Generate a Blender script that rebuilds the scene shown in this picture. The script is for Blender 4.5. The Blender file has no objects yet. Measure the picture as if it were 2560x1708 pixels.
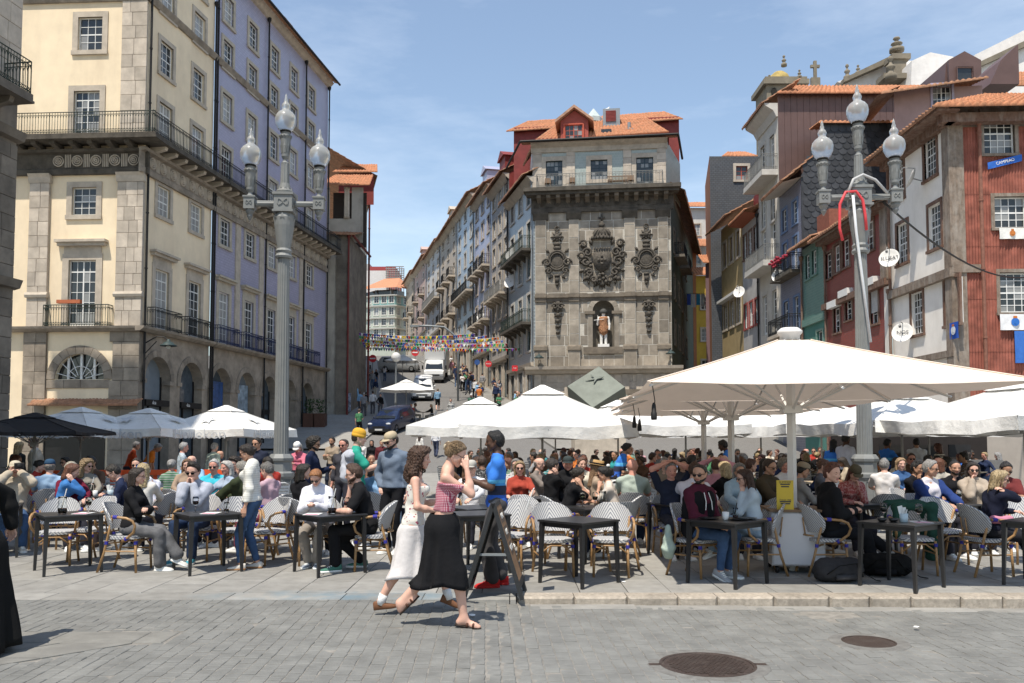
import bpy,math,random
import numpy as np
from mathutils import Matrix,Vector
R=math.radians
rnd=random.Random(7)
SC=bpy.context.scene
COL=SC.collection
FPX,CX,HOR,CH,PITCH=2133.33,1280.0,1100.0,1.70,R(3.0)
CYP=HOR-FPX*math.tan(PITCH)
cam=bpy.data.cameras.new('camera');cam.lens=30;cam.sensor_width=36
cam.shift_y=(CYP-854)/2560;cam.clip_end=2000;cam.clip_start=.05
camo=bpy.data.objects.new('camera',cam);COL.objects.link(camo)
camo.location=(0,0,CH);camo.rotation_euler=(R(90)+PITCH,0,0);SC.camera=camo
SUNV=Vector((-0.21,-0.41,1.0)).normalized()
SUN_EL=math.asin(SUNV.z)
world=bpy.data.worlds.new('World');SC.world=world;world.use_nodes=True
wn=world.node_tree;wn.nodes.clear()
sky=wn.nodes.new('ShaderNodeTexSky');sky.sky_type='NISHITA';sky.sun_disc=False
sky.sun_elevation=SUN_EL;sky.sun_rotation=math.atan2(SUNV.x,SUNV.y)
sky.air_density=1.25;sky.dust_density=.15;sky.ozone_density=1.2;sky.altitude=20
tc=wn.nodes.new('ShaderNodeTexCoord')
mp=wn.nodes.new('ShaderNodeMapping');mp.inputs['Scale'].default_value=(1.1,1.6,4.2);mp.inputs['Rotation'].default_value=(0,R(18),R(20))
cn=wn.nodes.new('ShaderNodeTexNoise');cn.inputs['Scale'].default_value=1.7;cn.inputs['Detail'].default_value=7;cn.inputs['Roughness'].default_value=.62
cr=wn.nodes.new('ShaderNodeValToRGB');cr.color_ramp.elements[0].position=.42;cr.color_ramp.elements[1].position=.78
cr.color_ramp.elements[0].color=(.05,.05,.05,1);cr.color_ramp.elements[1].color=(.34,.34,.34,1)
mx=wn.nodes.new('ShaderNodeMixRGB');mx.inputs[2].default_value=(9.2,9.7,10.2,1)
bg=wn.nodes.new('ShaderNodeBackground');bg.inputs['Strength'].default_value=.132
wo=wn.nodes.new('ShaderNodeOutputWorld')
for a,b in((tc.outputs['Generated'],mp.inputs[0]),(mp.outputs[0],cn.inputs['Vector']),(cn.outputs['Fac'],cr.inputs[0]),(cr.outputs[0],mx.inputs[0]),(sky.outputs[0],mx.inputs[1]),(mx.outputs[0],bg.inputs['Color']),(bg.outputs[0],wo.inputs[0])):
 wn.links.new(a,b)
sl=bpy.data.lights.new('sun','SUN');sl.energy=4.7;sl.angle=R(.55);sl.color=(1,.925,.81)
slo=bpy.data.objects.new('sun',sl);COL.objects.link(slo)
slo.rotation_euler=SUNV.to_track_quat('Z','Y').to_euler();slo.location=(0,-5,60)
SC.view_settings.view_transform='Standard';SC.view_settings.look='None'
SC.view_settings.exposure=0.34;SC.view_settings.gamma=1.0;SC.view_settings.use_curve_mapping=False
SC.render.engine='CYCLES';SC.cycles.max_bounces=5;SC.cycles.diffuse_bounces=3;SC.cycles.glossy_bounces=2
SC.cycles.transparent_max_bounces=6;SC.cycles.transmission_bounces=4;SC.cycles.use_denoising=True
SC.cycles.caustics_reflective=False;SC.cycles.caustics_refractive=False
def ray(px,py):
 xc=(px-CX)/FPX;yc=(CYP-py)/FPX
 return Vector((xc,math.cos(PITCH)-yc*math.sin(PITCH),math.sin(PITCH)+yc*math.cos(PITCH)))
def P(px,py,Y):
 r=ray(px,py);t=Y/r.y
 return Vector((r.x*t,Y,CH+r.z*t))
def G(px,py,z=0.0):
 r=ray(px,py);t=(z-CH)/r.z
 return Vector((r.x*t,r.y*t,z))
def XA(px,Y):return(px-CX)/FPX*Y*1.0
def ZA(py,Y):return P(CX,py,Y).z
MATS={}
def nt_new(name):
 m=bpy.data.materials.new(name);m.use_nodes=True
 nt=m.node_tree;b=nt.nodes['Principled BSDF']
 return m,nt,b
def nd(nt,t,**kw):
 n=nt.nodes.new(t)
 for k,v in kw.items():
  if k in n.inputs:n.inputs[k].default_value=v
  else:setattr(n,k,v)
 return n
def mathn(nt,op,a,b=None,c=None):
 n=nt.nodes.new('ShaderNodeMath');n.operation=op
 for i,v in enumerate((a,b,c)):
  if v is None:continue
  if isinstance(v,(int,float)):n.inputs[i].default_value=v
  else:nt.links.new(v,n.inputs[i])
 return n.outputs[0]
def mixc(nt,f,a,b,mode='MIX'):
 n=nt.nodes.new('ShaderNodeMixRGB');n.blend_type=mode
 for i,v in enumerate((f,a,b)):
  if isinstance(v,(int,float)):n.inputs[i].default_value=v
  elif isinstance(v,tuple):n.inputs[i].default_value=(*v[:3],1)
  else:nt.links.new(v,n.inputs[i])
 return n.outputs[0]
def noise(nt,vec,scale,detail=4,rough=.6):
 n=nd(nt,'ShaderNodeTexNoise',Scale=scale,Detail=detail,Roughness=rough);nt.links.new(vec,n.inputs['Vector']);return n.outputs['Fac']
def ramp(nt,f,p0,p1,c0=(0,0,0),c1=(1,1,1)):
 n=nt.nodes.new('ShaderNodeValToRGB');e=n.color_ramp.elements
 e[0].position=p0;e[1].position=p1;e[0].color=(*c0,1);e[1].color=(*c1,1);nt.links.new(f,n.inputs[0]);return n.outputs[0]
def mat(name,col,rough=.8,var=.12,scale=6,bump=.0,bscale=60,metal=0,orand=0,dirt=0,dscale=.5,dcol=(.05,.045,.04),spec=.3,trans=0,streak=0,bdist=.01):
 if name in MATS:return MATS[name]
 m,nt,b=nt_new(name)
 pos=nt.nodes.new('ShaderNodeNewGeometry').outputs['Position']
 c=tuple(col[:3]);out=None
 if var:
  f=noise(nt,pos,scale,5)
  out=mixc(nt,ramp(nt,f,.3,.7),tuple(x*(1-var)for x in c),tuple(min(1,x*(1+var))for x in c))
 if orand:
  oi=nt.nodes.new('ShaderNodeObjectInfo').outputs['Random']
  k=mathn(nt,'MULTIPLY_ADD',oi,2*orand,1-orand)
  cc=nt.nodes.new('ShaderNodeCombineColor')
  for i in range(3):nt.links.new(k,cc.inputs[i])
  out=mixc(nt,1.0,out if out else c,cc.outputs[0],'MULTIPLY')
 if dirt:
  v=pos
  if streak:
   mp=nt.nodes.new('ShaderNodeMapping');mp.inputs['Scale'].default_value=(1,1,streak);nt.links.new(pos,mp.inputs[0]);v=mp.outputs[0]
  f=noise(nt,v,dscale,8,.68)
  f=mathn(nt,'MULTIPLY',ramp(nt,f,.45,.72),dirt)
  out=mixc(nt,f,out if out else c,dcol)
 if out:nt.links.new(out,b.inputs['Base Color'])
 else:b.inputs['Base Color'].default_value=(*c,1)
 b.inputs['Roughness'].default_value=rough;b.inputs['Metallic'].default_value=metal
 b.inputs['Specular IOR Level'].default_value=spec
 if bump:
  bn=nd(nt,'ShaderNodeBump',Strength=bump,Distance=bdist);nt.links.new(noise(nt,pos,bscale,4),bn.inputs['Height'])
  nt.links.new(bn.outputs[0],b.inputs['Normal'])
 if trans:
  tr=nt.nodes.new('ShaderNodeBsdfTranslucent');ms=nt.nodes.new('ShaderNodeMixShader');ms.inputs[0].default_value=trans
  if out:nt.links.new(out,tr.inputs[0])
  else:tr.inputs[0].default_value=(*c,1)
  nt.links.new(b.outputs[0],ms.inputs[1]);nt.links.new(tr.outputs[0],ms.inputs[2])
  nt.links.new(ms.outputs[0],nt.nodes['Material Output'].inputs[0])
 MATS[name]=m
 return m
def objco(nt):return nt.nodes.new('ShaderNodeTexCoord').outputs['Object']
def sepxyz(nt,v):
 s=nt.nodes.new('ShaderNodeSeparateXYZ');nt.links.new(v,s.inputs[0]);return s.outputs
class MB:
 def __init__(s):s.v=[];s.f=[];s.m=[];s.mi=0
 def add(s,vs,fs,mi=None):
  o=len(s.v);s.v+=[tuple(x)for x in vs];s.f+=[tuple(i+o for i in f)for f in fs];s.m+=[s.mi if mi is None else mi]*len(fs);return s
 def box(s,x0,x1,y0,y1,z0,z1,mi=None,M=None):
  vs=[Vector((x,y,z))for z in(z0,z1)for y in(y0,y1)for x in(x0,x1)]
  if M is not None:vs=[M@v for v in vs]
  return s.add(vs,[(0,2,3,1),(4,5,7,6),(0,1,5,4),(2,6,7,3),(0,4,6,2),(1,3,7,5)],mi)
 def cham(s,x0,x1,y0,y1,z0,z1,c,mi=None):
  vs=[(x0,y1,z0),(x1,y1,z0),(x1,y1,z1),(x0,y1,z1),(x0,y0+c,z0),(x1,y0+c,z0),(x1,y0+c,z1),(x0,y0+c,z1),(x0+c,y0,z0+c),(x1-c,y0,z0+c),(x1-c,y0,z1-c),(x0+c,y0,z1-c)]
  fs=[(8,9,10,11)]
  for i in range(4):
   j=(i+1)%4;fs+=[(4+i,4+j,8+j,8+i),(i,j,4+j,4+i)]
  return s.add(vs,fs,mi)
 def lathe(s,prof,n=16,M=None,mi=None,cap=True):
  vs=[];fs=[]
  for r,z in prof:
   for i in range(n):
    a=2*math.pi*i/n;vs.append(Vector((r*math.cos(a),r*math.sin(a),z)))
  for j in range(len(prof)-1):
   for i in range(n):
    k=(i+1)%n;fs.append((j*n+i,j*n+k,(j+1)*n+k,(j+1)*n+i))
  if cap:fs.append(tuple(range(n-1,-1,-1)));fs.append(tuple(range((len(prof)-1)*n,len(prof)*n)))
  if M is not None:vs=[M@v for v in vs]
  return s.add(vs,fs,mi)
 def tube(s,pts,r,n=8,mi=None,cap=True,flat=1.0):
  pts=[Vector(p)for p in pts];rs=r if isinstance(r,(list,tuple))else[r]*len(pts)
  vs=[];fs=[];up=None
  for i,p in enumerate(pts):
   t=(pts[min(i+1,len(pts)-1)]-pts[max(i-1,0)])
   if t.length<1e-9:t=Vector((0,0,1))
   t.normalize()
   if up is None:up=Vector((0,0,1))if abs(t.z)<.9 else Vector((1,0,0))
   sx=t.cross(up)
   if sx.length<1e-6:sx=t.cross(Vector((0,1,0)))
   sx.normalize();up=sx.cross(t).normalized()
   for k in range(n):
    a=2*math.pi*k/n;vs.append(p+(sx*math.cos(a)+up*math.sin(a)*flat)*rs[i])
  for j in range(len(pts)-1):
   for i in range(n):
    k=(i+1)%n;fs.append((j*n+i,j*n+k,(j+1)*n+k,(j+1)*n+i))
  if cap:fs.append(tuple(range(n-1,-1,-1)));fs.append(tuple(range((len(pts)-1)*n,len(pts)*n)))
  return s.add(vs,fs,mi)
 def prism(s,poly,y0,y1,mi=None,M=None):
  n=len(poly);vs=[Vector((x,y,z))for y in(y0,y1)for x,z in poly]
  fs=[tuple(range(n)),tuple(range(2*n-1,n-1,-1))]+[(i,i+n,(i+1)%n+n,(i+1)%n)for i in range(n)]
  if M is not None:vs=[M@v for v in vs]
  return s.add(vs,fs,mi)
 def quad(s,a,b,c,d,mi=None):return s.add([a,b,c,d],[(0,1,2,3)],mi)
 def ball(s,c,rx,ry=None,rz=None,n=10,m=7,mi=None,M=None):
  ry=ry or rx;rz=rz or rx;c=Vector(c);vs=[c+Vector((0,0,-rz))];fs=[]
  for j in range(1,m):
   t=math.pi*j/m
   for i in range(n):
    a=2*math.pi*i/n;vs.append(c+Vector((rx*math.sin(t)*math.cos(a),ry*math.sin(t)*math.sin(a),-rz*math.cos(t))))
  vs.append(c+Vector((0,0,rz)));L=len(vs)-1
  for i in range(n):
   k=(i+1)%n;fs+=[(0,1+k,1+i),(L,L-n+i,L-n+k)]
   for j in range(m-2):fs.append((1+j*n+i,1+j*n+k,1+(j+1)*n+k,1+(j+1)*n+i))
  if M is not None:vs=[M@v for v in vs]
  return s.add(vs,fs,mi)
 def mesh(s,name='mesh',smooth=False,mats=()):
  me=bpy.data.meshes.new(name);me.from_pydata(s.v,[],s.f)
  if any(s.m):me.polygons.foreach_set('material_index',s.m)
  for m in mats:me.materials.append(m)
  if smooth is True:me.polygons.foreach_set('use_smooth',[True]*len(s.f))
  elif smooth:me.shade_smooth_by_angle(smooth)if hasattr(me,'shade_smooth_by_angle')else None
  me.update();return me
def smooth_auto(me,ang=40):
 import bmesh
 bm=bmesh.new();bm.from_mesh(me);c=R(ang)
 for e in bm.edges:e.smooth=len(e.link_faces)==2 and e.calc_face_angle(0)<c
 for f in bm.faces:f.smooth=True
 bm.to_mesh(me);bm.free();return me
def np_mesh(name,V,Q,mats=(),mi=None,smooth=True):
 me=bpy.data.meshes.new(name);nv=len(V);nq=len(Q);w=Q.shape[1]
 me.vertices.add(nv);me.vertices.foreach_set('co',np.asarray(V,np.float32).ravel())
 me.loops.add(nq*w);me.loops.foreach_set('vertex_index',np.asarray(Q,np.int32).ravel())
 me.polygons.add(nq);me.polygons.foreach_set('loop_start',np.arange(0,nq*w,w,dtype=np.int32));me.polygons.foreach_set('loop_total',np.full(nq,w,np.int32))
 for m in mats:me.materials.append(m)
 if mi is not None:me.polygons.foreach_set('material_index',np.asarray(mi,np.int32))
 if smooth:me.polygons.foreach_set('use_smooth',np.ones(nq,bool))
 me.update(calc_edges=True);return me
def ob(name,me,parent=None,loc=(0,0,0),rz=0.0,scale=None,mats=None,M=None):
 o=bpy.data.objects.new(name,me);COL.objects.link(o)
 if parent is not None:o.parent=parent
 if M is not None:o.matrix_local=M
 else:
  o.location=loc
  if rz:o.rotation_euler=(0,0,rz)
  if scale:o.scale=scale
 if mats is not None and me is not None:
  for i,m in enumerate(mats):
   if len(me.materials)<=i:me.materials.append(m)
   if me.materials[i]is not m:
    o.material_slots[i].link='OBJECT';o.material_slots[i].material=m
 return o
def tag(o,label,cat,group=None,kind=None):
 if label:o['label']=label
 if cat:o['category']=cat
 if group:o['group']=group
 if kind:o['kind']=kind
 return o
def thing(name,label,cat,loc=(0,0,0),rz=0.0,group=None):
 o=ob(name,None,None,loc,rz);o.empty_display_size=.2
 return tag(o,label,cat,group)
def struct(name,me,parent=None,loc=(0,0,0),rz=0.0):
 o=ob(name,me,parent,loc,rz)
 if parent is None:o['kind']='structure'
 return o
def kids(o):return[c for c in o.children]
def dup(root,loc,rz,label=None,group=None,parent=None):
 r=root.copy();COL.objects.link(r);r.location=loc;r.rotation_euler=(0,0,rz)
 if label:r['label']=label
 if group:r['group']=group
 for ch in TREE[root.name]:
  c=ch.copy();COL.objects.link(c);c.parent=r
  for g in TREE.get(ch.name,()):
   d=g.copy();COL.objects.link(d);d.parent=c
 return r
TREE={}
def remember(root):
 def rec(o):
  ks=[c for c in bpy.data.objects if c.parent==o]
  if ks:TREE[o.name]=ks
  for k in ks:rec(k)
 rec(root);return root
def fold_noise(X,Y,Z,s=1.0):
 return(np.sin(X*31*s+2.1*np.sin(Z*17*s))*np.sin(Y*27*s+1.7*np.sin(Z*23*s+1))+.6*np.sin(Z*41*s+3*np.sin(X*13*s+Y*11*s)))
def curl_noise(X,Y,Z,f=1.0):
 X,Y,Z=X*f,Y*f,Z*f
 return(np.sin(X*95+2*np.sin(Z*61))*np.sin(Y*88+2*np.sin(X*57))*np.sin(Z*92+2*np.sin(Y*49)))
def sdf_mesh(prims,res=.02,k=.025,cut=None,wr=0.0,ws=1.0,curl=0.0,sub=None):
 A=np.array([p[0]for p in prims],float);B=np.array([p[1]for p in prims],float)
 ra=np.array([p[2]for p in prims]);rb=np.array([p[3]for p in prims])
 rm=np.maximum(ra,rb)[:,None];pad=2.5*res+2*wr+2*curl
 lo=np.minimum(A-rm,B-rm).min(0)-pad;hi=np.maximum(A+rm,B+rm).max(0)+pad
 n=np.ceil((hi-lo)/res).astype(int)+1
 ax=[lo[i]+np.arange(n[i])*res for i in range(3)]
 D=np.full(n,1.0)
 for a,b,r0,r1 in zip(A,B,ra,rb):
  m=max(r0,r1)+k+3*res+.02
  l=np.minimum(a,b)-m;h=np.maximum(a,b)+m
  i0=np.clip(np.floor((l-lo)/res).astype(int),0,n);i1=np.clip(np.ceil((h-lo)/res).astype(int)+1,0,n)
  X=ax[0][i0[0]:i1[0],None,None];Y=ax[1][None,i0[1]:i1[1],None];Z=ax[2][None,None,i0[2]:i1[2]]
  d=b-a;dd=float(d@d)+1e-12
  t=np.clip(((X-a[0])*d[0]+(Y-a[1])*d[1]+(Z-a[2])*d[2])/dd,0,1)
  q=np.sqrt((X-a[0]-t*d[0])**2+(Y-a[1]-t*d[1])**2+(Z-a[2]-t*d[2])**2)-(r0+(r1-r0)*t)
  S=D[i0[0]:i1[0],i0[1]:i1[1],i0[2]:i1[2]]
  hh=np.clip(.5+.5*(q-S)/k,0,1)
  D[i0[0]:i1[0],i0[1]:i1[1],i0[2]:i1[2]]=q+(S-q)*hh-k*hh*(1-hh)
 X,Y,Z=ax[0][:,None,None],ax[1][None,:,None],ax[2][None,None,:]
 if wr:D=D+wr*fold_noise(X,Y,Z,ws)
 if curl:D=D+curl*curl_noise(X,Y,Z)+(.6*curl*curl_noise(X,Y,Z,1.9)if curl>.012 else 0)
 if sub is not None:
  for a,r in sub:
   q=r-np.sqrt((X-a[0])**2+(Y-a[1])**2+(Z-a[2])**2)
   hh=np.clip(.5-.5*(D-q)/.012,0,1);D=D+(q-D)*hh+.012*hh*(1-hh)
 if cut is not None:D=np.maximum(D,cut(X,Y,Z))
 return nets(D,lo,res)
def nets(D,lo,res):
 ins=D<0
 c=[ins[i:ins.shape[0]-1+i,j:ins.shape[1]-1+j,l:ins.shape[2]-1+l]for i in(0,1)for j in(0,1)for l in(0,1)]
 s=sum(x.astype(np.int8)for x in c);act=(s>0)&(s<8)
 I=np.argwhere(act);idx=np.full(act.shape,-1,np.int64);idx[act]=np.arange(len(I))
 acc=np.zeros((len(I),3));cnt=np.zeros(len(I));offs=[np.array(o)for o in((0,0,0),(0,0,1),(0,1,0),(0,1,1),(1,0,0),(1,0,1),(1,1,0),(1,1,1))]
 val=[D[I[:,0]+o[0],I[:,1]+o[1],I[:,2]+o[2]]for o in offs]
 for p in range(8):
  for bit in(1,2,4):
   q=p|bit
   if q==p:continue
   a,b=val[p],val[q];m=(a<0)!=(b<0)
   t=np.where(m,a/np.where(m,a-b,1),0)[:,None]
   acc+=np.where(m[:,None],offs[p]+t*(offs[q]-offs[p]),0);cnt+=m
 V=lo+(I+acc/np.maximum(cnt,1)[:,None])*res
 Q=[]
 for axn in range(3):
  sl0=[slice(1,-1)]*3;sl1=[slice(1,-1)]*3;sl0[axn]=slice(0,-1);sl1[axn]=slice(1,None)
  a=ins[tuple(sl0)];b=ins[tuple(sl1)];E=np.argwhere(a!=b)
  if not len(E):continue
  flip=a[E[:,0],E[:,1],E[:,2]]
  o=np.array([1,1,1]);o[axn]=0;base=E+o
  u,v=[(1,2),(2,0),(0,1)][axn];du=np.zeros(3,int);du[u]=1;dv=np.zeros(3,int);dv[v]=1
  def id_(x):return idx[x[:,0],x[:,1],x[:,2]]
  q=np.stack([id_(base-du-dv),id_(base-dv),id_(base),id_(base-du)],1)
  q[~flip]=q[~flip][:,::-1];Q.append(q)
 Q=np.concatenate(Q);Q=Q[(Q>=0).all(1)]
 return V,Q
def join(*parts):
 Vs,Qs,Ms,o=[],[],[],0
 for V,Q,m in parts:
  Vs.append(V);Qs.append(Q+o);o+=len(V);Ms.append(np.full(len(Q),m)if np.isscalar(m)else m)
 return np.concatenate(Vs),np.concatenate(Qs),np.concatenate(Ms)
def tf(V,Mx):
 A=np.array(Mx);return V@A[:3,:3].T+A[:3,3]
def ballnp(c,r,n=8,m=6):
 b=MB();b.ball(c,*r,n=n,m=m);Q=np.array([f if len(f)==4 else(*f,f[2])for f in b.f]);return np.array(b.v),Q
def head_template(fem,res):
 w=.93 if fem else 1.0
 pr=[((0,-.028,.035),(0,.022,.042),.078*w,.076*w),((0,-.03,.0),(0,.03,.0),.070*w,.066*w),((-.03*w,.03,-.045),(.03*w,.03,-.045),.040,.040),((0,.03,-.05),(0,.062,-.088),.042*w,.024),((-.05*w,.0,-.04),(-.014,.06,-.085),.026,.018),((.05*w,.0,-.04),(.014,.06,-.085),.026,.018),((0,.088,.012),(0,.108,-.026),.009,.0135),((-.014,.092,-.03),(.014,.092,-.03),.009,.009),((-.042,.076,.024),(.042,.076,.024),.012,.012),((-.046,.062,-.018),(.046,.062,-.018),.018,.018),((-.016,.085,-.059),(.016,.085,-.059),.0085,.0085),((-.080*w,-.008,.014),(-.076*w,.0,-.022),.014,.010),((.080*w,-.008,.014),(.076*w,.0,-.022),.014,.010)]
 V,Q=sdf_mesh(pr,res,k=.018,sub=[((-.031,.103,.003),.017),((.031,.103,.003),.017)])
 c=V[Q].mean(1);lip=(np.abs(c[:,2]+.059)<.010)&(np.abs(c[:,0])<.024)&(c[:,1]>.082)
 e=[ballnp((sx*.031,.078,.003),(.012,.010,.008))for sx in(-1,1)]
 return join((V,Q,np.where(lip,2,0)),(*e[0],1),(*e[1],1))
def face_cut(c0=.019,nape=-.075,side=0):
 def f(X,Y,Z):return np.maximum(.8*Y-.6*Z-c0+0*X,nape-Z+0*(X+Y))
 return f
CR=[((0,-.028,.035),(0,.022,.042),.084,.082),((0,-.032,.0),(0,.015,.0),.076,.072)]
def hair_template(style,res):
 hatted=style.endswith('_h');style=style.replace('_h','')
 grow=lambda g:[(a,b,r0+g,r1+g)for a,b,r0,r1 in CR]
 brow=[ballnp((sx*.032,.090,.025),(.019,.006,.0042),8,5)for sx in(-1,1)]
 fc=face_cut()
 if style=='short':g=sdf_mesh(grow(.006)+[((0,.03,.078),(0,-.03,.1),.055,.045)],res,k=.02,cut=face_cut(.004,-.06),curl=.006)
 elif style=='buzz':g=sdf_mesh(grow(.002),res,k=.02,cut=face_cut(-.001,-.05))
 elif style=='bald':g=sdf_mesh(grow(.006),res,k=.02,cut=lambda X,Y,Z:np.maximum(face_cut(.0,-.07)(X,Y,Z),Z-.035+0*(X+Y)),curl=.003)
 elif style=='quiff':g=sdf_mesh(grow(.006)+[((-.02,.05,.105),(.03,.02,.12),.04,.04),((0,-.02,.09),(0,.04,.1),.06,.05)],res,k=.02,cut=face_cut(.006,-.06),curl=.008)
 elif style=='afro':
  g=sdf_mesh([((0,-.03,.045),(0,.025,.06),.118,.11),((0,-.05,-.02),(0,-.02,0),.085,.09)],res,k=.02,cut=face_cut(.022,-.09),curl=.016)
 elif style=='curly':
  pr=grow(.028)+[((sx*.08,-.02,.03),(sx*.115,-.03,-.17),.055,.065)for sx in(-1,1)]+[((0,-.07,.05),(0,-.1,-.2),.07,.08),((-.05,-.09,-.1),(-.05,-.09,-.24),.06,.05),((.05,-.09,-.1),(.05,-.09,-.24),.06,.05),((.03,.06,.09),(-.05,.05,.08),.035,.03)]
  g=sdf_mesh(pr,res,k=.02,cut=lambda X,Y,Z:.8*Y-.6*np.maximum(Z,-.03)-.028+0*X,curl=.017)
 elif style in('long','bob','wavy'):
  L={'long':-.30,'bob':-.12,'wavy':-.22}[style]
  pr=grow(.011)+[((sx*.07,-.01,.03),(sx*.082,-.015,L),.028,.026)for sx in(-1,1)]+[((sx*.045,-.06,.03),(sx*.055,-.075,L-.02),.045,.035)for sx in(-1,1)]+[((0,-.075,.03),(0,-.09,L-.03),.05,.04)]
  g=sdf_mesh(pr,res,k=.022,cut=lambda X,Y,Z:.8*Y-.6*np.maximum(Z,-.02)-.014+0*X,curl=.010 if style=='wavy' else.005)
 elif style=='bun':g=sdf_mesh(grow(.006)+[((0,-.1,.05),(.01,-.115,.06),.03,.026)],res,k=.018,cut=face_cut(.008,-.05),curl=.005)
 elif style=='lowbun':g=sdf_mesh(grow(.008)+[((0,-.1,.0),(.0,-.125,.005),.036,.03)],res,k=.018,cut=face_cut(.008,-.07),curl=.005)
 elif style=='pony':g=sdf_mesh(grow(.007)+[((0,-.09,.06),(0,-.125,.03),.03,.034),((0,-.125,.03),(.02,-.13,-.22),.034,.022)],res,k=.018,cut=face_cut(.008,-.06),curl=.005)
 elif style=='dreads':
  pr=grow(.012)+[((.07*math.cos(a),-.02+.07*math.sin(a),.03),(.1*math.cos(a),-.03+.09*math.sin(a),-.22),.016,.013)for a in[R(x)for x in range(150,400,22)]]
  g=sdf_mesh(pr,res,k=.012,cut=lambda X,Y,Z:.8*Y-.6*np.maximum(Z,-.02)-.022+0*X)
 if hatted:
  V,Q=g;r=np.hypot(V[:,0]/.084,(V[:,1]+.006)/.1);hi_=V[:,2]>.035;f=np.where(hi_&(r>1),1/np.maximum(r,1e-6),1);V=V.copy();V[:,0]*=f;V[:,1]*=f
  V[:,2]=np.where(V[:,2]>.1,.1+(V[:,2]-.1)*.2,V[:,2]);g=(V,Q)
 V,Q,m=join((*g,0),(*brow[0],0),(*brow[1],0))
 return V,Q
def beard_template(res):
 pr=[((-.03,.03,-.045),(.03,.03,-.045),.043,.043),((0,.03,-.05),(0,.064,-.09),.045,.028),((-.052,0,-.04),(-.014,.062,-.087),.028,.021),((.052,0,-.04),(.014,.062,-.087),.028,.021)]
 return sdf_mesh(pr,res,k=.018,curl=.0015,cut=lambda X,Y,Z:np.maximum(Z+.048-.45*np.maximum(.05-Y,-.02)+0*X,-.05-Y+0*Z))
def hand_template(curl,res):
 pr=[((-.012,0,0),(-.026,.085,0),.016,.013),((.01,0,0),(.026,.08,0),.016,.012),((0,.01,0),(0,.085,0),.017,.013)]
 for x,y,L,r in((-.030,.088,.072,.0088),(-.010,.093,.080,.0090),(.010,.089,.074,.0088),(.029,.081,.058,.0078)):
  p=Vector((x,y,0));a=0;pts=[p]
  for seg in(.42,.32,.26):
   a+=curl;q=p+Vector((x*.12,math.cos(a),-math.sin(a)))*L*seg;pts.append(q);p=q
  for i in range(3):pr.append((tuple(pts[i]),tuple(pts[i+1]),r-i*.0006,r-(i+1)*.0006))
 t=[(-.02,.02,-.006),(-.046,.052,-.014),(-.052+curl*.02,.08,-.02-curl*.012),(-.05+curl*.028,.102,-.024-curl*.02)]
 for i in range(3):pr.append((t[i],t[i+1],.0125-i*.0015,.011-i*.0015))
 return sdf_mesh(pr,res,k=.007)
TPL={}
def tpl(kind,*a):
 key=(kind,)+a
 if key not in TPL:TPL[key]={'head':head_template,'hair':hair_template,'hand':hand_template,'beard':beard_template}[kind](*a)
 return TPL[key]
def ik(a,t,l1,l2,pole):
 a=Vector(a);t=Vector(t);d=t-a;L=d.length
 if L>.995*(l1+l2):t=a+d*(.995*(l1+l2)/L);d=t-a;L=d.length
 if L<abs(l1-l2)+.02:L=abs(l1-l2)+.02
 x=(l1*l1-l2*l2+L*L)/(2*L);h=math.sqrt(max(l1*l1-x*x,0));n=d.normalized()
 p=Vector(pole);p=p-n*p.dot(n);p.normalize()
 return a+n*x+p*h,t
SKIN={}
def skin(tone):
 cols={'fair':(.62,.37,.28),'tan':(.50,.28,.19),'olive':(.40,.22,.14),'brown':(.20,.10,.06),'dark':(.085,.042,.026),'ruddy':(.58,.28,.21)}
 return mat('skin_'+tone,cols[tone],.5,.06,14,.05,300,spec=.35)
def cloth(c,name=None,bump=.35,rough=.9):
 key=name or 'cloth_%02d_%02d_%02d'%tuple(int(x*99)for x in c[:3])
 return mat(key,c,rough,.10,9,bump,26,spec=.15,bdist=.012)
def hairm(c):
 key='hair_%02d_%02d_%02d'%tuple(int(x*99)for x in c)
 if key in MATS:return MATS[key]
 m,nt,b=nt_new(key);mp_=nt.nodes.new('ShaderNodeMapping');mp_.inputs['Scale'].default_value=(1,1,.13);nt.links.new(objco(nt),mp_.inputs[0]);n=noise(nt,mp_.outputs[0],130,3,.6);n2=noise(nt,objco(nt),16,2)
 c1=mixc(nt,ramp(nt,n,.32,.68),tuple(x*.28 for x in c),tuple(min(1,x*1.5+.01)for x in c));nt.links.new(mixc(nt,ramp(nt,n2,.35,.7),c1,mixc(nt,.55,c1,tuple(x*.35 for x in c))),b.inputs['Base Color'])
 b.inputs['Roughness'].default_value=.48;b.inputs['Specular IOR Level'].default_value=.4;bn=nd(nt,'ShaderNodeBump',Strength=.9,Distance=.012);nt.links.new(n,bn.inputs['Height']);nt.links.new(bn.outputs[0],b.inputs['Normal']);MATS[key]=m;return m
EYE=mat('eye_dark',(.02,.014,.01),.25,0);
def lipm(tone):
 c={'fair':(.45,.17,.15),'ruddy':(.42,.16,.14),'tan':(.36,.14,.12),'olive':(.28,.12,.10),'brown':(.14,.06,.05),'dark':(.06,.025,.022)}[tone]
 return mat('lip_'+tone,c,.45,0)
GLASSM=mat('sunglass_black',(.008,.008,.009),.12,0,spec=.6)
def glasses_mesh():
 b=MB()
 for s in(-1,1):
  b.prism([(s*.006,.012),(s*.006,-.008),(s*.014,-.02),(s*.044,-.02),(s*.056,-.006),(s*.056,.013)][::s],.098,.104)
  b.box(s*.054,s*.060,.095,.104,.002,.014);b.tube([(s*.058,.098,.009),(s*.079,.03,.011),(s*.080,-.01,.007)],.003,5)
 b.box(-.008,.008,.099,.104,.006,.011);return b.mesh('sunglasses')
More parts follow.
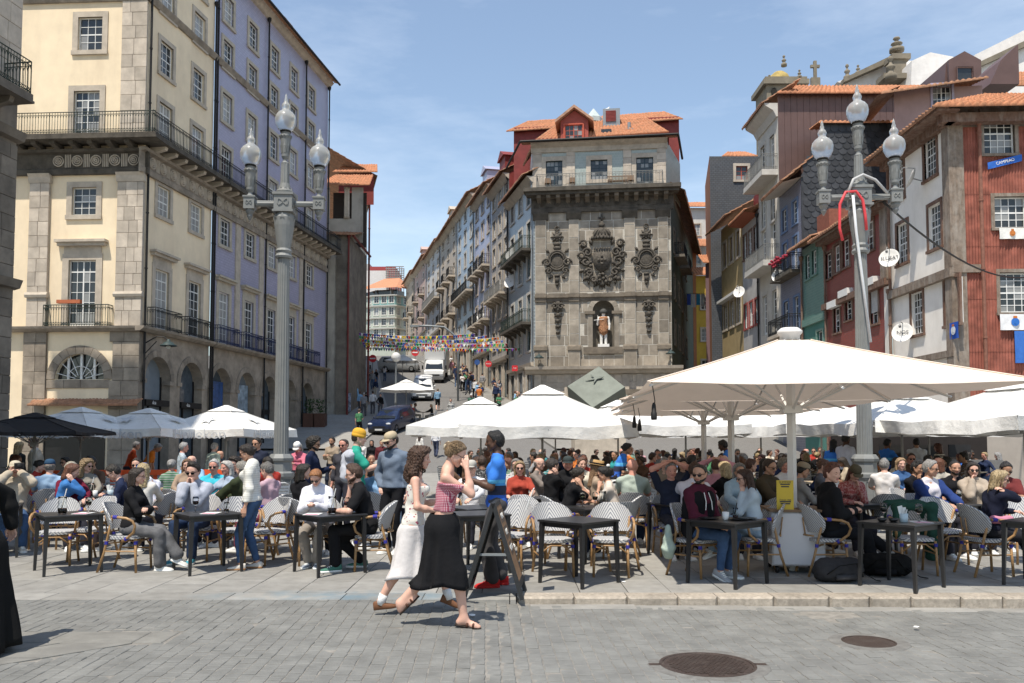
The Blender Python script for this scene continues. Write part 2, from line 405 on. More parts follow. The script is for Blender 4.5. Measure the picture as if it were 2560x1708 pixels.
def clear_glasses_mesh():
 b=MB()
 for s in(-1,1):
  c=[(s*(.032+.024*math.cos(a)),.101,.001+.018*math.sin(a))for a in np.linspace(0,2*math.pi,13)]
  b.tube(c,.0022,4);b.tube([(s*.056,.1,.006),(s*.079,.03,.011),(s*.080,-.01,.007)],.0025,4)
 b.tube([(-.01,.102,.004),(.01,.102,.004)],.0022,4);return b.mesh('eyeglasses')
def hat_mesh(kind):
 b=MB()
 if kind=='cap':
  b.lathe([(.0945,.045),(.0965,.065),(.094,.09),(.082,.118),(.055,.137),(.02,.145),(.002,.146)],18,Matrix.Translation((0,-.006,.0))@Matrix.Diagonal((.93,1.12,1,1)))
  n=9;vs=[]
  for z in(0,.006):
   for i in range(n):
    a=R(12+156*i/(n-1));vs.append((.085*math.cos(a),.08+.02*math.sin(a),.05+z))
   for i in range(n):
    a=R(8+164*i/(n-1));vs.append((.086*math.cos(a),.085+.085*math.sin(a),.05+z-.012*math.sin(a)-.012*math.cos(a)**2))
  f=[]
  for i in range(n-1):
   f+=[(i,n+i,n+i+1,i+1),(2*n+i,2*n+i+1,3*n+i+1,3*n+i),(n+i,3*n+i,3*n+i+1,n+i+1)]
  b.add(vs,f)
 elif kind=='beanie':
  b.lathe([(.092,.012),(.101,.014),(.103,.055),(.099,.058),(.102,.075),(.097,.105),(.08,.135),(.05,.155),(.002,.162)],20,Matrix.Translation((0,-.012,.008))@Matrix.Rotation(R(-8),4,'X')@Matrix.Diagonal((.93,1.08,1,1)))
 elif kind=='boater':
  b.lathe([(.17,.052),(.175,.056),(.17,.061),(.098,.058),(.096,.085)],24,Matrix.Diagonal((.95,1.08,1,1)),0,False)
  b.lathe([(.0985,.060),(.0985,.092)],24,Matrix.Diagonal((.95,1.08,1,1)),1,False)
  b.lathe([(.096,.088),(.093,.135),(.088,.14),(.002,.141)],24,Matrix.Diagonal((.95,1.08,1,1)),0,False)
 elif kind=='scrunchie':b.ball((0,-.10,.115),.04,.032,.028,9,6)
 return b.mesh('hat',True)
def shoe_mesh(kind):
 b=MB();n=12
 secs=[(-.075,.026,.0,.085),(-.06,.036,0,.098),(-.02,.037,0,.10),(.02,.038,0,.085),(.07,.042,0,.065),(.12,.045,0,.052),(.165,.036,.004,.042),(.185,.015,.01,.03)]
 if kind=='sandal':secs=[(-.075,.026,.0,.018),(-.06,.034,0,.02),(0,.034,0,.022),(.07,.042,0,.02),(.13,.045,0,.02),(.17,.036,0,.02),(.185,.02,.0,.018)]
 rings=[]
 for y,w,z0,z1 in secs:
  rings.append([(w*math.copysign(abs(math.cos(a))**.6,math.cos(a)),y,z0+(z1-z0)*(.5+.5*math.copysign(abs(math.sin(a))**.6,math.sin(a))))for a in[2*math.pi*i/n for i in range(n)]])
 vs=[v for r in rings for v in r];fs=[]
 for j in range(len(rings)-1):
  for i in range(n):
   k=(i+1)%n;fs.append((j*n+i,(j+1)*n+i,(j+1)*n+k,j*n+k))
 fs+=[tuple(range(n)),tuple(range(len(vs)-1,len(vs)-n-1,-1))];b.add(vs,fs)
 if kind=='sneaker':
  for j in range(4):b.box(-.024,.024,.025+j*.022,.033+j*.022,.078-j*.009,.094-j*.010,1)
  sol=[(x*1.08,y*1.03+.001,0)for x,y in[(.027,-.075),(.038,-.05),(.036,0),(.041,.06),(.046,.12),(.036,.17),(0,.19),(-.036,.17),(-.046,.12),(-.041,.06),(-.036,0),(-.038,-.05),(-.027,-.075)]]
  m=len(sol);b.add(sol+[(x,y,.026)for x,y,z in sol],[tuple(range(m)),tuple(range(2*m-1,m-1,-1))]+[(i,i+m,(i+1)%m+m,(i+1)%m)for i in range(m)],1)
 if kind=='sandal':
  for y,w in((.045,.043),(.105,.047)):
   b.tube([(-w,y,.012),(-w*.8,y,.05),(0,y+.005,.066),(w*.8,y,.05),(w,y,.012)],.011,6,1,flat=.35)
 me=b.mesh('shoe',True);return me
ACC={}
def acc(key,fn,*a):
 if key not in ACC:ACC[key]=fn(*a)
 return ACC[key]
ARMS={'lap':(.10,.30,-.0),'table':(.14,.42,.0),'chin':None,'arm':(.29,.14,0)}
def pose(sit,H,fem,lean,twist,hyaw,hpitch,aL,aR,fL,fR,slean=0,pz=None,kneeL=None,kneeR=None):
 """joints in local coordinates: origin on the ground under the pelvis, +y forward, +x the person's right"""
 k=H/1.72;J={}
 pel=Vector((0,0,(pz if pz is not None else(.565 if sit else.925*k))));J['pel']=pel
 T=Matrix.Rotation(R(-lean),3,'X')@Matrix.Rotation(R(slean),3,'Y')@Matrix.Rotation(R(-twist),3,'Z')
 sh=.156 if fem else.184
 J['waist']=pel+T@Vector((0,0,.16*k));J['chest']=pel+T@Vector((0,.005,.36*k));J['neck']=pel+T@Vector((0,-.01,.515*k))
 Hd=Matrix.Rotation(R(-twist*.5-hyaw),4,'Z')@Matrix.Rotation(R(-hpitch-.35*lean),4,'X')
 J['head']=J['neck']+T@Vector((0,.015,.075*k))+(Hd.to_3x3()@Vector((0,.015,.085*k)))
 J['Hm']=Matrix.Translation(J['head'])@Hd.to_4x4()@Matrix.Scale(k*(.93 if fem else.96),4)
 J['T']=T;f=Hd.to_3x3()
 for s,arm,foot,knee in((-1,aL,fL,kneeL),(1,aR,fR,kneeR)):
  n='LR'[s>0]
  S=pel+T@Vector((s*sh*k,-.01,.452*k));J['sh'+n]=S
  pole=Vector((s*.55,-.5,-.7));curl=.45;pn=Vector((0,0,-1))
  if isinstance(arm,str):
   if arm=='chin':tgt=J['head']+f@Vector((s*.035,.075,-.165));pole=Vector((s*.15,.1,-1));curl=.9
   elif arm=='cheek':tgt=J['head']+f@Vector((s*.105,.05,-.13));pole=Vector((s*.2,.1,-1));curl=.35
   elif arm=='mouth':tgt=J['head']+f@Vector((s*.045,.11,-.15));pole=Vector((s*.3,.2,-1));curl=.7
   elif arm=='brow':tgt=J['head']+f@Vector((s*.05,.15,-.06));pole=Vector((s*.1,.35,-1));curl=.2
   elif arm=='camera':tgt=J['head']+f@Vector((s*.075,.14,-.06));pole=Vector((s*.7,.1,-.8));curl=.8
   elif arm=='top':tgt=J['head']+f@Vector((s*.06,.03,.13));pole=Vector((s*1,.1,.25));curl=.3
   elif arm=='hang':tgt=S+Vector((s*.07,.03,-.53*k));pole=Vector((s*.2,-1,0));curl=.35
   elif arm=='pocket':tgt=pel+Vector((s*.19,.06,.02));pole=Vector((s*.8,-.7,0));curl=.4
   elif arm=='lap':tgt=pel+Vector((s*.09,.30,.10))
   elif arm=='table':tgt=pel+Vector((s*.13,.44,.215));pole=Vector((s*.8,-.3,-.5))
   elif arm=='phone':tgt=pel+Vector((s*.05,.36,.27));curl=.8
   elif arm=='glass':tgt=pel+Vector((s*.06,.46,.27));curl=.9;pole=Vector((s*.6,-.2,-.8))
   elif arm=='arm':tgt=pel+Vector((s*.28,.16,.12))
   elif arm=='hold':tgt=pel+T@Vector((s*.1,.30,.26*k));curl=.8;pole=Vector((s*.4,-.6,-1))
   elif arm=='fold':tgt=pel+T@Vector((-s*.08,.21,.26*k));pole=Vector((s*.8,.1,-.7));curl=.6
   elif arm=='hip':tgt=pel+Vector((s*.17,-.02,.06));pole=Vector((s,-.3,0));curl=.6
   else:raise KeyError(arm)
  else:tgt=Vector(arm)
  J['el'+n],J['wr'+n]=ik(S,tgt,.285*k,.255*k,pole);J['curl'+n]=curl
  hip=pel+Vector((s*.088*k,0,-.015));J['hip'+n]=hip
  if foot is None:foot=(s*.12,.46,.0,0)if sit else(s*.09,.02,0,0)
  fx,fy,fz=foot[:3];fp=foot[3]if len(foot)>3 else 0
  an=Vector((fx,fy,fz+.085*k));kp=Vector(knee)if knee else Vector((s*.12,1,.35 if sit else.1))
  J['kn'+n],J['an'+n]=ik(hip,an,.43*k,.42*k,kp);J['fp'+n]=fp
  J['fd'+n]=R(foot[4])if len(foot)>4 else R(s*10)
 return J
def tup(v):return(v[0],v[1],v[2])
def body_prims(J,k,fem,fat=1.0):
 T=J['T'];w=.88 if fem else 1.0;off=lambda p,x,y=0:tup(J[p]+T@Vector((x,y,0)))
 pr=[(off('pel',-.065),off('pel',.065),.105*k,.105*k)]
 for s in(-1,1):
  pr+=[(off('pel',s*.055),off('waist',s*.05),.095*k*fat,.085*w*k*fat),(off('waist',s*.05),off('chest',s*.065*w),.085*w*k*fat,.098*w*k),(off('chest',s*.065*w),tup(J['sh'+'LR'[s>0]]-T@Vector((s*.035,0,.03))),.088*w*k,.052*k),(off('neck',s*.02),tup(J['sh'+'LR'[s>0]]-T@Vector((s*.03,0,-.004))),.045*k,.038*k)]
  if fem:pr.append((off('chest',s*.06,.06),off('chest',s*.06,.075),.055*k,.05*k))
 pr+=[(tup(J['neck']-T@Vector((0,0,.05))),tup(J['neck']),.075*w*k,.056*w*k),(tup(J['neck']),tup(J['Hm']@Vector((0,-.02,-.03))),.052*w*k,.050*w*k)]
 if fat>1.05:pr.append((off('pel',0,.06),off('waist',0,.07),.12*k*fat,.11*k*fat))
 return pr
def arm_prims(J,n,k,fem,u=1.0,f=1.0,g=0.0):
 w=.85 if fem else 1.0;S,E,Wr=J['sh'+n],J['el'+n],J['wr'+n];pr=[]
 if u>0:pr.append((tup(S),tup(S.lerp(E,u)),(.046*w+g)*k,((.046+(.039-.046)*u)*w+g)*k))
 if f>0:pr+=[(tup(E),tup(E.lerp(Wr,min(.35,f))),(.038*w+g)*k,(.040*w+g)*k)]
 if f>.35:pr.append((tup(E.lerp(Wr,.35)),tup(E.lerp(Wr,f)),(.040*w+g)*k,((.040+(.026-.040)*(f-.35)/.65)*w+g)*k))
 return pr
def leg_prims(J,n,k,upto=1.0,g=0.0,flare=0.0,foot=True,thigh=.082):
 H,K,A=J['hip'+n],J['kn'+n],J['an'+n]
 pr=[(tup(H),tup(K),(thigh+g)*k,(.056+g)*k)]
 if upto>0:
  m=min(.3,upto)
  pr.append((tup(K),tup(K.lerp(A,m)),(.055+g)*k,(.054+g+flare*m)*k))
  if upto>.3:pr.append((tup(K.lerp(A,m)),tup(K.lerp(A,upto)),(.054+g+flare*.3)*k,(.054-.018*(upto-.3)/.7+g+flare*upto)*k))
 if foot:
  d=Matrix.Rotation(-J['fd'+n],3,'Z')@(Matrix.Rotation(R(-J['fp'+n]),3,'X')@Vector((0,1,0)));u=Matrix.Rotation(-J['fd'+n],3,'Z')@(Matrix.Rotation(R(-J['fp'+n]),3,'X')@Vector((0,0,1)))
  pr+=[(tup(A),tup(A-u*.045-d*.035),.036*k,.033*k),(tup(A-u*.03),tup(A-u*.055+d*.10),.036*k,.028*k),(tup(A-u*.058+d*.1-d.cross(u)*.012),tup(A-u*.065+d*.155-d.cross(u)*.012),.024*k,.017*k),(tup(A-u*.058+d*.1+d.cross(u)*.012),tup(A-u*.065+d*.145+d.cross(u)*.014),.024*k,.017*k)]
 return pr
def skirt_mesh(J,k,hemz,w0,front,back,side,folds=9,amp=.018,seed=0,top=.09):
 n=60;rings=[];pel=J['pel'];rg=random.Random(seed);ph=rg.random()*6
 m=16
 for j in range(m+1):
  t=j/m;z=pel.z+top*k+(hemz-pel.z-top*k)*t;e=t**.62
  ring=[];need=[]
  for nn in 'LR':
   for A_,B_,ra_,rb_ in((J['hip'+nn],J['kn'+nn],.09,.062),(J['kn'+nn],J['an'+nn],.062,.05)):
    if min(A_.z,B_.z)-.03<=z<=max(A_.z,B_.z)+.03:f_=min(1,max(0,(A_.z-z)/(A_.z-B_.z+1e-6)));q_=A_.lerp(B_,f_);need.append((q_.x,q_.y,(ra_+(rb_-ra_)*f_)*k+.008))
  for i in range(n):
   a=2*math.pi*i/n;s,c=math.sin(a),math.cos(a)
   hipb=1+.22*math.exp(-((t-.16)/.14)**2)
   rx=w0*hipb+(side-w0)*e;ry=(w0*.8*hipb+((front if s>0 else back)-w0*.8)*e)
   fo=1+(amp/.2)*t*(math.sin(folds*a+ph+1.5*t)+.6*math.sin((folds*2-3)*a+2*ph+4*t))*.6
   X0,Y0=rx*c*fo,ry*s*fo;r0_=math.hypot(X0,Y0)+1e-6;ux_,uy_=X0/r0_,Y0/r0_;r1_=max([r0_]+[qx*ux_+qy*uy_+qr for qx,qy,qr in need])*(1+.045*t*(1+math.sin(11*a+ph+2.2*t))*(.6+.4*math.sin(4*a+2*ph)));X0,Y0=ux_*r1_,uy_*r1_
   ring.append((X0,Y0,z+.02*t*math.sin(3*a+ph)))
  rings.append(ring)
 inner=[[(x*.97,y*.97,z)for x,y,z in r]for r in rings[::-1]]
 vs=[v for r in rings+inner for v in r];fs=[]
 for j in range(len(rings)*2-1):
  for i in range(n):
   q=(i+1)%n;fs.append((j*n+i,(j+1)*n+i,(j+1)*n+q,j*n+q))
 b=MB();b.add(vs,fs);return b.mesh('skirt',True)
def person(label,loc,heading,sit=True,H=1.72,fem=False,skin_='fair',top=(.3,.3,.3),sleeve='long',bot=(.03,.03,.04),bkind='trousers',hair='short',hc=(.05,.03,.02),glasses=None,hat=None,hatc=(.5,.5,.5),beard=None,lean=0,twist=0,hyaw=0,hpitch=5,aL='lap',aR='lap',fL=None,fR=None,slean=0,shoe=(.7,.7,.7),skind='sneaker',sole=(.75,.75,.72),fat=1.0,loose=.012,flare=.0,res=.02,detail=True,group=None,topmat=None,botmat=None,pz=None,collar=None,jacket=None,kneeL=None,kneeR=None,extra=None,socks=None,J=None,template=None,hands=True,upper_only=False,crop=0.0):
 k=H/1.72
 root=thing('person',label,'person',loc,-R(heading),group)
 key=template
 if key is None or key not in TPL:
  J=pose(sit,H,fem,lean,twist,hyaw,hpitch,aL,aR,fL,fR,slean,pz,kneeL,kneeR)
  hr=.009 if detail else.014
  pr=body_prims(J,k,fem,fat)
  for n in 'LR':pr+=arm_prims(J,n,k,fem)+leg_prims(J,n,k,foot=(skind=='sandal'))
  V,Q=sdf_mesh(pr,res,.03)
  ps=[(V,Q,0)];hV,hQ,hm=tpl('head',fem,hr);ps.append((tf(hV,J['Hm']),hQ,hm))
  for n,s in(('L',-1),('R',1)):
   E,Wr=J['el'+n],J['wr'+n];y=(Wr-E).normalized();hv=Vector((0,0,1))
   inward=-Vector((s,0,0));z=-inward if(abs(y.z)>.75)else Vector((s*.35,0,1));z=(z-y*z.dot(y)).normalized();x=y.cross(z)
   Mh=Matrix((x,y,z)).transposed().to_4x4();Mh.translation=Wr-y*.012
   if n=='L':Mh=Mh@Matrix.Diagonal((-1,1,1,1))
   V2,Q2=tpl('hand',J['curl'+n],.0065 if detail else.011);Q2=Q2[:,::-1]if n=='L' else Q2
   ps.append((tf(V2,Mh@Matrix.Scale(k*(.92 if fem else 1.0),4)),Q2,0))
  D={'J':J};V,Q,m=join(*ps);D['body']=np_mesh('body',V,Q,(skin('fair'),EYE,lipm('fair')),m)
  if sleeve!='none':
   g=loose;u,f={'long':(1,.93),'short':(.72,0),'half':(1,.25),'strap':(0,0),'off':(.45,0),'cap':(.35,0)}[sleeve]
   pp=[(a,b,r0+g*k,r1+g*k)for a,b,r0,r1 in(lambda q_:q_[:-3]+q_[-1:]if fat>1.05 else q_[:-2])(body_prims(J,k,fem,fat))]+[(tup(J['neck']-J['T']@Vector((0,0,.06))),tup(J['neck']-J['T']@Vector((0,0,.022))),.085*k,.066*k)]
   if sleeve in('strap','off'):pp=[q for q in pp[:-1]]
   for n in 'LR':
    if sleeve!='off':pp+=arm_prims(J,n,k,fem,u,f,g*1.05+(.006 if sleeve!='long' else 0))
    else:
     S,E=J['sh'+n],J['el'+n];pp.append((tup(S.lerp(E,.2)),tup(S.lerp(E,.48)),.062*k,.058*k))
   if collar:pp.append((tup(J['neck']-J['T']@Vector((-.03,.03,.02))),tup(J['neck']-J['T']@Vector((.03,.03,.02))),collar,collar))
   cuts=[]
   if True:
    low=J['pel']+J['T']@Vector((0,0,crop if not sit else max(crop,.0)));nn=J['T']@Vector((0,0,1))
    def cf(X,Y,Z,low=low,nn=nn):return(low.x-X)*nn.x+(low.y-Y)*nn.y+(low.z-Z)*nn.z
    cuts.append(cf)
   if sleeve in('strap','off'):
    hi_=J['neck']-J['T']@Vector((0,0,.115*k));nn2=J['T']@Vector((0,0,1))
    cuts.append(lambda X,Y,Z:(X-hi_.x)*nn2 .x+(Y-hi_.y)*nn2 .y+(Z-hi_.z)*nn2 .z)
   V,Q=sdf_mesh(pp,res,.03,wr=.0055 if loose>.008 else.0015,ws=.85,cut=(lambda X,Y,Z:np.maximum.reduce([np.broadcast_arrays(c(X,Y,Z),X+Y+Z)[0]for c in cuts]))if cuts else None)
   D['top']=np_mesh('top',V,Q)
  if jacket:
   g=.03;pp=[];vj=.022 if jacket=='vest' else 0
   for s in(-1,1):
    T=J['T']
    pp+=[(tup(J['pel']+T@Vector((s*.085,-.02,.02))),tup(J['chest']+T@Vector((s*.085,-.015,0))),(.115+vj)*k,(.118+vj)*k),(tup(J['chest']+T@Vector((s*.085,-.01,0))),tup(J['sh'+'LR'[s>0]]),(.1+vj)*k,(.07 if not vj else.06)*k)]
   if jacket!='vest':
    for n in 'LR':pp+=arm_prims(J,n,k,fem,1,.93,.022)
   pp.append((tup(J['neck']-J['T']@Vector((-.04,.03,.02))),tup(J['neck']-J['T']@Vector((.04,.03,.02))),.05,.05))
   ch,Ti=J['chest'],J['T'].transposed()
   def jc(X,Y,Z):
    lx=Ti[0][0]*(X-ch.x)+Ti[0][1]*(Y-ch.y)+Ti[0][2]*(Z-ch.z);ly=Ti[1][0]*(X-ch.x)+Ti[1][1]*(Y-ch.y)+Ti[1][2]*(Z-ch.z);lz=Ti[2][0]*(X-ch.x)+Ti[2][1]*(Y-ch.y)+Ti[2][2]*(Z-ch.z)
    w_=(.035+.18*np.maximum(lz,-.1))if jacket!='vest' else(.012+.10*np.maximum(lz+.02,0));return np.minimum(ly-.05,w_-np.abs(lx))
   V,Q=sdf_mesh(pp,res,.03,wr=.004,cut=jc);D['jacket']=np_mesh('jacket',V,Q)
  pk=bkind
  if pk in('trousers','shorts','wide','slim'):
   up,g={'trousers':(.93,.012),'shorts':(0,.022),'wide':(.92,.016),'slim':(.9,.0065)}[pk]
   fl=flare if flare else{'wide':.032,'trousers':.016}.get(pk,0)
   pp=[(a,b,r0+.008,r1+.008)for a,b,r0,r1 in body_prims(J,k,fem,fat)[:1]];pp=[pp[0]]+[(tup(J['pel']+J['T']@Vector((s*.055,0,0))),tup(J['pel']+J['T']@Vector((s*.05,0,.09))),.111*k,.099*k)for s in(-1,1)]
   for n in 'LR':pp+=leg_prims(J,n,k,up,g,fl,False)
   V,Q=sdf_mesh(pp,res,.022,wr=.0015 if pk=='slim' else.005,ws=.7);D['bot']=np_mesh('bottom',V,Q)
  if hair:
   V,Q=tpl('hair',hair+('_h' if hat in('cap','beanie','boater')else ''),.010 if detail else.015);D['hair']=np_mesh('hair',tf(V,J['Hm']),Q)
  if beard:
   V,Q=tpl('beard',.009);D['beard']=np_mesh('beard',tf(V,J['Hm']),Q)
  if key is not None:TPL[key]=D
 else:D=TPL[key]
 J=D['J']
 ob('body',D['body'],root,mats=(skin(skin_),EYE,lipm(skin_)))
 if 'top' in D:ob('top',D['top'],root,mats=(topmat or cloth(top),))
 if 'jacket' in D:ob('jacket',D['jacket'],root,mats=(cloth(jacket if isinstance(jacket,tuple)else collar_col(jacket)),))
 if 'bot' in D:ob({'shorts':'shorts'}.get(bkind,'trousers'),D['bot'],root,mats=(botmat or cloth(bot),))
 if 'hair' in D:ob('hair',D['hair'],root,mats=(hairm(hc),))
 if 'beard' in D:ob('beard',D['beard'],root,mats=(hairm(beard),))
 if glasses=='sun':ob('sunglasses',acc('sun',glasses_mesh),root,M=J['Hm'],mats=(GLASSM,))
 elif glasses:ob('eyeglasses',acc('eyeg',clear_glasses_mesh),root,M=J['Hm'],mats=(GLASSM,))
 if hat:ob({'boater':'hat','scrunchie':'scrunchie'}.get(hat,hat),acc(hat,hat_mesh,hat),root,M=J['Hm'],mats=(cloth(hatc),cloth((.02,.02,.02)))if hat=='boater' else(cloth(hatc),))
 if shoe and detail:
  for n in 'LR':
   A=J['an'+n];Mz=Matrix.Rotation(-J['fd'+n],4,'Z')@Matrix.Rotation(R(-J['fp'+n]),4,'X')
   M=Matrix.Translation(A)@Mz@Matrix.Translation((0,0,-.085*k))@Matrix.Scale(k*(.94 if fem else 1.04),4)
   ob('sandal' if skind=='sandal' else 'shoe',acc('shoe'+skind,shoe_mesh,skind),root,M=M,mats=(cloth(shoe,bump=.1,rough=.6),cloth(sole,bump=.1,rough=.6)))
 root['_J']=0;del root['_J']
 return root,J
def strands(root,J,style,col,n,seed=0):
 rg=random.Random(seed);b=MB()
 for i in range(n):
  a=rg.uniform(R(150),R(390))if style!='all' else rg.uniform(0,6.28);e=rg.uniform(.1,1.3);r0=.088;x,y,z=r0*math.cos(e)*math.cos(a),r0*1.12*math.cos(e)*math.sin(a)-.005,.04+r0*math.sin(e)
  pts=[];m=12
  if style=='curly':
   L=rg.uniform(.14,.32);ph=rg.uniform(0,6.28);R1=rg.uniform(.105,.155);hr=rg.uniform(.007,.014);tu=rg.uniform(2.5,4.5)
   for k in range(m*2+1):
    t=k/(m*2);q=R1*(t**.5)+r0*math.cos(e)*(1-t**.5);zz=z-L*t**1.3;pts.append((q*math.cos(a)+hr*math.cos(tu*6.28*t+ph),q*.95*math.sin(a)-.02*t+hr*math.sin(tu*6.28*t+ph),zz+.5*hr*math.sin(tu*6.28*t)))
   rr=.0045
  elif style=='bun':
   tx,ty,tz=.01+rg.uniform(-.02,.02),-.115+rg.uniform(-.01,.02),.055+rg.uniform(-.03,.03);bl=rg.uniform(.0,.012);e=rg.uniform(-.5,1.3);x,y,z=.086*math.cos(e)*math.cos(a)*1.0,.1*math.cos(e)*math.sin(a+3.14)*1.0,.04+.09*math.sin(e)
   if.8*y-.6*z>.012:continue
   for k in range(m+1):
    t=k/m;v=Vector((x,y,z)).lerp(Vector((tx,ty,tz)),t);c=Vector((0,-.005,.037));d=(v-c);L_=max(d.length,1e-4);rad=max(L_,(.093+bl)*(1-.0*t));pts.append(tuple(c+d*(rad/L_)))
   rr=.0025
  else:
   L=rg.uniform(.12,.36);R1=rg.uniform(.088,.112)
   for k in range(m+1):
    t=k/m;q=R1*min(1,t*3)+r0*math.cos(e)*(1-min(1,t*3));pts.append((q*math.cos(a)+.004*math.sin(9*t+i),q*math.sin(a)*1.05-.012,z-L*t**1.2))
   rr=.0028
  b.tube(pts,[rr]*(len(pts)-1)+[rr*.3],4)
 o=ob('hair_strands',b.mesh('strands',True),root,M=J['Hm'],mats=(hairm(col),));o['kind']='stuff';return o
def collar_col(j):return(.01,.01,.012)
def sm(a,b,x):
 t=min(1,max(0,(x-a)/(b-a)));return t*t*(3-2*t)
def road_z(x):return-.008-.072*sm(-.5,.35,x)-.05*min(1,max(0,(x-.35)/6))
RY0,RSL=44.0,.178
def ramp_z(y):return max(0.0,(y-RY0)*RSL)if y<120 else(120-RY0)*RSL+(y-120)*.10
granite_slab=mat('granite_slab',(.265,.258,.24),.75,.16,5,.25,90,orand=.13,dirt=.35,dscale=.9,dcol=(.17,.155,.135),spec=.25)
granite_kerb=mat('granite_kerb',(.36,.315,.26),.85,.25,22,.6,70,orand=.12,dirt=.5,dscale=3,dcol=(.10,.09,.075))
cobble_m=mat('cobble_granite',(.170,.170,.160),.7,.22,3.2,.35,55,orand=.07,dirt=.35,dscale=.9,dcol=(.125,.125,.122),spec=.3)
joint_m=mat('sand_joint',(.225,.212,.19),.95,.25,9,.4,60,dirt=.5,dscale=1.3,dcol=(.13,.12,.11))
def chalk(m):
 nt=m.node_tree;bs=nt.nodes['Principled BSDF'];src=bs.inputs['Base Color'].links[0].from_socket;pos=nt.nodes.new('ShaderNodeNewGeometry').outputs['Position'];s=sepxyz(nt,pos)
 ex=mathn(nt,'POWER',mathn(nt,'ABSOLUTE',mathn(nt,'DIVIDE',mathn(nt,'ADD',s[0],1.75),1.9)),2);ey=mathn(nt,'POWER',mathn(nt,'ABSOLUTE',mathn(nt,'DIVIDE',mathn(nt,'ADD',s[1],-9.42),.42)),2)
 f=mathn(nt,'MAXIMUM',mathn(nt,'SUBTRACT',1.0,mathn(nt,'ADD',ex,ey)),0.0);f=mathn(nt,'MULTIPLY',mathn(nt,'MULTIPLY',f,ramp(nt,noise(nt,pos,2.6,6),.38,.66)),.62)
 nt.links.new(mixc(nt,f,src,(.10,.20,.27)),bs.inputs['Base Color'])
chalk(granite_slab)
b=MB();b.quad((-900,-60,-.2),(900,-60,-.2),(900,1600,-.2),(-900,1600,-.2));struct('ground',b.mesh('ground',mats=(mat('earth',(.25,.24,.22),.9),)))
b=MB();xs=[-14]+[-.6+.05*i for i in range(20)]+[.36,2,4,6.34,6.36,16]
for i in range(len(xs)-1):
 a,c=xs[i],xs[i+1];b.quad((a,-6,road_z(a)-.0048),(c,-6,road_z(c)-.0048),(c,9.56,road_z(c)-.0048),(a,9.56,road_z(a)-.0048))
road=struct('road',b.mesh('road',mats=(joint_m,)))
def stone_verts(x0,x1,y0,y1,z,h,c,t=(0,0)):
 o=[(x0,y0),(x1,y0),(x1,y1),(x0,y1)];q=[(x0+c,y0+c),(x1-c,y0+c),(x1-c,y1-c),(x0+c,y1-c)]
 vs=[(x,y,z-h)for x,y in o]+[(x,y,z-c*.45)for x,y in o]+[(x,y,z+t[0]*(x-x0)+t[1]*(y-y0))for x,y in q]
 return vs,[(8,9,10,11)]+[f for i in range(4)for f in((4+i,4+(i+1)%4,8+(i+1)%4,8+i),(i,(i+1)%4,4+(i+1)%4,4+i))]
cov=[((G(1769,1662,-.09).x,G(1769,1662,-.09).y),.385),((G(2172,1604,-.1).x,G(2172,1604,-.1).y),.245),((G(2063,1535,-.1).x,G(2063,1535,-.1).y),.22)]
rest=MB();near=[];x=-9.0
cob_variants=[]
for i in range(8):
 v,f=stone_verts(-.5,.5,-.5,.5,0,.5,.05);v=[(a+rnd.uniform(-.03,.03),c+rnd.uniform(-.03,.03),d*(1 if d<-.1 else 1)+(rnd.uniform(-.012,.012)if d>-.2 else 0))for a,c,d in v]
 m=MB();m.add(v,f);cob_variants.append(m.mesh('cobble',mats=(cobble_m,)))
while x<9.5:
 w=rnd.uniform(.098,.122);y=3.6+rnd.uniform(0,.12)
 while y<9.2:
  L=rnd.uniform(.10,.155);cx,cy=x+w/2,y+L/2;sk=-.03*(cy-7)
  cxx=cx+sk;z=road_z(cxx)+rnd.uniform(-.0025,.0025)
  ok=all((cxx-c[0])**2+(cy-c[1])**2>(r+.07)**2 for c,r in cov)and not(-5.2<cxx<-2.95 and 7.28<cy<7.72)and not(-5.6<cxx<-3.15 and cy<7.3 and cxx<-3.15-(7.3-cy)*1.0 and cxx>-4.35-(7.3-cy)*1.0)
  if ok:
   g=rnd.uniform(.002,.006);sx,sy=w-2*g,L-2*g
   if cy>5.35 and abs(cxx)<.615*cy:near.append((cy,cxx,z,sx,sy))
   else:
    v,f=stone_verts(cxx-sx/2,cxx+sx/2,cy-sy/2,cy+sy/2,z,.03,.006,(rnd.uniform(-.025,.025),rnd.uniform(-.025,.025)));rest.add(v,f)
  y+=L
 x+=w
near.sort()
for i,(cy,cx,z,sx,sy)in enumerate(near):
 if i<300:
  o=ob('cobble',rnd.choice(cob_variants),road,(cx,cy,z),rnd.uniform(-.05,.05),(sx,sy,.12))
 else:
  v,f=stone_verts(cx-sx/2,cx+sx/2,cy-sy/2,cy+sy/2,z,.03,.006,(rnd.uniform(-.025,.025),rnd.uniform(-.025,.025)))
  a=rnd.uniform(-.06,.06);ca,sa=math.cos(a),math.sin(a);v=[(cx+(p-cx)*ca-(q-cy)*sa,cy+(p-cx)*sa+(q-cy)*ca,r)for p,q,r in v];rest.add(v,f)
o=ob('cobbles',rest.mesh('cobbles',mats=(cobble_m,)),road);o['kind']='stuff'
strip_m=mat('worn_strip',(.20,.195,.178),.75,.2,4,.25,70,dirt=.4,dscale=1.2,dcol=(.13,.125,.115))
strip=MB()
xx=-5.2
while xx<-3.0:
 L=rnd.uniform(.5,.75);v,f=stone_verts(xx,min(xx+L-.012,-2.96),7.3,7.7,-.004,.05,.012);m=MB();m.add(v,f);ob('border_slab',m.mesh('slab',mats=(strip_m,)),road);xx+=L
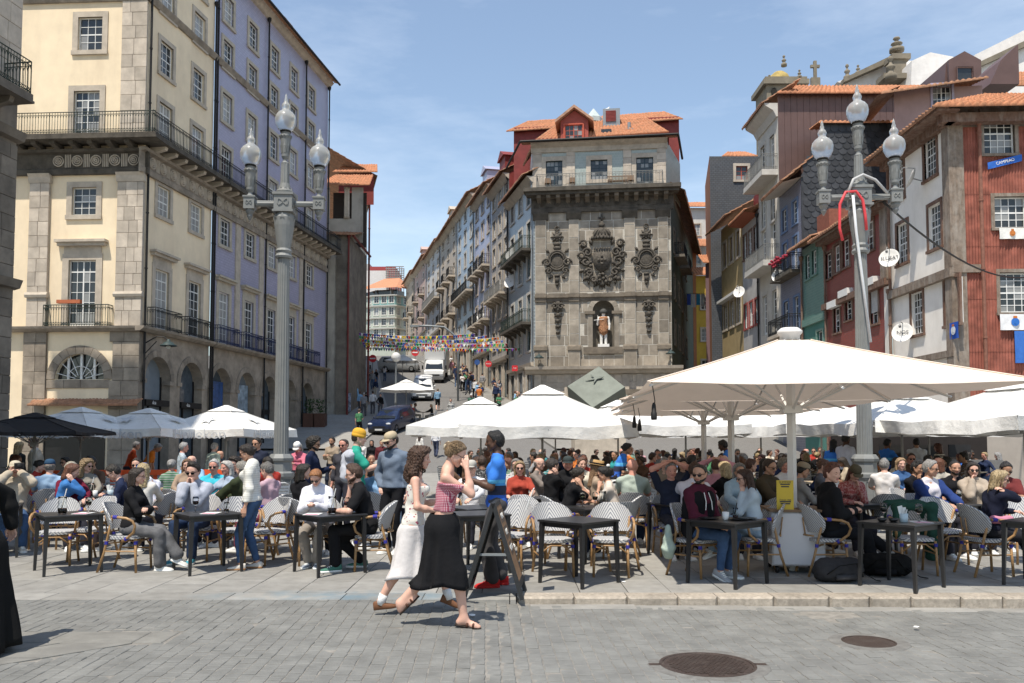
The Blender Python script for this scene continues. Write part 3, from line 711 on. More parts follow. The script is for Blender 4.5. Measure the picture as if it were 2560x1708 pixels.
for k in range(5):
 y1=7.27-k*.5;y0=y1-.49;m=MB();o_=lambda y:-(7.3-y)
 for a0,a1 in((-4.35,-3.77),(-3.74,-3.16)):
  m=MB();q=[(a0+o_(y0),y0),(a1+o_(y0),y0),(a1+o_(y1),y1),(a0+o_(y1),y1)]
  m.add([(x,y,-.05)for x,y in q]+[(x,y,-.004)for x,y in q],[(4,5,6,7)]+[(i,(i+1)%4,4+(i+1)%4,4+i)for i in range(4)]);ob('border_slab',m.mesh('slab',mats=(strip_m,)),road)
iron=mat('cast_iron',(.06,.043,.036),.55,.3,30,.3,120,metal=.2,dirt=.25,dscale=8,dcol=(.14,.125,.11))
def manhole(c,r,label,pat,sunk=.0):
 z=road_z(c[0])+.0035-sunk;t=thing('manhole_cover',label,'manhole cover',(c[0],c[1],z))
 ob('mortar_collar',MB().lathe([(r+.14,-.02),(r+.12,.0),(r*1.06,.001),(r*1.05,-.02)],40,cap=False).mesh('collar',mats=(mat('collar_mortar',(.165,.16,.148),.9,.25,12,.4,60,dirt=.5,dscale=4,dcol=(.11,.105,.1)),)),t);m=MB();m.lathe([(r*1.06,-.05),(r*1.06,.002),(r*.99,.002),(r*.98,-.006)],40,cap=False);ob('rim',m.mesh('rim',mats=(iron,)),t)
 m=MB();m.lathe([(r*.975,-.04),(r*.975,-.002),(.01,0)],40)
 if pat:
  for i in range(-9,10):
   for j in range(-9,10):
    px,py=(i+.5*(j%2))*r*.115,j*r*.105
    if px*px+py*py<(.86*r)**2:m.box(px-r*.047,px+r*.047,py-r*.035,py+r*.035,-.002,.0045)
  for s in(-1,1):m.box(s*r*1.05,s*r*1.3,-.03,.03,-.04,.002)
 ob('lid',m.mesh('lid',mats=(iron,)),t)
manhole(cov[0][0],.36,'large round cast iron cover with raised scale pattern set in the cobbles',True)
manhole(cov[1][0],.22,'small plain rusty brown iron cover set in the cobbles',False)
manhole(cov[2][0],.19,'sunken small iron cover in a chipped hole in front of the kerb',False,.022)
b=MB();b.quad((-45,9.5,-.02),(45,9.5,-.02),(45,RY0,-.02),(-45,RY0,-.02));pav=struct('plaza_pavement',b.mesh('pavement',mats=(mat('slab_joint',(.16,.145,.125),.95),)))
x=-9.0;nsl=0;restp=MB()
while x<9.5:
 w=rnd.uniform(.46,.62);y=9.62+rnd.choice((0,0,-.0));first=True
 while y<30:
  L=rnd.uniform(.8,1.25)if not first else rnd.uniform(.5,1.1);first=False
  v,f=stone_verts(x,x+w-.009,y,y+L-.009,rnd.uniform(-.003,.002),.05,.006)
  if y<15.5 and nsl<295 and abs(x)<.66*y:
   m=MB();m.add(v,f);ob('paving_slab',m.mesh('slab',mats=(granite_slab,)),pav);nsl+=1
  else:restp.add(v,f)
  y+=L
 x+=w
o=ob('paving_slabs',restp.mesh('slabs',mats=(granite_slab,)),pav);o['kind']='stuff'
b=MB();b.quad((-45,29.9,-.004),(-9,29.9,-.004),(-9,9.6,-.004),(-45,9.6,-.004));b.quad((9.4,9.6,-.004),(45,9.6,-.004),(45,29.9,-.004),(9.4,29.9,-.004));b.quad((-45,29.9,-.004),(45,29.9,-.004),(45,RY0,-.004),(-45,RY0,-.004))
ob('paving_sheet',b.mesh('far_paving',mats=(granite_slab,)),pav)
kerb=struct('kerb',MB().box(-.02,9.5,9.5,9.62,-.3,-.02).mesh('kerb',mats=(granite_kerb,)))
x=.05
while x<9.4:
 w=rnd.uniform(.42,.68);m=MB();m.cham(x+.004,x+w-.004,9.36-.004*x,9.615,-.25,.0,.022);me=m.mesh('kerb_stone',mats=(granite_kerb,));ob('kerb_stone',me,kerb);x+=w
x=-9
while x<9.4:
 w=rnd.uniform(.7,1.3);z=road_z(x+w/2)+.004;y0,y1=(9.22,9.61)if x<.05 else(9.12,9.36-.004*x)
 if x<.05<x+w:w=.05-x+.001
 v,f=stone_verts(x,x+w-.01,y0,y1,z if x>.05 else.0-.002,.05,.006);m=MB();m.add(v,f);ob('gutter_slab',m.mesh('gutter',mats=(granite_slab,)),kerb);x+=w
def brickmat(name,c1,c2,cm,sc,bw=.5,rh=.25,ms=.02,rough=.85,axis='xy',bump=.3,var=.2,dirt=0):
 if name in MATS:return MATS[name]
 m,nt,bs=nt_new(name);pos=objco(nt)if axis=='xz' else nt.nodes.new('ShaderNodeNewGeometry').outputs['Position']
 v=pos
 if axis=='xz':
  s=sepxyz(nt,pos);c=nt.nodes.new('ShaderNodeCombineXYZ');nt.links.new(s[0],c.inputs[0]);nt.links.new(s[2],c.inputs[1]);v=c.outputs[0]
 br=nd(nt,'ShaderNodeTexBrick',Scale=sc);br.inputs['Color1'].default_value=(*c1,1);br.inputs['Color2'].default_value=(*c2,1);br.inputs['Mortar'].default_value=(*cm,1)
 br.inputs['Mortar Size'].default_value=ms;br.inputs['Brick Width'].default_value=bw;br.inputs['Row Height'].default_value=rh;nt.links.new(v,br.inputs['Vector'])
 n=noise(nt,nt.nodes.new('ShaderNodeNewGeometry').outputs['Position'],1.3,6);out=mixc(nt,mathn(nt,'MULTIPLY',ramp(nt,n,.35,.7),var),br.outputs['Color'],(.12,.11,.10))
 nt.links.new(out,bs.inputs['Base Color']);bs.inputs['Roughness'].default_value=rough
 bn=nd(nt,'ShaderNodeBump',Strength=bump,Distance=.01);nt.links.new(br.outputs['Fac'],bn.inputs['Height']);bn.invert=True;nt.links.new(bn.outputs[0],bs.inputs['Normal'])
 MATS[name]=m;return m
setts=brickmat('street_setts',(.20,.195,.185),(.17,.165,.16),(.10,.095,.09),4,.5,.3,.03)
b=MB();ys=[RY0,50,60,75,100,120,170,260]
for a,c in zip(ys,ys[1:]):b.quad((-60,a,ramp_z(a)),(60,a,ramp_z(a)),(60,c,ramp_z(c)),(-60,c,ramp_z(c)))
struct('street',b.mesh('street',mats=(setts,)))
def strip_mesh(pts,dz,m,w=None):
 b=MB()
 for(l0,r0,y0),(l1,r1,y1)in zip(pts,pts[1:]):
  z0,z1=ramp_z(y0)+dz,ramp_z(y1)+dz
  b.quad((l0,y0,z0),(r0,y0,z0),(r1,y1,z1),(l1,y1,z1));b.quad((r0,y0,z0-dz),(r1,y1,z1-dz),(r1,y1,z1),(r0,y0,z0));b.quad((l0,y0,z0-dz),(l0,y0,z0),(l1,y1,z1),(l1,y1,z1-dz))
 return b.mesh('pavement',mats=(m,))
struct('sidewalk',strip_mesh([(-16,-9.3,50),(-14,-8.8,62),(-16,-11.3,75),(-24,-17.5,110),(-34,-25,150)],.13,granite_slab))
struct('sidewalk',strip_mesh([(2.6,5,50),(-.6,1.7,63.6),(-3.4,-.9,75),(-11.8,-9.2,110),(-21,-18.6,150)],.13,granite_slab))
def XX(x,Y):return XA(x*1.08936,Y)
def ZZ(y,Y):return ZA(y*1.08936,Y)
cream=mat('cream_plaster',(.84,.70,.50),.9,.07,1.2,.12,40,dirt=.5,dscale=.6,dcol=(.60,.48,.34),streak=.28)
granite=mat('granite_ashlar',(.50,.435,.36),.9,.16,2.5,.35,40,orand=.16,dirt=.35,dscale=.8,dcol=(.16,.14,.12))
granite_t=mat('granite_trim',(.50,.435,.355),.9,.14,3,.3,40,dirt=.4,dscale=.9,dcol=(.15,.13,.11))
darkstone=mat('weathered_stone',(.19,.165,.135),.95,.25,1.6,.5,25,orand=.2,dirt=.6,dscale=.7,dcol=(.05,.045,.04))
blackstone=mat('blackened_cornice',(.085,.075,.062),.95,.35,2.2,.5,20,dirt=.4,dscale=1.2,dcol=(.2,.17,.13))
white_paint=mat('white_paint',(.74,.74,.72),.5,.05,8)
dkblue_paint=mat('dark_blue_paint',(.02,.045,.06),.45,.1)
brown_paint=mat('peeling_brown_paint',(.15,.085,.06),.8,.3,9,.4,50,dirt=.5,dscale=5,dcol=(.36,.31,.26),streak=.25)
green_iron=mat('green_wrought_iron',(.03,.045,.035),.6,.2,20)
black_iron=mat('black_wrought_iron',(.012,.013,.014),.6,.2,20)
blue_iron=mat('blue_wrought_iron',(.015,.022,.07),.6,.2,20)
grey_iron=mat('grey_wrought_iron',(.20,.20,.19),.6,.2,20)
tile_m=mat('roof_tile',(.49,.215,.115),.85,.3,5,.3,60,dirt=.55,dscale=1.6,dcol=(.22,.15,.09))
tile_old=mat('mossy_roof_tile',(.36,.185,.11),.9,.35,4,.4,60,dirt=.6,dscale=1.2,dcol=(.17,.13,.08))
redmetal=mat('red_sheet_metal',(.20,.035,.03),.6,.2,2)
pipe_m=mat('downpipe_black',(.015,.014,.014),.6,.2)
def glass_mat(name,dark,light,share):
 m,nt,b=nt_new(name)
 r=nt.nodes.new('ShaderNodeObjectInfo').outputs['Random'];pos=nt.nodes.new('ShaderNodeNewGeometry').outputs['Position']
 f=ramp(nt,r,share-.02,share+.02);n=noise(nt,pos,2.3,3)
 a=mixc(nt,n,tuple(x*.4 for x in dark),tuple(x*1.6 for x in dark));nt.links.new(mixc(nt,f,mixc(nt,n,tuple(x*.7 for x in light),light),a),b.inputs['Base Color'])
 b.inputs['Roughness'].default_value=.06;b.inputs['Specular IOR Level'].default_value=.55;MATS[name]=m
 bn=nd(nt,'ShaderNodeBump',Strength=.02,Distance=.05);nt.links.new(noise(nt,pos,1.4,2),bn.inputs['Height']);nt.links.new(bn.outputs[0],b.inputs['Normal']);return m
pane_m=glass_mat('window_glass',(.03,.034,.036),(.30,.30,.29),.34)
pane_far=glass_mat('window_glass_curtain',(.04,.045,.05),(.38,.38,.37),.45)
def window_meshes(w,h,cols,rows,kind,fw=.055,bw=.026):
 """frame mesh (origin bottom centre, wall plane y=0) and the pane cells"""
 f=MB();d0,d1=.10,.16
 f.box(-w/2,-w/2+fw,d0,d1,0,h);f.box(w/2-fw,w/2,d0,d1,0,h);f.box(-w/2+fw,w/2-fw,d0,d1,0,fw*(3.2 if kind=='door' else 1.2));f.box(-w/2+fw,w/2-fw,d0,d1,h-fw,h)
 xs0,xs1,zs0,zs1=-w/2+fw,w/2-fw,fw*(3.2 if kind=='door' else 1.2),h-fw
 mids=[]
 if kind=='sash':mids=[.5]
 if kind=='door':mids=[1-1/rows]
 cw=(xs1-xs0)/cols;rh=(zs1-zs0)/rows
 for i in range(1,cols):
  t=bw*(2.4 if kind in('door','casement')and i*2==cols else 1);x=xs0+cw*i;f.box(x-t/2,x+t/2,d0+.008,d1-.002,zs0,zs1)
 for j in range(1,rows):
  t=bw*(2.2 if any(abs(j/rows-m)<.01 for m in mids)else 1);z=zs0+rh*j;f.box(xs0,xs1,d0+.011,d1-.005,z-t/2,z+t/2)
 cells=[(xs0+cw*(i+.5),zs0+rh*(j+.5))for i in range(cols)for j in range(rows)]
 one=MB().box(-cw/2,cw/2,d0+.028,d0+.036,-rh/2,rh/2).mesh('pane');big=MB().box(xs0,xs1,d0+.028,d0+.036,zs0,zs1).mesh('pane')
 return f.mesh('window_frame'),one,big,cells
WM={}
class Fac:
 def __init__(s,root,p0,p1):
  s.root=root;s.p0=Vector((*p0,0));d=Vector((*p1,0))-s.p0;s.L=d.length;s.ang=math.atan2(d.y,d.x);s.open=[]
  s.M=Matrix.Translation(-Vector((root.location.x,root.location.y,root.location.z)))@Matrix.Translation(s.p0)@Matrix.Rotation(s.ang,4,'Z')
  s.dir=d.normalized()
 def put(s,name,me,u=0,z=0,n=0,mats=None,parent=None,scale=None):
  M=s.M@Matrix.Translation((u,-n,z))
  if scale:M=M@Matrix.Diagonal((*scale,1))
  return ob(name,me,s.root,M=M,mats=mats)
 def sub(s,name,me,parent,u=0,z=0,n=0,mats=None,scale=None):
  return ob(name,me,parent,loc=(u,-n,z),mats=mats,scale=scale)
 def uY(s,Y):return(Y-s.p0 .y)/s.dir.y
 def upx(s,px):
  k=(px-CX)/FPX;return(k*s.p0 .y-s.p0 .x)/(s.dir.x-k*s.dir.y)
 def window(s,u,z,w,h,cols=3,rows=4,kind='sash',frame=None,sur=.2,surm=None,panes=False,glass=None,sill=True,proud=.05,lintel=0,name='window',opn=True):
  key=(round(w,2),round(h,2),cols,rows,kind)
  if key not in WM:WM[key]=window_meshes(key[0],key[1],cols,rows,kind)
  fm,one,big,cells=WM[key]
  if opn:s.open.append((u-w/2,u+w/2,z,z+h))
  win=s.put('french_door' if kind=='door' else name,fm,u,z,0,(frame or white_paint,))
  gm=glass or pane_m
  if panes:
   for cx,cz in cells:s.sub('pane',one,win,cx,cz,0,(gm,))
  else:s.sub('pane',big,win,0,0,0,(gm,))
  if sur:
   k2=('sur',key[0],key[1],sur,proud,sill,lintel,kind)
   if k2 not in WM:
    b=MB();b.box(-w/2-sur,-w/2,-proud,.06,-.0,h);b.box(w/2,w/2+sur,-proud,.06,0,h);b.box(-w/2-sur,w/2+sur,-proud,.06,h,h+sur)
    if sill and kind!='door':b.box(-w/2-sur-.02,w/2+sur+.02,-proud-.05,.06,-sur*.8,0)
    if lintel:
     b.box(-w/2-sur*.8,w/2+sur*.8,-proud+.01,.05,h+sur,h+sur+lintel*.55)
     b.box(-w/2-sur*1.6,w/2+sur*1.6,-proud-.18,.05,h+sur+lintel*.55,h+sur+lintel*.8);b.box(-w/2-sur*1.85,w/2+sur*1.85,-proud-.3,.05,h+sur+lintel*.8,h+sur+lintel)
    WM[k2]=b.mesh('surround')
   s.sub('surround',WM[k2],win,0,0,0,(surm or granite_t,))
  return win
 def wall(s,m,u0,u1,z0,z1,n=0,depth=.22,name='wall',extra=()):
  ops=[o for o in s.open if o[1]>u0 and o[0]<u1 and o[3]>z0 and o[2]<z1]+list(extra)
  us=sorted({u0,u1}|{min(max(v,u0),u1)for o in ops for v in o[:2]});zs=sorted({z0,z1}|{min(max(v,z0),z1)for o in ops for v in o[2:]})
  b=MB()
  for a,c in zip(us,us[1:]):
   j=0
   while j<len(zs)-1:
    def hole(j):return any(o[0]-1e-6<=a and c<=o[1]+1e-6 and o[2]-1e-6<=zs[j]and zs[j+1]<=o[3]+1e-6 for o in ops)
    if hole(j):j+=1;continue
    k=j
    while k+1<len(zs)-1 and not hole(k+1):k+=1
    b.quad((a,-n,zs[j]),(c,-n,zs[j]),(c,-n,zs[k+1]),(a,-n,zs[k+1]));j=k+1
  for o in ops:
   a,c,e,f=max(o[0],u0),min(o[1],u1),max(o[2],z0),min(o[3],z1)
   b.quad((a,-n,e),(a,depth,e),(a,depth,f),(a,-n,f));b.quad((c,-n,e),(c,-n,f),(c,depth,f),(c,depth,e));b.quad((a,-n,f),(a,depth,f),(c,depth,f),(c,-n,f));b.quad((a,-n,e),(c,-n,e),(c,depth,e),(a,depth,e))
  return s.put(name,b.mesh(name,mats=(m,)))
 def box(s,name,m,u0,u1,z0,z1,n0,n1,parent=None):
  return s.put(name,MB().box(u0,u1,-n1,-n0,z0,z1).mesh(name,mats=(m,)))
 def band(s,name,m,u0,u1,prof):
  b=MB();b.add([(u,-n,z)for u in(u0,u1)for n,z in prof],[(i,i+1,len(prof)+i+1,len(prof)+i)for i in range(len(prof)-1)]+[tuple(range(len(prof))),tuple(range(2*len(prof)-1,len(prof)-1,-1))])
  return s.put(name,b.mesh(name,mats=(m,)))
 def blocks(s,m,u0,u1,z0,z1,ch,wmin,wmax,n0,n1,parent,skip=(),cham=.012,name='stone',rg=rnd,gap=.006):
  z=z0;cnt=0
  while z<z1-.05:
   h=min(rg.uniform(ch*.85,ch*1.15),z1-z)
   if z1-z-h<ch*.4:h=z1-z
   u=u0
   while u<u1-.03:
    w=rg.uniform(wmin,wmax)
    if u1-u-w<wmin*.55:w=u1-u
    a,c,e,f=u+gap,u+w-gap,z+gap,z+h-gap
    for o in skip:
     if c>o[0]and a<o[1]and f>o[2]and e<o[3]:
      if a<o[0]-.06:c=o[0]-gap
      elif c>o[1]+.06:a=o[1]+gap
      elif e<o[2]-.08:f=o[2]-gap
      elif f>o[3]+.08:e=o[3]+gap
      else:a=c
    if c-a>.05 and f-e>.05:
     me=MB().cham(-(c-a)/2,(c-a)/2,0,n1-n0,-(f-e)/2,(f-e)/2,cham).mesh(name,mats=(m,))
     ob(name,me,parent,loc=((a+c)/2,-n1-rg.uniform(0,.008),(e+f)/2));cnt+=1
    u+=w
   z+=h
  return cnt
 def railing(s,u0,u1,z,h,depth,m,ret=True,gap=.11,style='scroll',parent=None,name='railing',t=.012):
  b=MB();segs=[((u0,-depth),(u1,-depth))]
  if ret:segs+=[((u0,0),(u0,-depth)),((u1,-depth),(u1,0))]
  for(xa,ya),(xb,yb)in segs:
   L=math.hypot(xb-xa,yb-ya);n=max(2,int(L/gap))
   for zz,tt in((z+h,.022),(z+.06,.016),(z+h-.12,.012),(z+.18,.01)):b.tube([(xa,ya,zz),(xb,yb,zz)],tt,4)
   for i in range(n+1):
    f=i/n;x,y=xa+(xb-xa)*f,ya+(yb-ya)*f;b.tube([(x,y,z),(x,y,z+h)],t if i%10 else t*1.7,4)
    if style=='scroll' and i<n:
     x2,y2=xa+(xb-xa)*(f+1/n),ya+(yb-ya)*(f+1/n)
     arc=[((x+(x2-x)*q),y+(y2-y)*q,z+h-.12-.16*(1-math.sin(math.pi*q)))for q in np.linspace(0,1,6)];b.tube(arc,t*.8,3)
     b.tube([(x,y,z+.06),(x2,y2,z+.18)],t*.7,3);b.tube([(x2,y2,z+.06),(x,y,z+.18)],t*.7,3)
  return s.put(name,b.mesh('railing',mats=(m,)))
 def balcony(s,u0,u1,z,depth,sm_,rm,h=.95,brackets=0,thick=.14,style='scroll',gap=.11,t=.012):
  p=s.put('balcony',MB().box(u0,u1,-depth,0,z-thick,z).box(u0-.03,u1+.03,-depth-.03,0,z-thick-.07,z-thick).mesh('balcony',mats=(sm_,)))
  if brackets:
   me=MB().prism([(0,0),(depth*.8,0),(depth*.75,-.16),(depth*.3,-.3),(0,-.5)],-.09,.09).mesh('bracket')
   for i in range(brackets):
    u=u0+(u1-u0)*(i+.5)/brackets
    ob('bracket',me,p,M=Matrix.Translation((u,0,z-thick-.07))@Matrix.Rotation(R(-90),4,'Z'),mats=(sm_,))
  r=s.railing(u0+.04,u1-.04,z,h,depth-.06,rm,style=style,gap=gap,t=t);return p,r
 def pipe(s,u,z0,z1,n=.1,r=.055,m=None,hop=True):
  b=MB();b.tube([(u,-n,z0),(u,-n,z1)],r,8)
  z=z0+1.5
  while z<z1:b.tube([(u,-n,z),(u,-n,z+.06)],r*1.35,8);z+=2.6
  if hop:b.lathe([(r,-.3),(r*2.3,-.12),(r*2.4,0)],8,Matrix.Translation((u,-n,z1)))
  return s.put('downpipe',b.mesh('downpipe',mats=(m or pipe_m,)))
 def stays(s):pass
def wavy_roof(A,B,C,D,tw=.22,tl=.40,amp=.055,m=None,k=6):
 """tile sheet: A-B eave, D-C ridge; one bump per tile column, a step per tile row"""
 A,B,C,D=map(Vector,(A,B,C,D));nu=max(2,int((B-A).length/tw));nv=max(1,int((D-A).length/tl));nrm=(B-A).cross(D-A).normalized()
 if nrm.z<0:nrm=-nrm
 V=[];rows=[]
 for j in range(nv):
  rows+=[(j/nv,.045),((j+.98)/nv,.0)]
 nc=nu*k+1
 for v,h in rows:
  for i in range(nc):
   u=i/(nc-1);p=A.lerp(B,u).lerp(D.lerp(C,u),v);ph=(i%k)/k
   V.append(p+nrm*(h+amp*(abs(math.sin(math.pi*ph))if True else 0)+.012*math.sin(7.3*(i//k)+3.1*(v*nv//1))))
 Q=[(j*nc+i,j*nc+i+1,(j+1)*nc+i+1,(j+1)*nc+i)for j in range(len(rows)-1)for i in range(nc-1)]
 n0=len(V);V+=[A.lerp(B,i/(nc-1))-nrm*.03 for i in range(nc)];Q+=[(n0+i,n0+i+1,i+1,i)for i in range(nc-1)]
 me=np_mesh('tiles',np.array([tuple(v)for v in V]),np.array(Q),(m or tile_m,),smooth=False);return me
def roof(root,name,A,B,C,D,m=None,**kw):
 off=root.location;sh=lambda p:Vector(p)-Vector(off)
 o=ob(name,wavy_roof(sh(A),sh(B),sh(C),sh(D),m=m,**kw),root);return o
def pmesh(root,name,m,b,smooth=False):
 off=root.location;b.v=[(x-off.x,y-off.y,z-off.z)for x,y,z in b.v]
 return ob(name,b.mesh(name,smooth,(m,)),root)
def dish(root,P0,r=.42,face=(-.5,-1,.5),label=None,text=None):
 d=thing('satellite_dish',label,'satellite dish',P0)
 M=Vector(face).to_track_quat('Z','Y').to_matrix().to_4x4()
 b=MB();b.lathe([(.01,-.10),(r*.4,-.09),(r*.75,-.05),(r,.0),(r*1.01,.01),(r*.98,.01),(r*.74,-.035),(r*.4,-.07),(.01,-.08)],24,M,cap=False);ob('reflector',b.mesh('reflector',True,(mat('dish_white',(.72,.71,.68),.5,.06),)),d)
 b=MB();b.tube([M@Vector((0,r*.95,0)),M@Vector((0,r*.75,.42)),M@Vector((0,.1,.5))],.018,6);b.tube([M@Vector((0,.12,.52)),M@Vector((0,.06,.42))],.05,8);ob('feed_arm',b.mesh('feed_arm',mats=(mat('dish_grey',(.25,.25,.25),.6),)),d)
 b=MB();b.tube([(0,0,0),M@Vector((0,0,-.12)),M@Vector((0,0,-.12))+Vector((.35,.1,-.05))],.025,6);ob('bracket',b.mesh('bracket',mats=(MATS['dish_grey'],)),d)
 if text:
  c=bpy.data.curves.new('txt','FONT');c.body=text;c.size=r*.55;c.align_x='CENTER';c.align_y='CENTER';c.extrude=.004
  me=text_mesh(c);ob('lettering',me,d,M=M@Matrix.Translation((0,0,-.02)),mats=(mat('dish_print',(.05,.05,.06),.7,0),))
 return d
def text_mesh(c):
 o=bpy.data.objects.new('t',c);COL.objects.link(o);dg=bpy.context.evaluated_depsgraph_get();me=bpy.data.meshes.new_from_object(o.evaluated_get(dg));bpy.data.objects.remove(o);return me
def lettering(txt,size,extr=.004):
 c=bpy.data.curves.new('txt','FONT');c.body=txt;c.size=size;c.align_x='CENTER';c.align_y='CENTER';c.extrude=extr;return text_mesh(c)
CY=39.0
bl=thing('corner_building','cream plastered corner building with granite trim and long iron balcony','building',(-17.07,CY,0))
F=Fac(bl,(-25.0,39.45),(-17.07,CY));E=Fac(bl,(-17.07,CY),(-17.07+.1456*6.35,CY+6.35))
z1f,zbal,zstr,ztop=ZZ(750,CY),ZZ(320,CY),ZZ(-12,CY),ZZ(-150,CY)
uc=5.12
low_st=mat('brown_granite',(.29,.245,.195),.92,.22,2,.4,30,orand=.18,dirt=.6,dscale=.8,dcol=(.10,.085,.07));band_st=mat('band_granite',(.30,.255,.205),.92,.25,2.5,.4,30,dirt=.6,dscale=.9,dcol=(.09,.078,.065))
F.window(5.2,ZZ(113,CY),1.18,ZZ(36,CY)-ZZ(113,CY),3,4,panes=True,sur=.26)
F.window(uc,zbal+.02,1.25,ZZ(207,CY)-zbal,4,6,'door',panes=True,sur=.26)
F.window(uc,ZZ(492,CY),1.16,ZZ(428,CY)-ZZ(492,CY),3,4,panes=True,sur=.26)
F.window(uc,z1f+.03,1.3,ZZ(597,CY)-z1f,4,6,'door',panes=True,sur=.3,lintel=.62)
wf=F.wall(cream,0,F.L,z1f,zstr)
F.wall(cream,0,F.L,zstr,ztop)
zs,rr=ZZ(870,CY),1.18
b=MB();N=18
pts=[(uc+rr*math.cos(math.pi*i/N),zs+rr*math.sin(math.pi*i/N))for i in range(N+1)]
for(a0,c0),(a1,c1)in zip(pts,pts[1:]):b.quad((a1,0,c1),(a0,0,c0),(a0,0,z1f),(a1,0,z1f));b.quad((a0,0,c0),(a1,0,c1),(a1,.4,c1),(a0,.4,c0))
b.quad((0,0,zs),(uc-rr,0,zs),(uc-rr,0,z1f),(0,0,z1f));b.quad((uc+rr,0,zs),(F.L,0,zs),(F.L,0,z1f),(uc+rr,0,z1f));b.quad((uc-rr,0,zs),(uc-rr,.4,zs),(uc+rr,.4,zs),(uc+rr,0,zs))
b.quad((0,0,-.2),(F.L,0,-.2),(F.L,0,zs),(0,0,zs));gw=F.put('ground_floor_wall',b.mesh('wall',mats=(cream,)))
b=MB();b.add([(uc,.25,zs)]+[(p,.25,q)for p,q in pts],[(0,i+1,i+2)for i in range(N)]);lun=F.put('lunette_window',b.mesh('lunette',mats=(pane_m,)))
b=MB()
for u in(-.62,0,.62):b.box(uc+u-.05,uc+u+.05,.12,.2,zs,zs+math.sqrt(rr*rr-u*u))
for a in np.linspace(0.25,math.pi-.25,7):b.tube([(uc+.25*math.cos(a),.05,zs+.2*math.sin(a)),(uc+rr*math.cos(a*1.0),.05,zs+rr*math.sin(a))],.018,4)
b.tube([(uc+.6*math.cos(a),.05,zs+.6*math.sin(a))for a in np.linspace(0,math.pi,15)],.018,4)
F.sub('grille',b.mesh('grille',mats=(white_paint,)),lun)
def voussoirs(fac,uc,zs,r0,r1,n,m,parent,proud=.06):
 for i in range(n):
  a0,a1=math.pi*i/n+.006,math.pi*(i+1)/n-.006;q=[(uc+r*math.cos(a),zs+r*math.sin(a))for r,a in((r0,a0),(r0,(a0+a1)/2),(r0,a1),(r1,a1),(r1,(a0+a1)/2),(r1,a0))]
  fac.sub('voussoir',MB().prism(q,-proud,.02).mesh('voussoir',mats=(m,)),parent)
voussoirs(F,uc,zs,rr,rr+.38,11,low_st,gw)
sk=[(uc-rr-.4,uc+rr+.4,zs-.05,zs+rr+.45)]
F.blocks(low_st,2.45,3.55,-.1,z1f-.12,.62,.5,.62,0,.12,gw);F.blocks(low_st,6.55,F.L+.02,-.1,z1f-.12,.62,.55,.7,0,.12,gw,sk)
F.blocks(low_st,3.56,6.54,zs-.42,zs-.02,.4,.8,1.1,0,.05,gw);F.blocks(low_st,3.56,6.54,2.0,2.6,.5,.7,1.0,0,.05,gw)
o=F.put('tile_ledge',wavy_roof((3.0,-.55,ZZ(931,CY)),(8.15,-.55,ZZ(931,CY)),(8.15,0,ZZ(915,CY)),(3.0,0,ZZ(915,CY)),.16,.3,.03,tile_old))
F.box('awning_box',mat('awning_green',(.02,.05,.04),.6),3.1,7.2,ZZ(972,CY),ZZ(962,CY),.1,.5);F.box('shop_front',mat('shop_dark',(.012,.012,.013),.3,.3),3.3,6.4,0.1,1.9,0,.04)
for u0,u1 in((2.55,3.5),(6.75,F.L+.06)):
 p=F.box('pilaster',granite_t,u0,u1,z1f,ZZ(400,CY),0,.10);F.blocks(granite,u0,u1,z1f+.02,ZZ(418,CY),.62,.34,.6,.1,.135,p)
 F.band('capital',granite_t,u0-.04,u1+.05,[(0,ZZ(418,CY)),(.16,ZZ(418,CY)),(.2,ZZ(412,CY)),(.22,ZZ(405,CY)),(.30,ZZ(398,CY)),(0,ZZ(398,CY))]);F.band('base_moulding',granite_t,u0-.05,u1+.06,[(0,ZZ(682,CY)),(.2,ZZ(682,CY)),(.24,ZZ(676,CY)),(.18,ZZ(670,CY)),(0,ZZ(668,CY))])
p=F.box('quoin',granite_t,6.75,F.L+.03,zbal,ztop,0,.05);F.blocks(granite,6.75,F.L+.03,zbal,ztop,.68,.38,.75,.05,.075,p)
for(u0,u1,f)in((0,F.L+.45,F),(-.45,6.35,E)):
 f.band('entablature',band_st if f is E else blackstone,u0,u1-(.2 if f is F else 0),[(0,ZZ(400,CY)),(.16,ZZ(400,CY)),(.18,ZZ(388,CY)),(.10,ZZ(385,CY)),(.10,ZZ(352,CY)),(.3,ZZ(350,CY)),(.34,ZZ(344,CY)),(0,ZZ(344,CY))])
 f.band('ledge',band_st,u0,u1-(.2 if f is F else 0),[(0,z1f-.22),(.25,z1f-.22),(.42,z1f-.1),(.45,z1f),(0,z1f)])
 f.band('string_course',band_st,u0*.3,u1-.3 if f is F else u1,[(0,zstr-.3),(.1,zstr-.3),(.22,zstr-.05),(.22,zstr),(0,zstr)])
def rosettes(f,u0,u1,z,parent,step,r=.27):
 me=MB();
 for q in(.98,.62,.3):me.lathe([(r*q,0),(r*q,.05+.03*(1-q)),(r*(q-.14),.05+.03*(1-q)),(r*(q-.2),.01)],14,Matrix.Rotation(R(90),4,'X'),cap=False)
 me=me.mesh('rosette',True);tr=MB().box(-.06,-.02,-.03,0,-.3,.3).box(.02,.06,-.03,0,-.3,.3).box(.1,.14,-.03,0,-.3,.3).box(-.14,-.1,-.03,0,-.3,.3).mesh('triglyph')
 u=u0
 while u<u1:
  f.put('rosette',me,u,z,.105,(granite_t,));
  if u+step/2<u1:f.put('triglyph',tr,u+step/2,z,.1,(granite_t,))
  u+=step
zf=(ZZ(385,CY)+ZZ(352,CY))/2
rosettes(F,3.9,7.6,zf,bl,.9);rosettes(E,.5,6.3,zf,bl,.9)
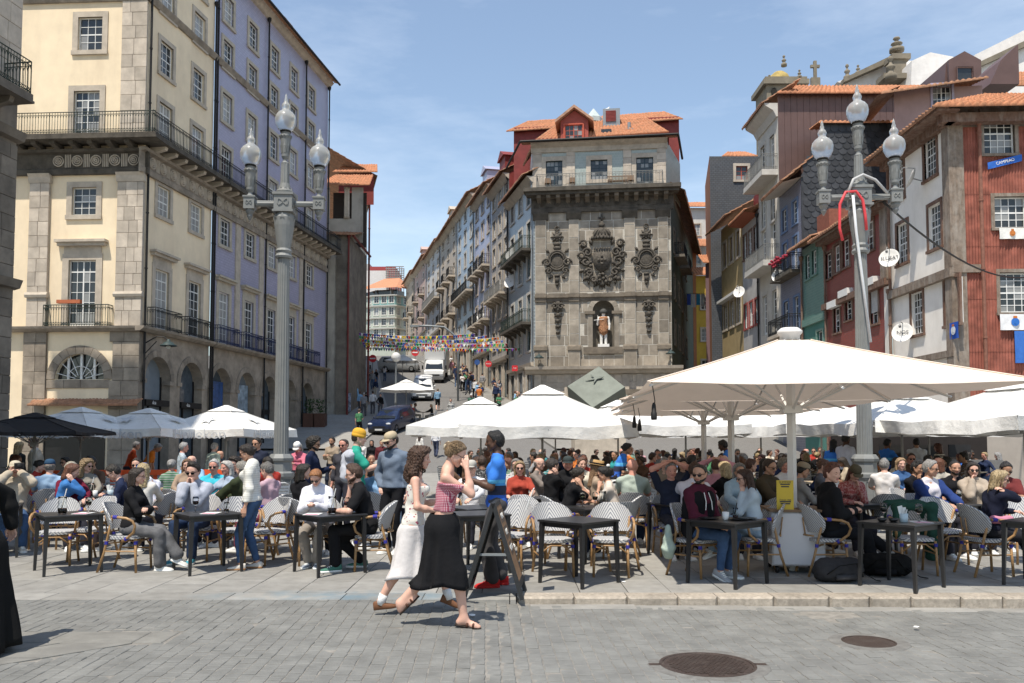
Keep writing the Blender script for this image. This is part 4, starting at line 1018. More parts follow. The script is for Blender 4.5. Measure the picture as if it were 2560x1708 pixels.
def long_balcony(f,u0,u1,z,dep,rm,nb,bm):
 p,r=f.balcony(u0,u1,z,dep,bm,rm,.98,nb,.16,gap=.13);return p
sl_f=F.put('balcony',MB().box(0,F.L+1.0,-1.0,0,zbal-.16,zbal).box(0,F.L+1.05,-1.05,0,zbal-.26,zbal-.161).mesh('balcony',mats=(blackstone,)))
sl_e=E.put('balcony',MB().box(-.02,6.35,-1.0,0,zbal-.16,zbal-.002).box(-.02,6.35,-1.05,0,zbal-.258,zbal-.161).mesh('balcony',mats=(blackstone,)))
brk=MB().prism([(0,0),(.85,0),(.8,-.14),(.3,-.26),(0,-.42)],-.12,.12).mesh('bracket')
for f,par,n,L in((F,sl_f,9,F.L),(E,sl_e,7,6.35)):
 for i in range(n):ob('bracket',brk,par,M=Matrix.Translation((L*(i+.5)/n,0,zbal-.265))@Matrix.Rotation(R(-90),4,'Z'),mats=(granite_t if f is E else blackstone,))
F.railing(0,F.L+.95,zbal,.98,.95,green_iron,ret=False,gap=.13);E.railing(-.93,6.35,zbal,.98,.95,black_iron,ret=False,gap=.13)
F.railing(3.55,6.6,z1f,.98,.4,green_iron,gap=.12)
fb=MB().box(-.55,.55,-.36,-.16,0,.16).mesh('flower_box');o=F.put('flower_box',fb,uc-.2,z1f+1.0,.4,(mat('terracotta',(.42,.13,.06),.8),))
TS=[1.67+3.06*k for k in range(7)]
zr=[(ZZ(492,CY)+.1,1.45),(zbal+.02,2.25),(19.35,1.6),(22.35,1.6),(25.0,1.5)]
def bays(f,ts,off,top,surm,sash_g):
 for t in ts:
  u=t-off
  f.window(u,z1f+.03,1.2,2.9,3,6,'door',sur=.26,lintel=.55,surm=surm,glass=sash_g);f.window(u,zr[0][0]+.2,1.12,zr[0][1],3,4,sur=.22,surm=surm,glass=sash_g)
  f.window(u,zr[1][0],1.15,zr[1][1],4,5,'door',sur=.22,surm=surm,glass=sash_g)
  for z,h in zr[2:2+top]:f.window(u,z,1.12,h,3,4,sur=.22,surm=surm,glass=sash_g)
bays(E,TS[:2],0,3,granite_t,pane_far)
E.wall(cream,0,6.35,z1f,ztop+2)
E.pipe(.12,.3,ztop,.14);E.pipe(6.32,.3,ztop,.12)
def arcade(f,arches,L,ztop_,base,m,inner):
 b=MB();xs=0
 for(ac,r,zs_)in arches:
  b.quad((xs,0,base-1),(ac-r,0,base-1),(ac-r,0,ztop_),(xs,0,ztop_));N=14;pp=[(ac+r*math.cos(math.pi*i/N),zs_+r*math.sin(math.pi*i/N))for i in range(N+1)]
  for(a0,c0),(a1,c1)in zip(pp,pp[1:]):b.quad((a1,0,c1),(a0,0,c0),(a0,0,ztop_),(a1,0,ztop_));b.quad((a0,0,c0),(a1,0,c1),(a1,.7,c1),(a0,.7,c0))
  for s in(-1,1):b.quad((ac+s*r,0,base-1),(ac+s*r,.7,base-1),(ac+s*r,.7,zs_),(ac+s*r,0,zs_))
  xs=ac+r
 b.quad((xs,0,base-1),(L,0,base-1),(L,0,ztop_),(xs,0,ztop_));w=f.put('arcade_wall',b.mesh('arcade',mats=(m,)))
 for(ac,r,zs_)in arches:
  voussoirs(f,ac,zs_,r,r+.3,11,low_st,w,.05)
  pp=[(ac+(r-.01)*math.cos(math.pi*i/14),zs_+(r-.01)*math.sin(math.pi*i/14))for i in range(15)]
  g=f.put('shop_window',MB().add([(ac-r+.01,.5,base-.5),(ac+r-.01,.5,base-.5)]+[(x,.5,z)for x,z in pp],[tuple(range(17))]).mesh('glass',mats=(inner,)))
  f.sub('shop_frame',MB().box(ac-r,ac+r,.42,.5,zs_-1.25,zs_-.95).box(ac-.04,ac+.04,.42,.5,base-.5,zs_-.95).box(ac-r,ac-r+.08,.44,.5,base-.5,zs_+.2).box(ac+r-.08,ac+r,.44,.5,base-.5,zs_+.2).mesh('frame',mats=(pipe_m,)),g)
  for s in(-1,1):f.box('impost',band_st,ac+s*r-(.1 if s>0 else.3),ac+s*r+(.3 if s>0 else.1),zs_-.2,zs_,-.3,.07)
 return w
shop_g=glass_mat('shop_glass',(.07,.09,.11),(.22,.26,.30),.35)
aw=arcade(E,[(1.5,1.1,4.55),(4.6,1.1,4.55)],6.35,z1f-.2,.0,low_st,shop_g)
for u in(1.67,4.73):E.railing(u-1.15,u+1.15,z1f,.98,.42,black_iron,gap=.12)
for u,t in((1.5,'dca'),(4.6,'dca')):
 o=E.put('shop_sign',MB().box(-1.0,1.0,-.06,.06,-.14,.14).mesh('sign',mats=(pipe_m,)),u,3.45,.0);E.sub('lettering',lettering(t,.24),o,-.35,0,.065,(white_paint,));o.children[0].rotation_euler=(R(90),0,0)
def lantern(P0,d,label):
 t=thing('wall_lantern',label,'lamp',P0);b=MB();b.tube([(0,0,0),(d[0]*.5,d[1]*.5,.32),(d[0]*.8,d[1]*.8,.30),(d[0],d[1],.12)],.03,6);b.tube([(0,0,-.5),(d[0]*.5,d[1]*.5,.1)],.022,6);ob('arm',b.mesh('arm',mats=(pipe_m,)),t)
 M=Matrix.Translation((d[0],d[1],0));b=MB();b.lathe([(.02,.2),(.07,.17),(.09,.08),(.2,.05),(.24,-.02),(.36,-.08),(.38,-.13),(.3,-.12),(.05,-.06)],16,M);ob('lamp_shade',b.mesh('shade',True,(mat('lamp_green',(.035,.055,.055),.5),)),t)
 b=MB();b.ball((d[0],d[1],-.17),.1,n=10);ob('bulb',b.mesh('bulb',True,(mat('bulb_glass',(.6,.6,.55),.2),)),t)
lantern(E.root.matrix_world@Vector((0,0,0))+Vector((-17.0,39.4,5.9))if False else Vector((-16.95,39.2,6.15)),(1.1,.0),'green shaded wall lantern on a bracket at the cream building corner')
def tile_wall(name,c1,c2,cm,sc=1.0,bw=.3,rh=.15):
 return brickmat(name,c1,c2,cm,sc,bw,rh,.012,.35,'xz',.12,.12)
violet=tile_wall('violet_tiles',(.36,.35,.475),(.41,.395,.52),(.28,.275,.37))
pu=Vector((-17.07+.1456*6.35,CY+6.35));pe=Vector((-17.07+.1456*23.3,CY+23.3))
bv=thing('tiled_building','tall violet tiled building with granite window surrounds and blue iron balconies','building',(pu.x,pu.y,0))
V=Fac(bv,pu,pe);k_=V.L/16.95
bays(V,[pu.y-CY+(t-6.35)*k_-0 for t in TS[2:]],pu.y-CY,3,mat('pale_granite',(.46,.41,.33),.9,.14,3,.3,40),pane_far)
zroof=28.2
V.wall(violet,0,V.L,z1f,zroof);V.wall(violet,0,V.L,zroof,zroof+.02)
V.band('entablature',band_st,0,V.L,[(0,ZZ(400,CY)),(.16,ZZ(400,CY)),(.18,ZZ(388,CY)),(.10,ZZ(385,CY)),(.10,ZZ(352,CY)),(.3,ZZ(350,CY)),(.34,ZZ(344,CY)),(0,ZZ(344,CY))])
V.band('ledge',band_st,0,V.L,[(0,z1f-.22),(.25,z1f-.22),(.42,z1f-.1),(.45,z1f),(0,z1f)]);V.band('string_course',band_st,0,V.L,[(0,zstr-.3),(.1,zstr-.3),(.22,zstr-.05),(.22,zstr),(0,zstr)])
rosettes(V,.5,V.L-.2,zf,bv,.9)
sl_v=V.put('balcony',MB().box(0,V.L+.5,-1.0,0,zbal-.16,zbal).box(0,V.L+.5,-1.05,0,zbal-.26,zbal-.161).mesh('balcony',mats=(blackstone,)))
for i in range(19):ob('bracket',brk,sl_v,M=Matrix.Translation((V.L*(i+.5)/19,0,zbal-.265))@Matrix.Rotation(R(-90),4,'Z'),mats=(granite_t,))
V.railing(0,V.L+.4,zbal,.98,.95,black_iron,ret=False,gap=.14)
for t in TS[2:]:
 u=(t-6.35)*k_;V.railing(u-1.15,u+1.15,z1f,.98,.42,blue_iron,gap=.12)
for u in(3.0,6.1,9.2,12.3):V.box('pilaster',granite_t,u-.28,u+.28,z1f,ZZ(400,CY),0,.08)
for t in(12.8,18.8,23.2):V.pipe((t-6.35)*k_,.5,zroof-.3,.13)
V.pipe(.12,.3,zroof-.3,.13)
arcade(V,[((t-6.35)*k_-.1,1.08,4.55)for t in TS[2:]],V.L,z1f-.2,.8,low_st,shop_g)
V.band('eave',granite_t,0,V.L,[(0,zroof-.35),(.15,zroof-.3),(.4,zroof-.05),(.45,zroof),(0,zroof)])
V.put('roof',wavy_roof((-.3,-.75,zroof+.02),(V.L+.3,-.75,zroof+.02),(V.L+.3,4,zroof+2.0),(-.3,4,zroof+2.0),.24,.45,.06,tile_old))
V.put('gutter',MB().tube([(-.2,-.78,zroof),(V.L+.3,-.78,zroof)],.08,8).mesh('gutter',mats=(pipe_m,)))
V.put('dormer',MB().box(10,11.4,.4,2,zroof+.3,zroof+1.6).mesh('dormer',mats=(tile_old,)))
V.put('end_wall',MB().quad((V.L,0,0),(V.L,9,0),(V.L,9,zroof),(V.L,0,zroof)).mesh('end_wall',mats=(granite_t,)))
for k,(u,col)in enumerate(((1.4,(.03,.08,.22)),(4.5,(.25,.32,.38)))):
 V.put('poster',MB().box(u-.9,u+.75,.3,.33,2.7,4.9).mesh('poster',mats=(mat('poster%d'%k,col,.4,.5,3),)))
bd=thing('stone_building','dark weathered stone building with ochre upper wall and corner iron balcony','building',(-15.9,19.5,0))
S=Fac(bd,(-18.25,6.0),(-15.36,26.0));so=S.L-6.567;zb=ZZ(212,25)  # near length and height beyond view stretched to shade the left parasols
S.wall(mat('ochre_plaster',(.52,.33,.14),.9,.1,2),0,so+5.4,zb,34)
gw2=S.wall(darkstone,0,S.L,-.2,zb);qn=S.box('quoin',granite_t,so+5.4,S.L,zb,34,-.1,.05);S.blocks(granite,so+5.4,S.L,zb,24,.6,.5,.75,.05,.09,qn)
S.blocks(darkstone,so+3.4,S.L,-.1,zb-1.3,.55,.5,1.0,0,.05,gw2)
for zz in(6.6,zb-.9):S.band('ledge',darkstone,0,S.L+.1,[(0,zz-.3),(.2,zz-.25),(.3,zz),(0,zz)])
pmesh(bd,'shade_block',darkstone,MB().box(-24,-13.2,3,14,0,26));S.put('roof_slab',MB().box(0,S.L,0,12,33.9,34).mesh('roof_slab',mats=(tile_old,)));S.put('corner_face',MB().quad((S.L,0,-.2),(S.L,5,-.2),(S.L,5,34),(S.L,0,34)).mesh('corner_face',mats=(darkstone,)))  # unseen block added beside the building to cast shade on the left parasols
S.balcony(so,so+5.9,zb,1.05,darkstone,green_iron,1.0,5,.2,gap=.12);S.pipe(so+5.1,zb+.2,23,.12,.06,mat('pipe_brown',(.10,.035,.025),.6));S.pipe(so+5.3,.2,zb-1.5,.12,.06,MATS['pipe_brown'])
bp=thing('loggia_house','grey stained end wall with a small tiled loggia above, at the street mouth','building',(XX(735,63.5),63.5,0))
stain=mat('stained_render',(.42,.39,.34),.95,.15,1,.2,30,dirt=.95,dscale=.32,dcol=(.07,.065,.06),streak=.35)
xl,xr=XX(728,63.5),XX(797,63.5);zt=ZZ(540,63.5)
A=Fac(bp,(xl,63.5),(xr,63.5));A.wall(stain,0,A.L,1,zt);B=Fac(bp,(xr,63.5),(-12.2,71));B.wall(darkstone,0,B.L,1,zt)
A.box('corner_pier',darkstone,A.L-.9,A.L,2,zt,0,.12);A.box('corner_pier',stain,A.L-1.9,A.L-1.0,4.5,zt-.4,0,.05)
A.put('roof',wavy_roof((-.5,-.6,zt),(A.L+.6,-.6,zt-.1),(A.L+.6,3,zt+.9),(-.5,3,zt+1.0),.24,.45,.06,tile_old));B.put('gutter',MB().tube([(0,-.3,zt),(B.L,-.3,zt)],.1,6).mesh('gutter',mats=(mat('pipe_red',(.16,.03,.025),.6),)));A.pipe(A.L+.02,3,zt,.2,.07,MATS['pipe_red'])
zu=ZZ(430,66);x0,x1=XX(741,66),XX(838,66)
U=Fac(bp,(x0,66),(x1-.3,66));
U.wall(stain,0,U.L,zt,ZZ(502,66));U.wall(stain,0,.35,ZZ(502,66),zu);U.wall(stain,U.L-.9,U.L,ZZ(502,66),zu)
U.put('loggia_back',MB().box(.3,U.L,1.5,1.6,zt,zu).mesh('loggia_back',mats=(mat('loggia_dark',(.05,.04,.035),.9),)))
for u in(1.6,U.L-1.2):U.put('column',MB().lathe([(.16,ZZ(502,66)),(.13,ZZ(495,66)),(.12,zu-.3),(.17,zu)],10,Matrix.Translation((u,0,0))).mesh('column',True,(granite_t,)))
U.put('roof',wavy_roof((-.4,-.6,zu),(U.L+.6,-.6,zu),(U.L+.2,3.5,ZZ(398,69)),(0,3.5,ZZ(398,69)),.26,.5,.07));U2=Fac(bp,(x0,71),(x1,71));U2 .wall(redmetal,0,U2 .L-.3,zu,ZZ(398,71));U2 .put('roof',wavy_roof((-.4,-.6,ZZ(400,71)),(U2 .L+.1,-.6,ZZ(400,71)),(U2 .L-.5,3,ZZ(378,74)),(0,3,ZZ(378,74)),.26,.5,.07))
gm=mat('graffiti',(.25,.27,.33),.9,.9,5)
A.put('graffiti_panel',MB().box(1.4,2.5,-.012,0,ZZ(945,63.5),ZZ(902,63.5)).mesh('graffiti',mats=(gm,)))
fp0,fp1=(1.72,63.6),(11.75,62.4)
bf=thing('fountain_house','stone fountain facade with carved coat of arms below a tiled attic storey','building',(1.72,63.6,0))
K=Fac(bf,fp0,fp1);YF=63.0
fz=lambda y:ZA(y,YF)
zl,zm,zc,ze,zg=fz(917),fz(743),fz(474),fz(529),fz(354)
fst=mat('fountain_ashlar',(.31,.272,.222),.95,.2,1.8,.45,30,orand=.30,dirt=.6,dscale=.6,dcol=(.10,.085,.07))
fmort=mat('fountain_mortar',(.52,.49,.43),.95,.15,5)
fdark=mat('fountain_trim',(.19,.16,.125),.95,.25,2,.5,30,dirt=.6,dscale=.9,dcol=(.05,.043,.036))
carve=mat('carved_dark_stone',(.085,.075,.062),.9,.5,7,.8,30,dirt=.5,dscale=3,dcol=(.14,.12,.10))
ux=lambda px:K.upx(px)
un,rn,zns=ux(1510),.80,fz(778)
zn0=fz(868)
niche=(un-rn-.35,un+rn+.35,zn0,zns+rn+.35)
wl=K.wall(fmort,0,K.L,2,zc-.3,extra=[(un-rn,un+rn,zn0,zns+rn)],depth=.01)
b=MB();N=12
for i in range(N):
 a0,a1=math.pi*i/N,math.pi*(i+1)/N
 for z0,z1,r0,r1 in((zn0,zns,rn,rn),):b.quad((un-rn*math.cos(a0),rn*math.sin(a0),z0),(un-rn*math.cos(a1),rn*math.sin(a1),z0),(un-rn*math.cos(a1),rn*math.sin(a1),z1),(un-rn*math.cos(a0),rn*math.sin(a0),z1))
b.quad((un-rn,0,zn0),(un-rn,.9,zn0),(un+rn,.9,zn0),(un+rn,0,zn0))
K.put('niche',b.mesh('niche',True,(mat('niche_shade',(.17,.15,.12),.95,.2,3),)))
b=MB();m_=6
for j in range(m_):
 e0,e1=math.pi/2*j/m_,math.pi/2*(j+1)/m_
 for i in range(N):
  a0,a1=math.pi*i/N,math.pi*(i+1)/N
  f=lambda a,e:(un-rn*math.cos(a)*math.cos(e),rn*math.sin(a)*math.cos(e),zns+rn*math.sin(e))
  b.quad(f(a0,e0),f(a1,e0),f(a1,e1),f(a0,e1))
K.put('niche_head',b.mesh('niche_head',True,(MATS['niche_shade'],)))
voussoirs(K,un,zns,rn,rn+.36,9,fst,wl,.09)
for s in(-1,1):
 K.box('impost',fdark,un+s*(rn+.2)-.38,un+s*(rn+.2)+.38,zns-.22,zns,0,.16);K.box('niche_jamb',fst,un+s*(rn+.17)-.17,un+s*(rn+.17)+.17,zn0,zns-.22,0,.07)
K.box('niche_sill',fdark,un-1.5,un+1.4,zn0-.5,zn0,0,.18)
pil=[(1339,1366),(1424,1449),(1564,1591),(1649,1674)];pil=[(ux(a),ux(b_))for a,b_ in pil]
sk=[niche,(un-1.5,un+1.4,zn0-.5,zn0)]+[(a,b_,zl,ze)for a,b_ in pil]+[(0,K.L,zm-.28,zm+.28)]
K.blocks(fst,.0,K.L,zl+.02,ze,.78,.6,1.35,0,.012,wl,sk,.008,gap=.026)
for a,b_ in pil:
 for z0,z1,pr in((fz(873),zm-.3,.14),(zm+.3,fz(548),.14),(zl,fz(873),.22)):
  p=K.box('pilaster',fmort,a-(.06 if pr>.2 else 0),b_+(.06 if pr>.2 else 0),z0,z1,0,pr-.012);K.blocks(fst,a-(.06 if pr>.2 else 0),b_+(.06 if pr>.2 else 0),z0,z1,1.05,.8,1.2,pr-.012,pr,p,gap=.022)
 K.band('capital',blackstone,a-.18,b_+.18,[(0,fz(548)),(.16,fz(548)),(.2,fz(544)),(.36,fz(533)),(.38,fz(528)),(0,fz(528))]);K.band('base_moulding',fdark,a-.12,b_+.12,[(0,fz(875)),(.3,fz(875)),(.26,fz(866)),(.16,fz(862)),(0,fz(862))])
K.band('string_course',fdark,0,K.L,[(0,zm-.28),(.1,zm-.28),(.12,zm-.05),(.22,zm+.0),(.22,zm+.25),(0,zm+.28)])
for a,b_ in pil:K.band('string_course',fdark,a-.02,b_+.02,[(0,zm-.3),(.24,zm-.3),(.26,zm-.05),(.34,zm),(.34,zm+.27),(0,zm+.3)])
K.band('base_ledge',granite_t,-.7,K.L+.75,[(0,zl-.55),(.35,zl-.5),(.5,zl-.3),(.75,zl-.22),(.8,zl),(0,zl)])
sooty=mat('sooty_stone',(.115,.1,.082),.95,.4,2.2,.5,25,dirt=.6,dscale=1.0,dcol=(.04,.035,.03))
K.band('entablature',sooty,-.25,K.L+.2,[(0,ze),(.2,ze),(.24,ze+.3),(.16,ze+.34),(.16,fz(497)),(.4,fz(495)),(.45,fz(490)),(0,fz(490))])
cs=K.put('cornice',MB().box(-.75,K.L+.7,-1.15,0,zc-.28,zc).box(-.6,K.L+.55,-.95,0,zc-.5,zc-.281).mesh('cornice',mats=(blackstone,)))
for i in range(14):
 ob('bracket',brk,cs,M=Matrix.Translation((K.L*(i+.5)/14,0,zc-.5))@Matrix.Rotation(R(-90),4,'Z')@Matrix.Diagonal((1,1.3,1.5,1)),mats=(fdark,))
rme=MB()
for q in(.98,.62,.3):rme.lathe([(.26*q,0),(.26*q,.06),(.26*(q-.14),.06),(.26*(q-.2),.01)],14,Matrix.Rotation(R(90),4,'X'),cap=False)
rme=rme.mesh('rosette',True)
for i in range(9):K.put('rosette',rme,K.L*(i+.5)/9,(ze+.34+fz(497))/2+.05,.17,(sooty,))
trg=MB()
for q in(-.16,0,.16):trg.box(q-.05,q+.05,-.05,0,-.32,.32)
trg=trg.mesh('triglyph')
for i in range(10):K.put('triglyph',trg,K.L*i/9.0+(.2 if i==0 else-.2 if i==9 else 0),(ze+.34+fz(497))/2+.05,.17,(sooty,))
for px in(1345,1420,1460,1565,1600,1660):K.box('base_strip',granite_t,ux(px)-.25,ux(px)+.25,2,zl-.55,0,.2)
wb=K.box('base_wall',fmort,0,K.L,2,zl-.55,0,.03);K.blocks(granite,0,K.L,zl-3.5,zl-.58,.5,.5,1.1,.03,.06,wb)
K.box('base_panel',fdark,ux(1420),ux(1612),zl-2.1,zl-1.7,0,.3)
def rib(b,pts,r):b.tube(pts,r,7)
def scroll(cx,cz,r,turns,s,w,n=22):
 return[(cx+s*r*(1-.72*t)*math.cos(2*math.pi*turns*t),-.16-.08*math.sin(3*t),cz+r*(1-.72*t)*math.sin(2*math.pi*turns*t))for t in np.linspace(0,1,n)]
def leaf(b,x,z,a,L,w,d=.12):
 dx,dz=math.cos(a),math.sin(a);nx,nz=-dz,dx
 v=[(x,-.08,z),(x+dx*L*.4+nx*w,-.1,z+dz*L*.4+nz*w),(x+dx*L,-.06,z+dz*L),(x+dx*L*.4-nx*w,-.1,z+dz*L*.4-nz*w),(x+dx*L*.45,-.1-d,z+dz*L*.45),(x,0,z),(x+dx*L,0,z+dz*L)]
 b.add(v,[(0,4,1),(1,4,2),(2,4,3),(3,4,0),(0,1,5),(1,2,6,5),(2,3,6),(3,0,5)])
def hang(x,z0,z1,b):
 n=5;
 for i in range(n):
  t=i/(n-1);z=z0+(z1-z0)*t;r=.26*(1-.5*t);b.ball((x,-.12,z),r*.8,.14,r*.75,8,6)
  for a in(20,160,200,340,270):leaf(b,x,z,R(a),r*1.45,r*.42)
 return b
def medallion(px,name_py):
 u=ux(px);b=MB();zc_,zo=fz(640),fz(600)
 for k_ in(1.0,.78):b.tube([(u+.66*k_*math.cos(a),-.12,fz(649)+.72*k_*math.sin(a))for a in np.linspace(0,2*math.pi,25)],.085*k_,7)
 b.ball((u,-.03,fz(649)),.5,.05,.55)
 for s in(-1,1):
  rib(b,scroll(u+s*.78,fz(655),.32,1.3,s,0),.07);rib(b,scroll(u+s*.62,fz(676),.25,1.2,s,0),.06);leaf(b,u+s*.55,fz(630),R(90-s*50),.6,.13);leaf(b,u+s*.3,fz(684),R(-90+s*40),.5,.12)
 zt_=fz(590)
 for a in range(0,360,45):leaf(b,u,zt_,R(a),.5,.13)
 b.ball((u,-.14,zt_),.2,.16,.2);b.tube([(u+.16*math.cos(a),-.1,fz(569)+.16*math.sin(a))for a in np.linspace(0,6.3,12)],.05,6)
 for z in(fz(608),fz(618)):b.ball((u,-.1,z),.3,.15,.16)
 b.box(u-.16,u+.16,-.14,0,fz(705),fz(690));b.box(u-.2,u+.2,-.18,0,fz(690),fz(684));leaf(b,u,fz(704),R(-90),.35,.14)
 o=K.put('carved_medallion',b.mesh('medallion',True,(carve,)))
for px in(1394,1619):medallion(px,0)
for px in(1396,1624):
 b=hang(ux(px),fz(772),fz(830),MB());u=ux(px)
 for s in(-1,1):rib(b,scroll(u+s*.22,fz(765),.24,1.2,s,0),.06);leaf(b,u,fz(765),R(90-s*45),.5,.13)
 b.ball((u,-.16,fz(758)),.2,.16,.18);K.put('carved_festoon',b.mesh('festoon',True,(carve,)))
b=MB();u=ux(1507)
b.prism([(u-.62,fz(628)),(u+.62,fz(628)),(u+.66,fz(655)),(u+.45,fz(672)),(u,fz(684)),(u-.45,fz(672)),(u-.66,fz(655))],-.3,0)
for dx,dz in((0,0),(.24,0),(-.24,0),(0,.3),(0,-.28)):b.box(u+dx-.09,u+dx+.09,-.36,-.28,fz(652)+dz-.1,fz(652)+dz+.1)
for i in range(7):b.ball((u-.55+i*.183,-.33,fz(624)),.085,.07,.1,7,5)
b.lathe([(.55,0),(.62,.1),(.66,.22),(.55,.26),(.62,.42),(.5,.66),(.26,.82),(.08,.86)],14,Matrix.Translation((u,-.12,fz(598)))@Matrix.Diagonal((1.1,.5,1,1)))
for i in range(9):a=math.pi*i/8;b.ball((u+.72*math.cos(a),-.15-.25*math.sin(a),fz(596)),.12,.1,.14,7,5)
for i in range(5):b.tube([(u-.56+.28*i,-.4,fz(592)),(u-.4+.2*i,-.36,fz(580)),(u-.0,-.2,fz(570))],.06,6)
b.box(u-.1,u+.1,-.3,-.05,fz(570),fz(556));b.ball((u,-.18,fz(564)),.22,.16,.2);b.box(u-.06,u+.06,-.22,-.1,fz(556),fz(536));b.box(u-.24,u+.24,-.2,-.12,fz(548),fz(544))
rgx=random.Random(3)
for s in(-1,1):
 for(cx_,py,r,tr)in((1.05,632,.36,1.2),(1.35,610,.3,1.2),(1.2,655,.42,1.3),(.95,682,.34,1.2),(.6,700,.26,1.2),(1.5,640,.28,1.1)):rib(b,scroll(u+s*cx_,fz(py),r,tr,s,0),.085)
 for(x_,py,a,L)in((.9,640,60,.9),(1.1,660,20,.75),(1.3,676,-10,.5),(1.0,690,-40,.6),(.7,615,70,.7),(1.4,622,75,.55),(.8,668,-60,.6),(.4,700,-70,.6),(1.15,645,100,.5),(1.0,700,-95,.4),(.6,690,0,.4)):
  leaf(b,u+s*x_,fz(py),R(a)if s>0 else R(180-a),L,L*.24,.2)
 for k_ in range(9):b.ball((u+s*rgx.uniform(.7,1.25),-.18,fz(rgx.uniform(655,700))),rgx.uniform(.1,.17),.15,rgx.uniform(.1,.17),7,5)
for k_ in range(12):b.ball((u+rgx.uniform(-.4,.4),-.2,fz(rgx.uniform(686,706))),rgx.uniform(.09,.16),.15,rgx.uniform(.1,.16),7,5)
for a in(-50,-75,-90,-105,-130):leaf(b,u,fz(698),R(a),.75,.15)
K.put('coat_of_arms',b.mesh('arms',True,(carve,)))
st=thing('niche_statue','white standing statue in a brown fur tunic inside the arched niche','statue',tuple(K.p0+K.dir*un+Vector((-K.dir.y,K.dir.x,0))*.10+Vector((0,0,zn0))),K.ang)
b=MB();b.box(-.42,.42,-.3,.3,0,.22);ob('plinth',b.mesh('plinth',mats=(mat('statue_white',(.74,.72,.68),.8,.08,5),)),st)
pr=[((s*.17,0,.25),(s*.15,0,1.25),.10,.13)for s in(-1,1)]+[((0,0,1.25),(0,0,2.1),.24,.24),((-.12,0,2.1),(.12,0,2.1),.22,.22),((0,0,2.2),(0,0,2.42),.1,.09),((0,-.02,2.5),(0,0,2.62),.14,.16)]+[((s*.34,0,2.2),(s*.44,-.03,1.7),.1,.085)for s in(-1,1)]+[((.44,-.03,1.7),(.42,-.1,1.3),.085,.07),((-.44,-.03,1.7),(-.40,-.3,2.0),.085,.07)]
Vv,Qq=sdf_mesh(pr,.035,.05);ob('figure',np_mesh('figure',Vv,Qq,(MATS['statue_white'],)),st)
pr=[((0,0,1.2),(0,0,2.1),.33,.29),((-.14,0,1.4),(.14,0,1.4),.26,.26),((-.12,0,2.1),(.12,0,2.1),.25,.25)]
Vv,Qq=sdf_mesh(pr,.035,.05,curl=.02,cut=lambda X,Y,Z:Z-2.28+0*(X+Y));ob('fur_tunic',np_mesh('tunic',Vv,Qq,(mat('fur_brown',(.34,.17,.09),.95,.5,14,1,40),)),st)
b=MB();b.lathe([(.26,.0),(.3,.1),(.27,.25),(.12,.38),(.01,.4)],12,Matrix.Translation((0,.03,2.5)));ob('hair',b.mesh('hair',True,(mat('statue_bronze',(.07,.07,.065),.7,.2,9),)),st)
b=MB();b.tube([(-.7,-.33,1.98),(.05,-.33,2.06)],.02,5);b.tube([(-.42,-.33,1.6),(-.42,-.33,2.35)],.02,5);ob('cross_staff',b.mesh('staff',mats=(MATS['statue_white'],)),st)
tileg=tile_wall('green_grey_tiles',(.30,.36,.33),(.36,.41,.38),(.42,.44,.42),1,.2,.2)
uw=(ux(1332),ux(1671));win_u=[ux(1387),ux(1501),ux(1617)];zd=zc+.02;hd=fz(398)-zd
for i,uu in enumerate(win_u):
 if i==1:K.window(uu,zd+.75,1.25,hd-.75-.05,4,5,'casement',dkblue_paint,.34,granite_t,True,sill=True)
 else:K.window(uu,zd,1.25,hd,4,6,'door',dkblue_paint,.34,granite_t,True)
aw_=K.wall(tileg,uw[0],uw[1],zc,zg)
for(a,c)in((1332,1356),(1418,1440),(1562,1583),(1648,1671)):
 p=K.box('pilaster',granite_t,ux(a),ux(c),zc,zg,0,.06);K.blocks(granite,ux(a),ux(c),zc,zg-.5,.55,.5,.8,.06,.08,p)
K.band('eave_moulding',granite_t,uw[0]-.1,uw[1]+.1,[(0,zg-.75),(.12,zg-.7),(.14,zg-.35),(.4,zg-.2),(.55,zg-.05),(0,zg)])
K.railing(uw[0]+.4,uw[1]-.3,zc,1.0,1.0,grey_iron,gap=.24,t=.011)
for k_,uu in enumerate((uw[0]+1.2,uw[0]+3.0,uw[1]-2.6)):
 c_=K.put('patio_chair',MB().box(-.22,.22,-.22,.22,.42,.46).box(-.22,.22,.18,.22,.46,.9).box(-.22,-.18,-.22,-.18,0,.42).box(.18,.22,-.22,-.18,0,.42).box(-.22,-.18,.18,.22,0,.42).box(.18,.22,.18,.22,0,.42).mesh('chair',mats=(mat('teak',(.22,.15,.10),.8),)),uu,zc+.01,.5)
bn_=MB()
for j in range(5):bn_.box(-.75,.75,-.2+j*.09,-.14+j*.09,.42,.45)
for j in range(14):bn_.box(-.72+j*.108,-.68+j*.108,.26,.3,.45,.85)
bn_.box(-.75,.75,.25,.31,.85,.92);[bn_.box(x_,x_+.06,y_,y_+.06,0,.45)for x_ in(-.75,.69)for y_ in(-.2,.25)]
K.put('garden_bench',bn_.mesh('bench',mats=(MATS['teak'],)),ux(1548),zc+.01,.5)
b=MB();gm_=K.M.inverted()
K.put('attic_side',MB().quad((uw[0],0,zc),(uw[0]-.8,6,zc),(uw[0]-.8,6,zg),(uw[0],0,zg)).mesh('attic_side',mats=(tileg,)));K.put('attic_side',MB().quad((uw[1],0,zc),(uw[1],0,zg),(uw[1]+1.5,6,zg),(uw[1]+1.5,6,zc)).mesh('attic_side',mats=(tileg,)))
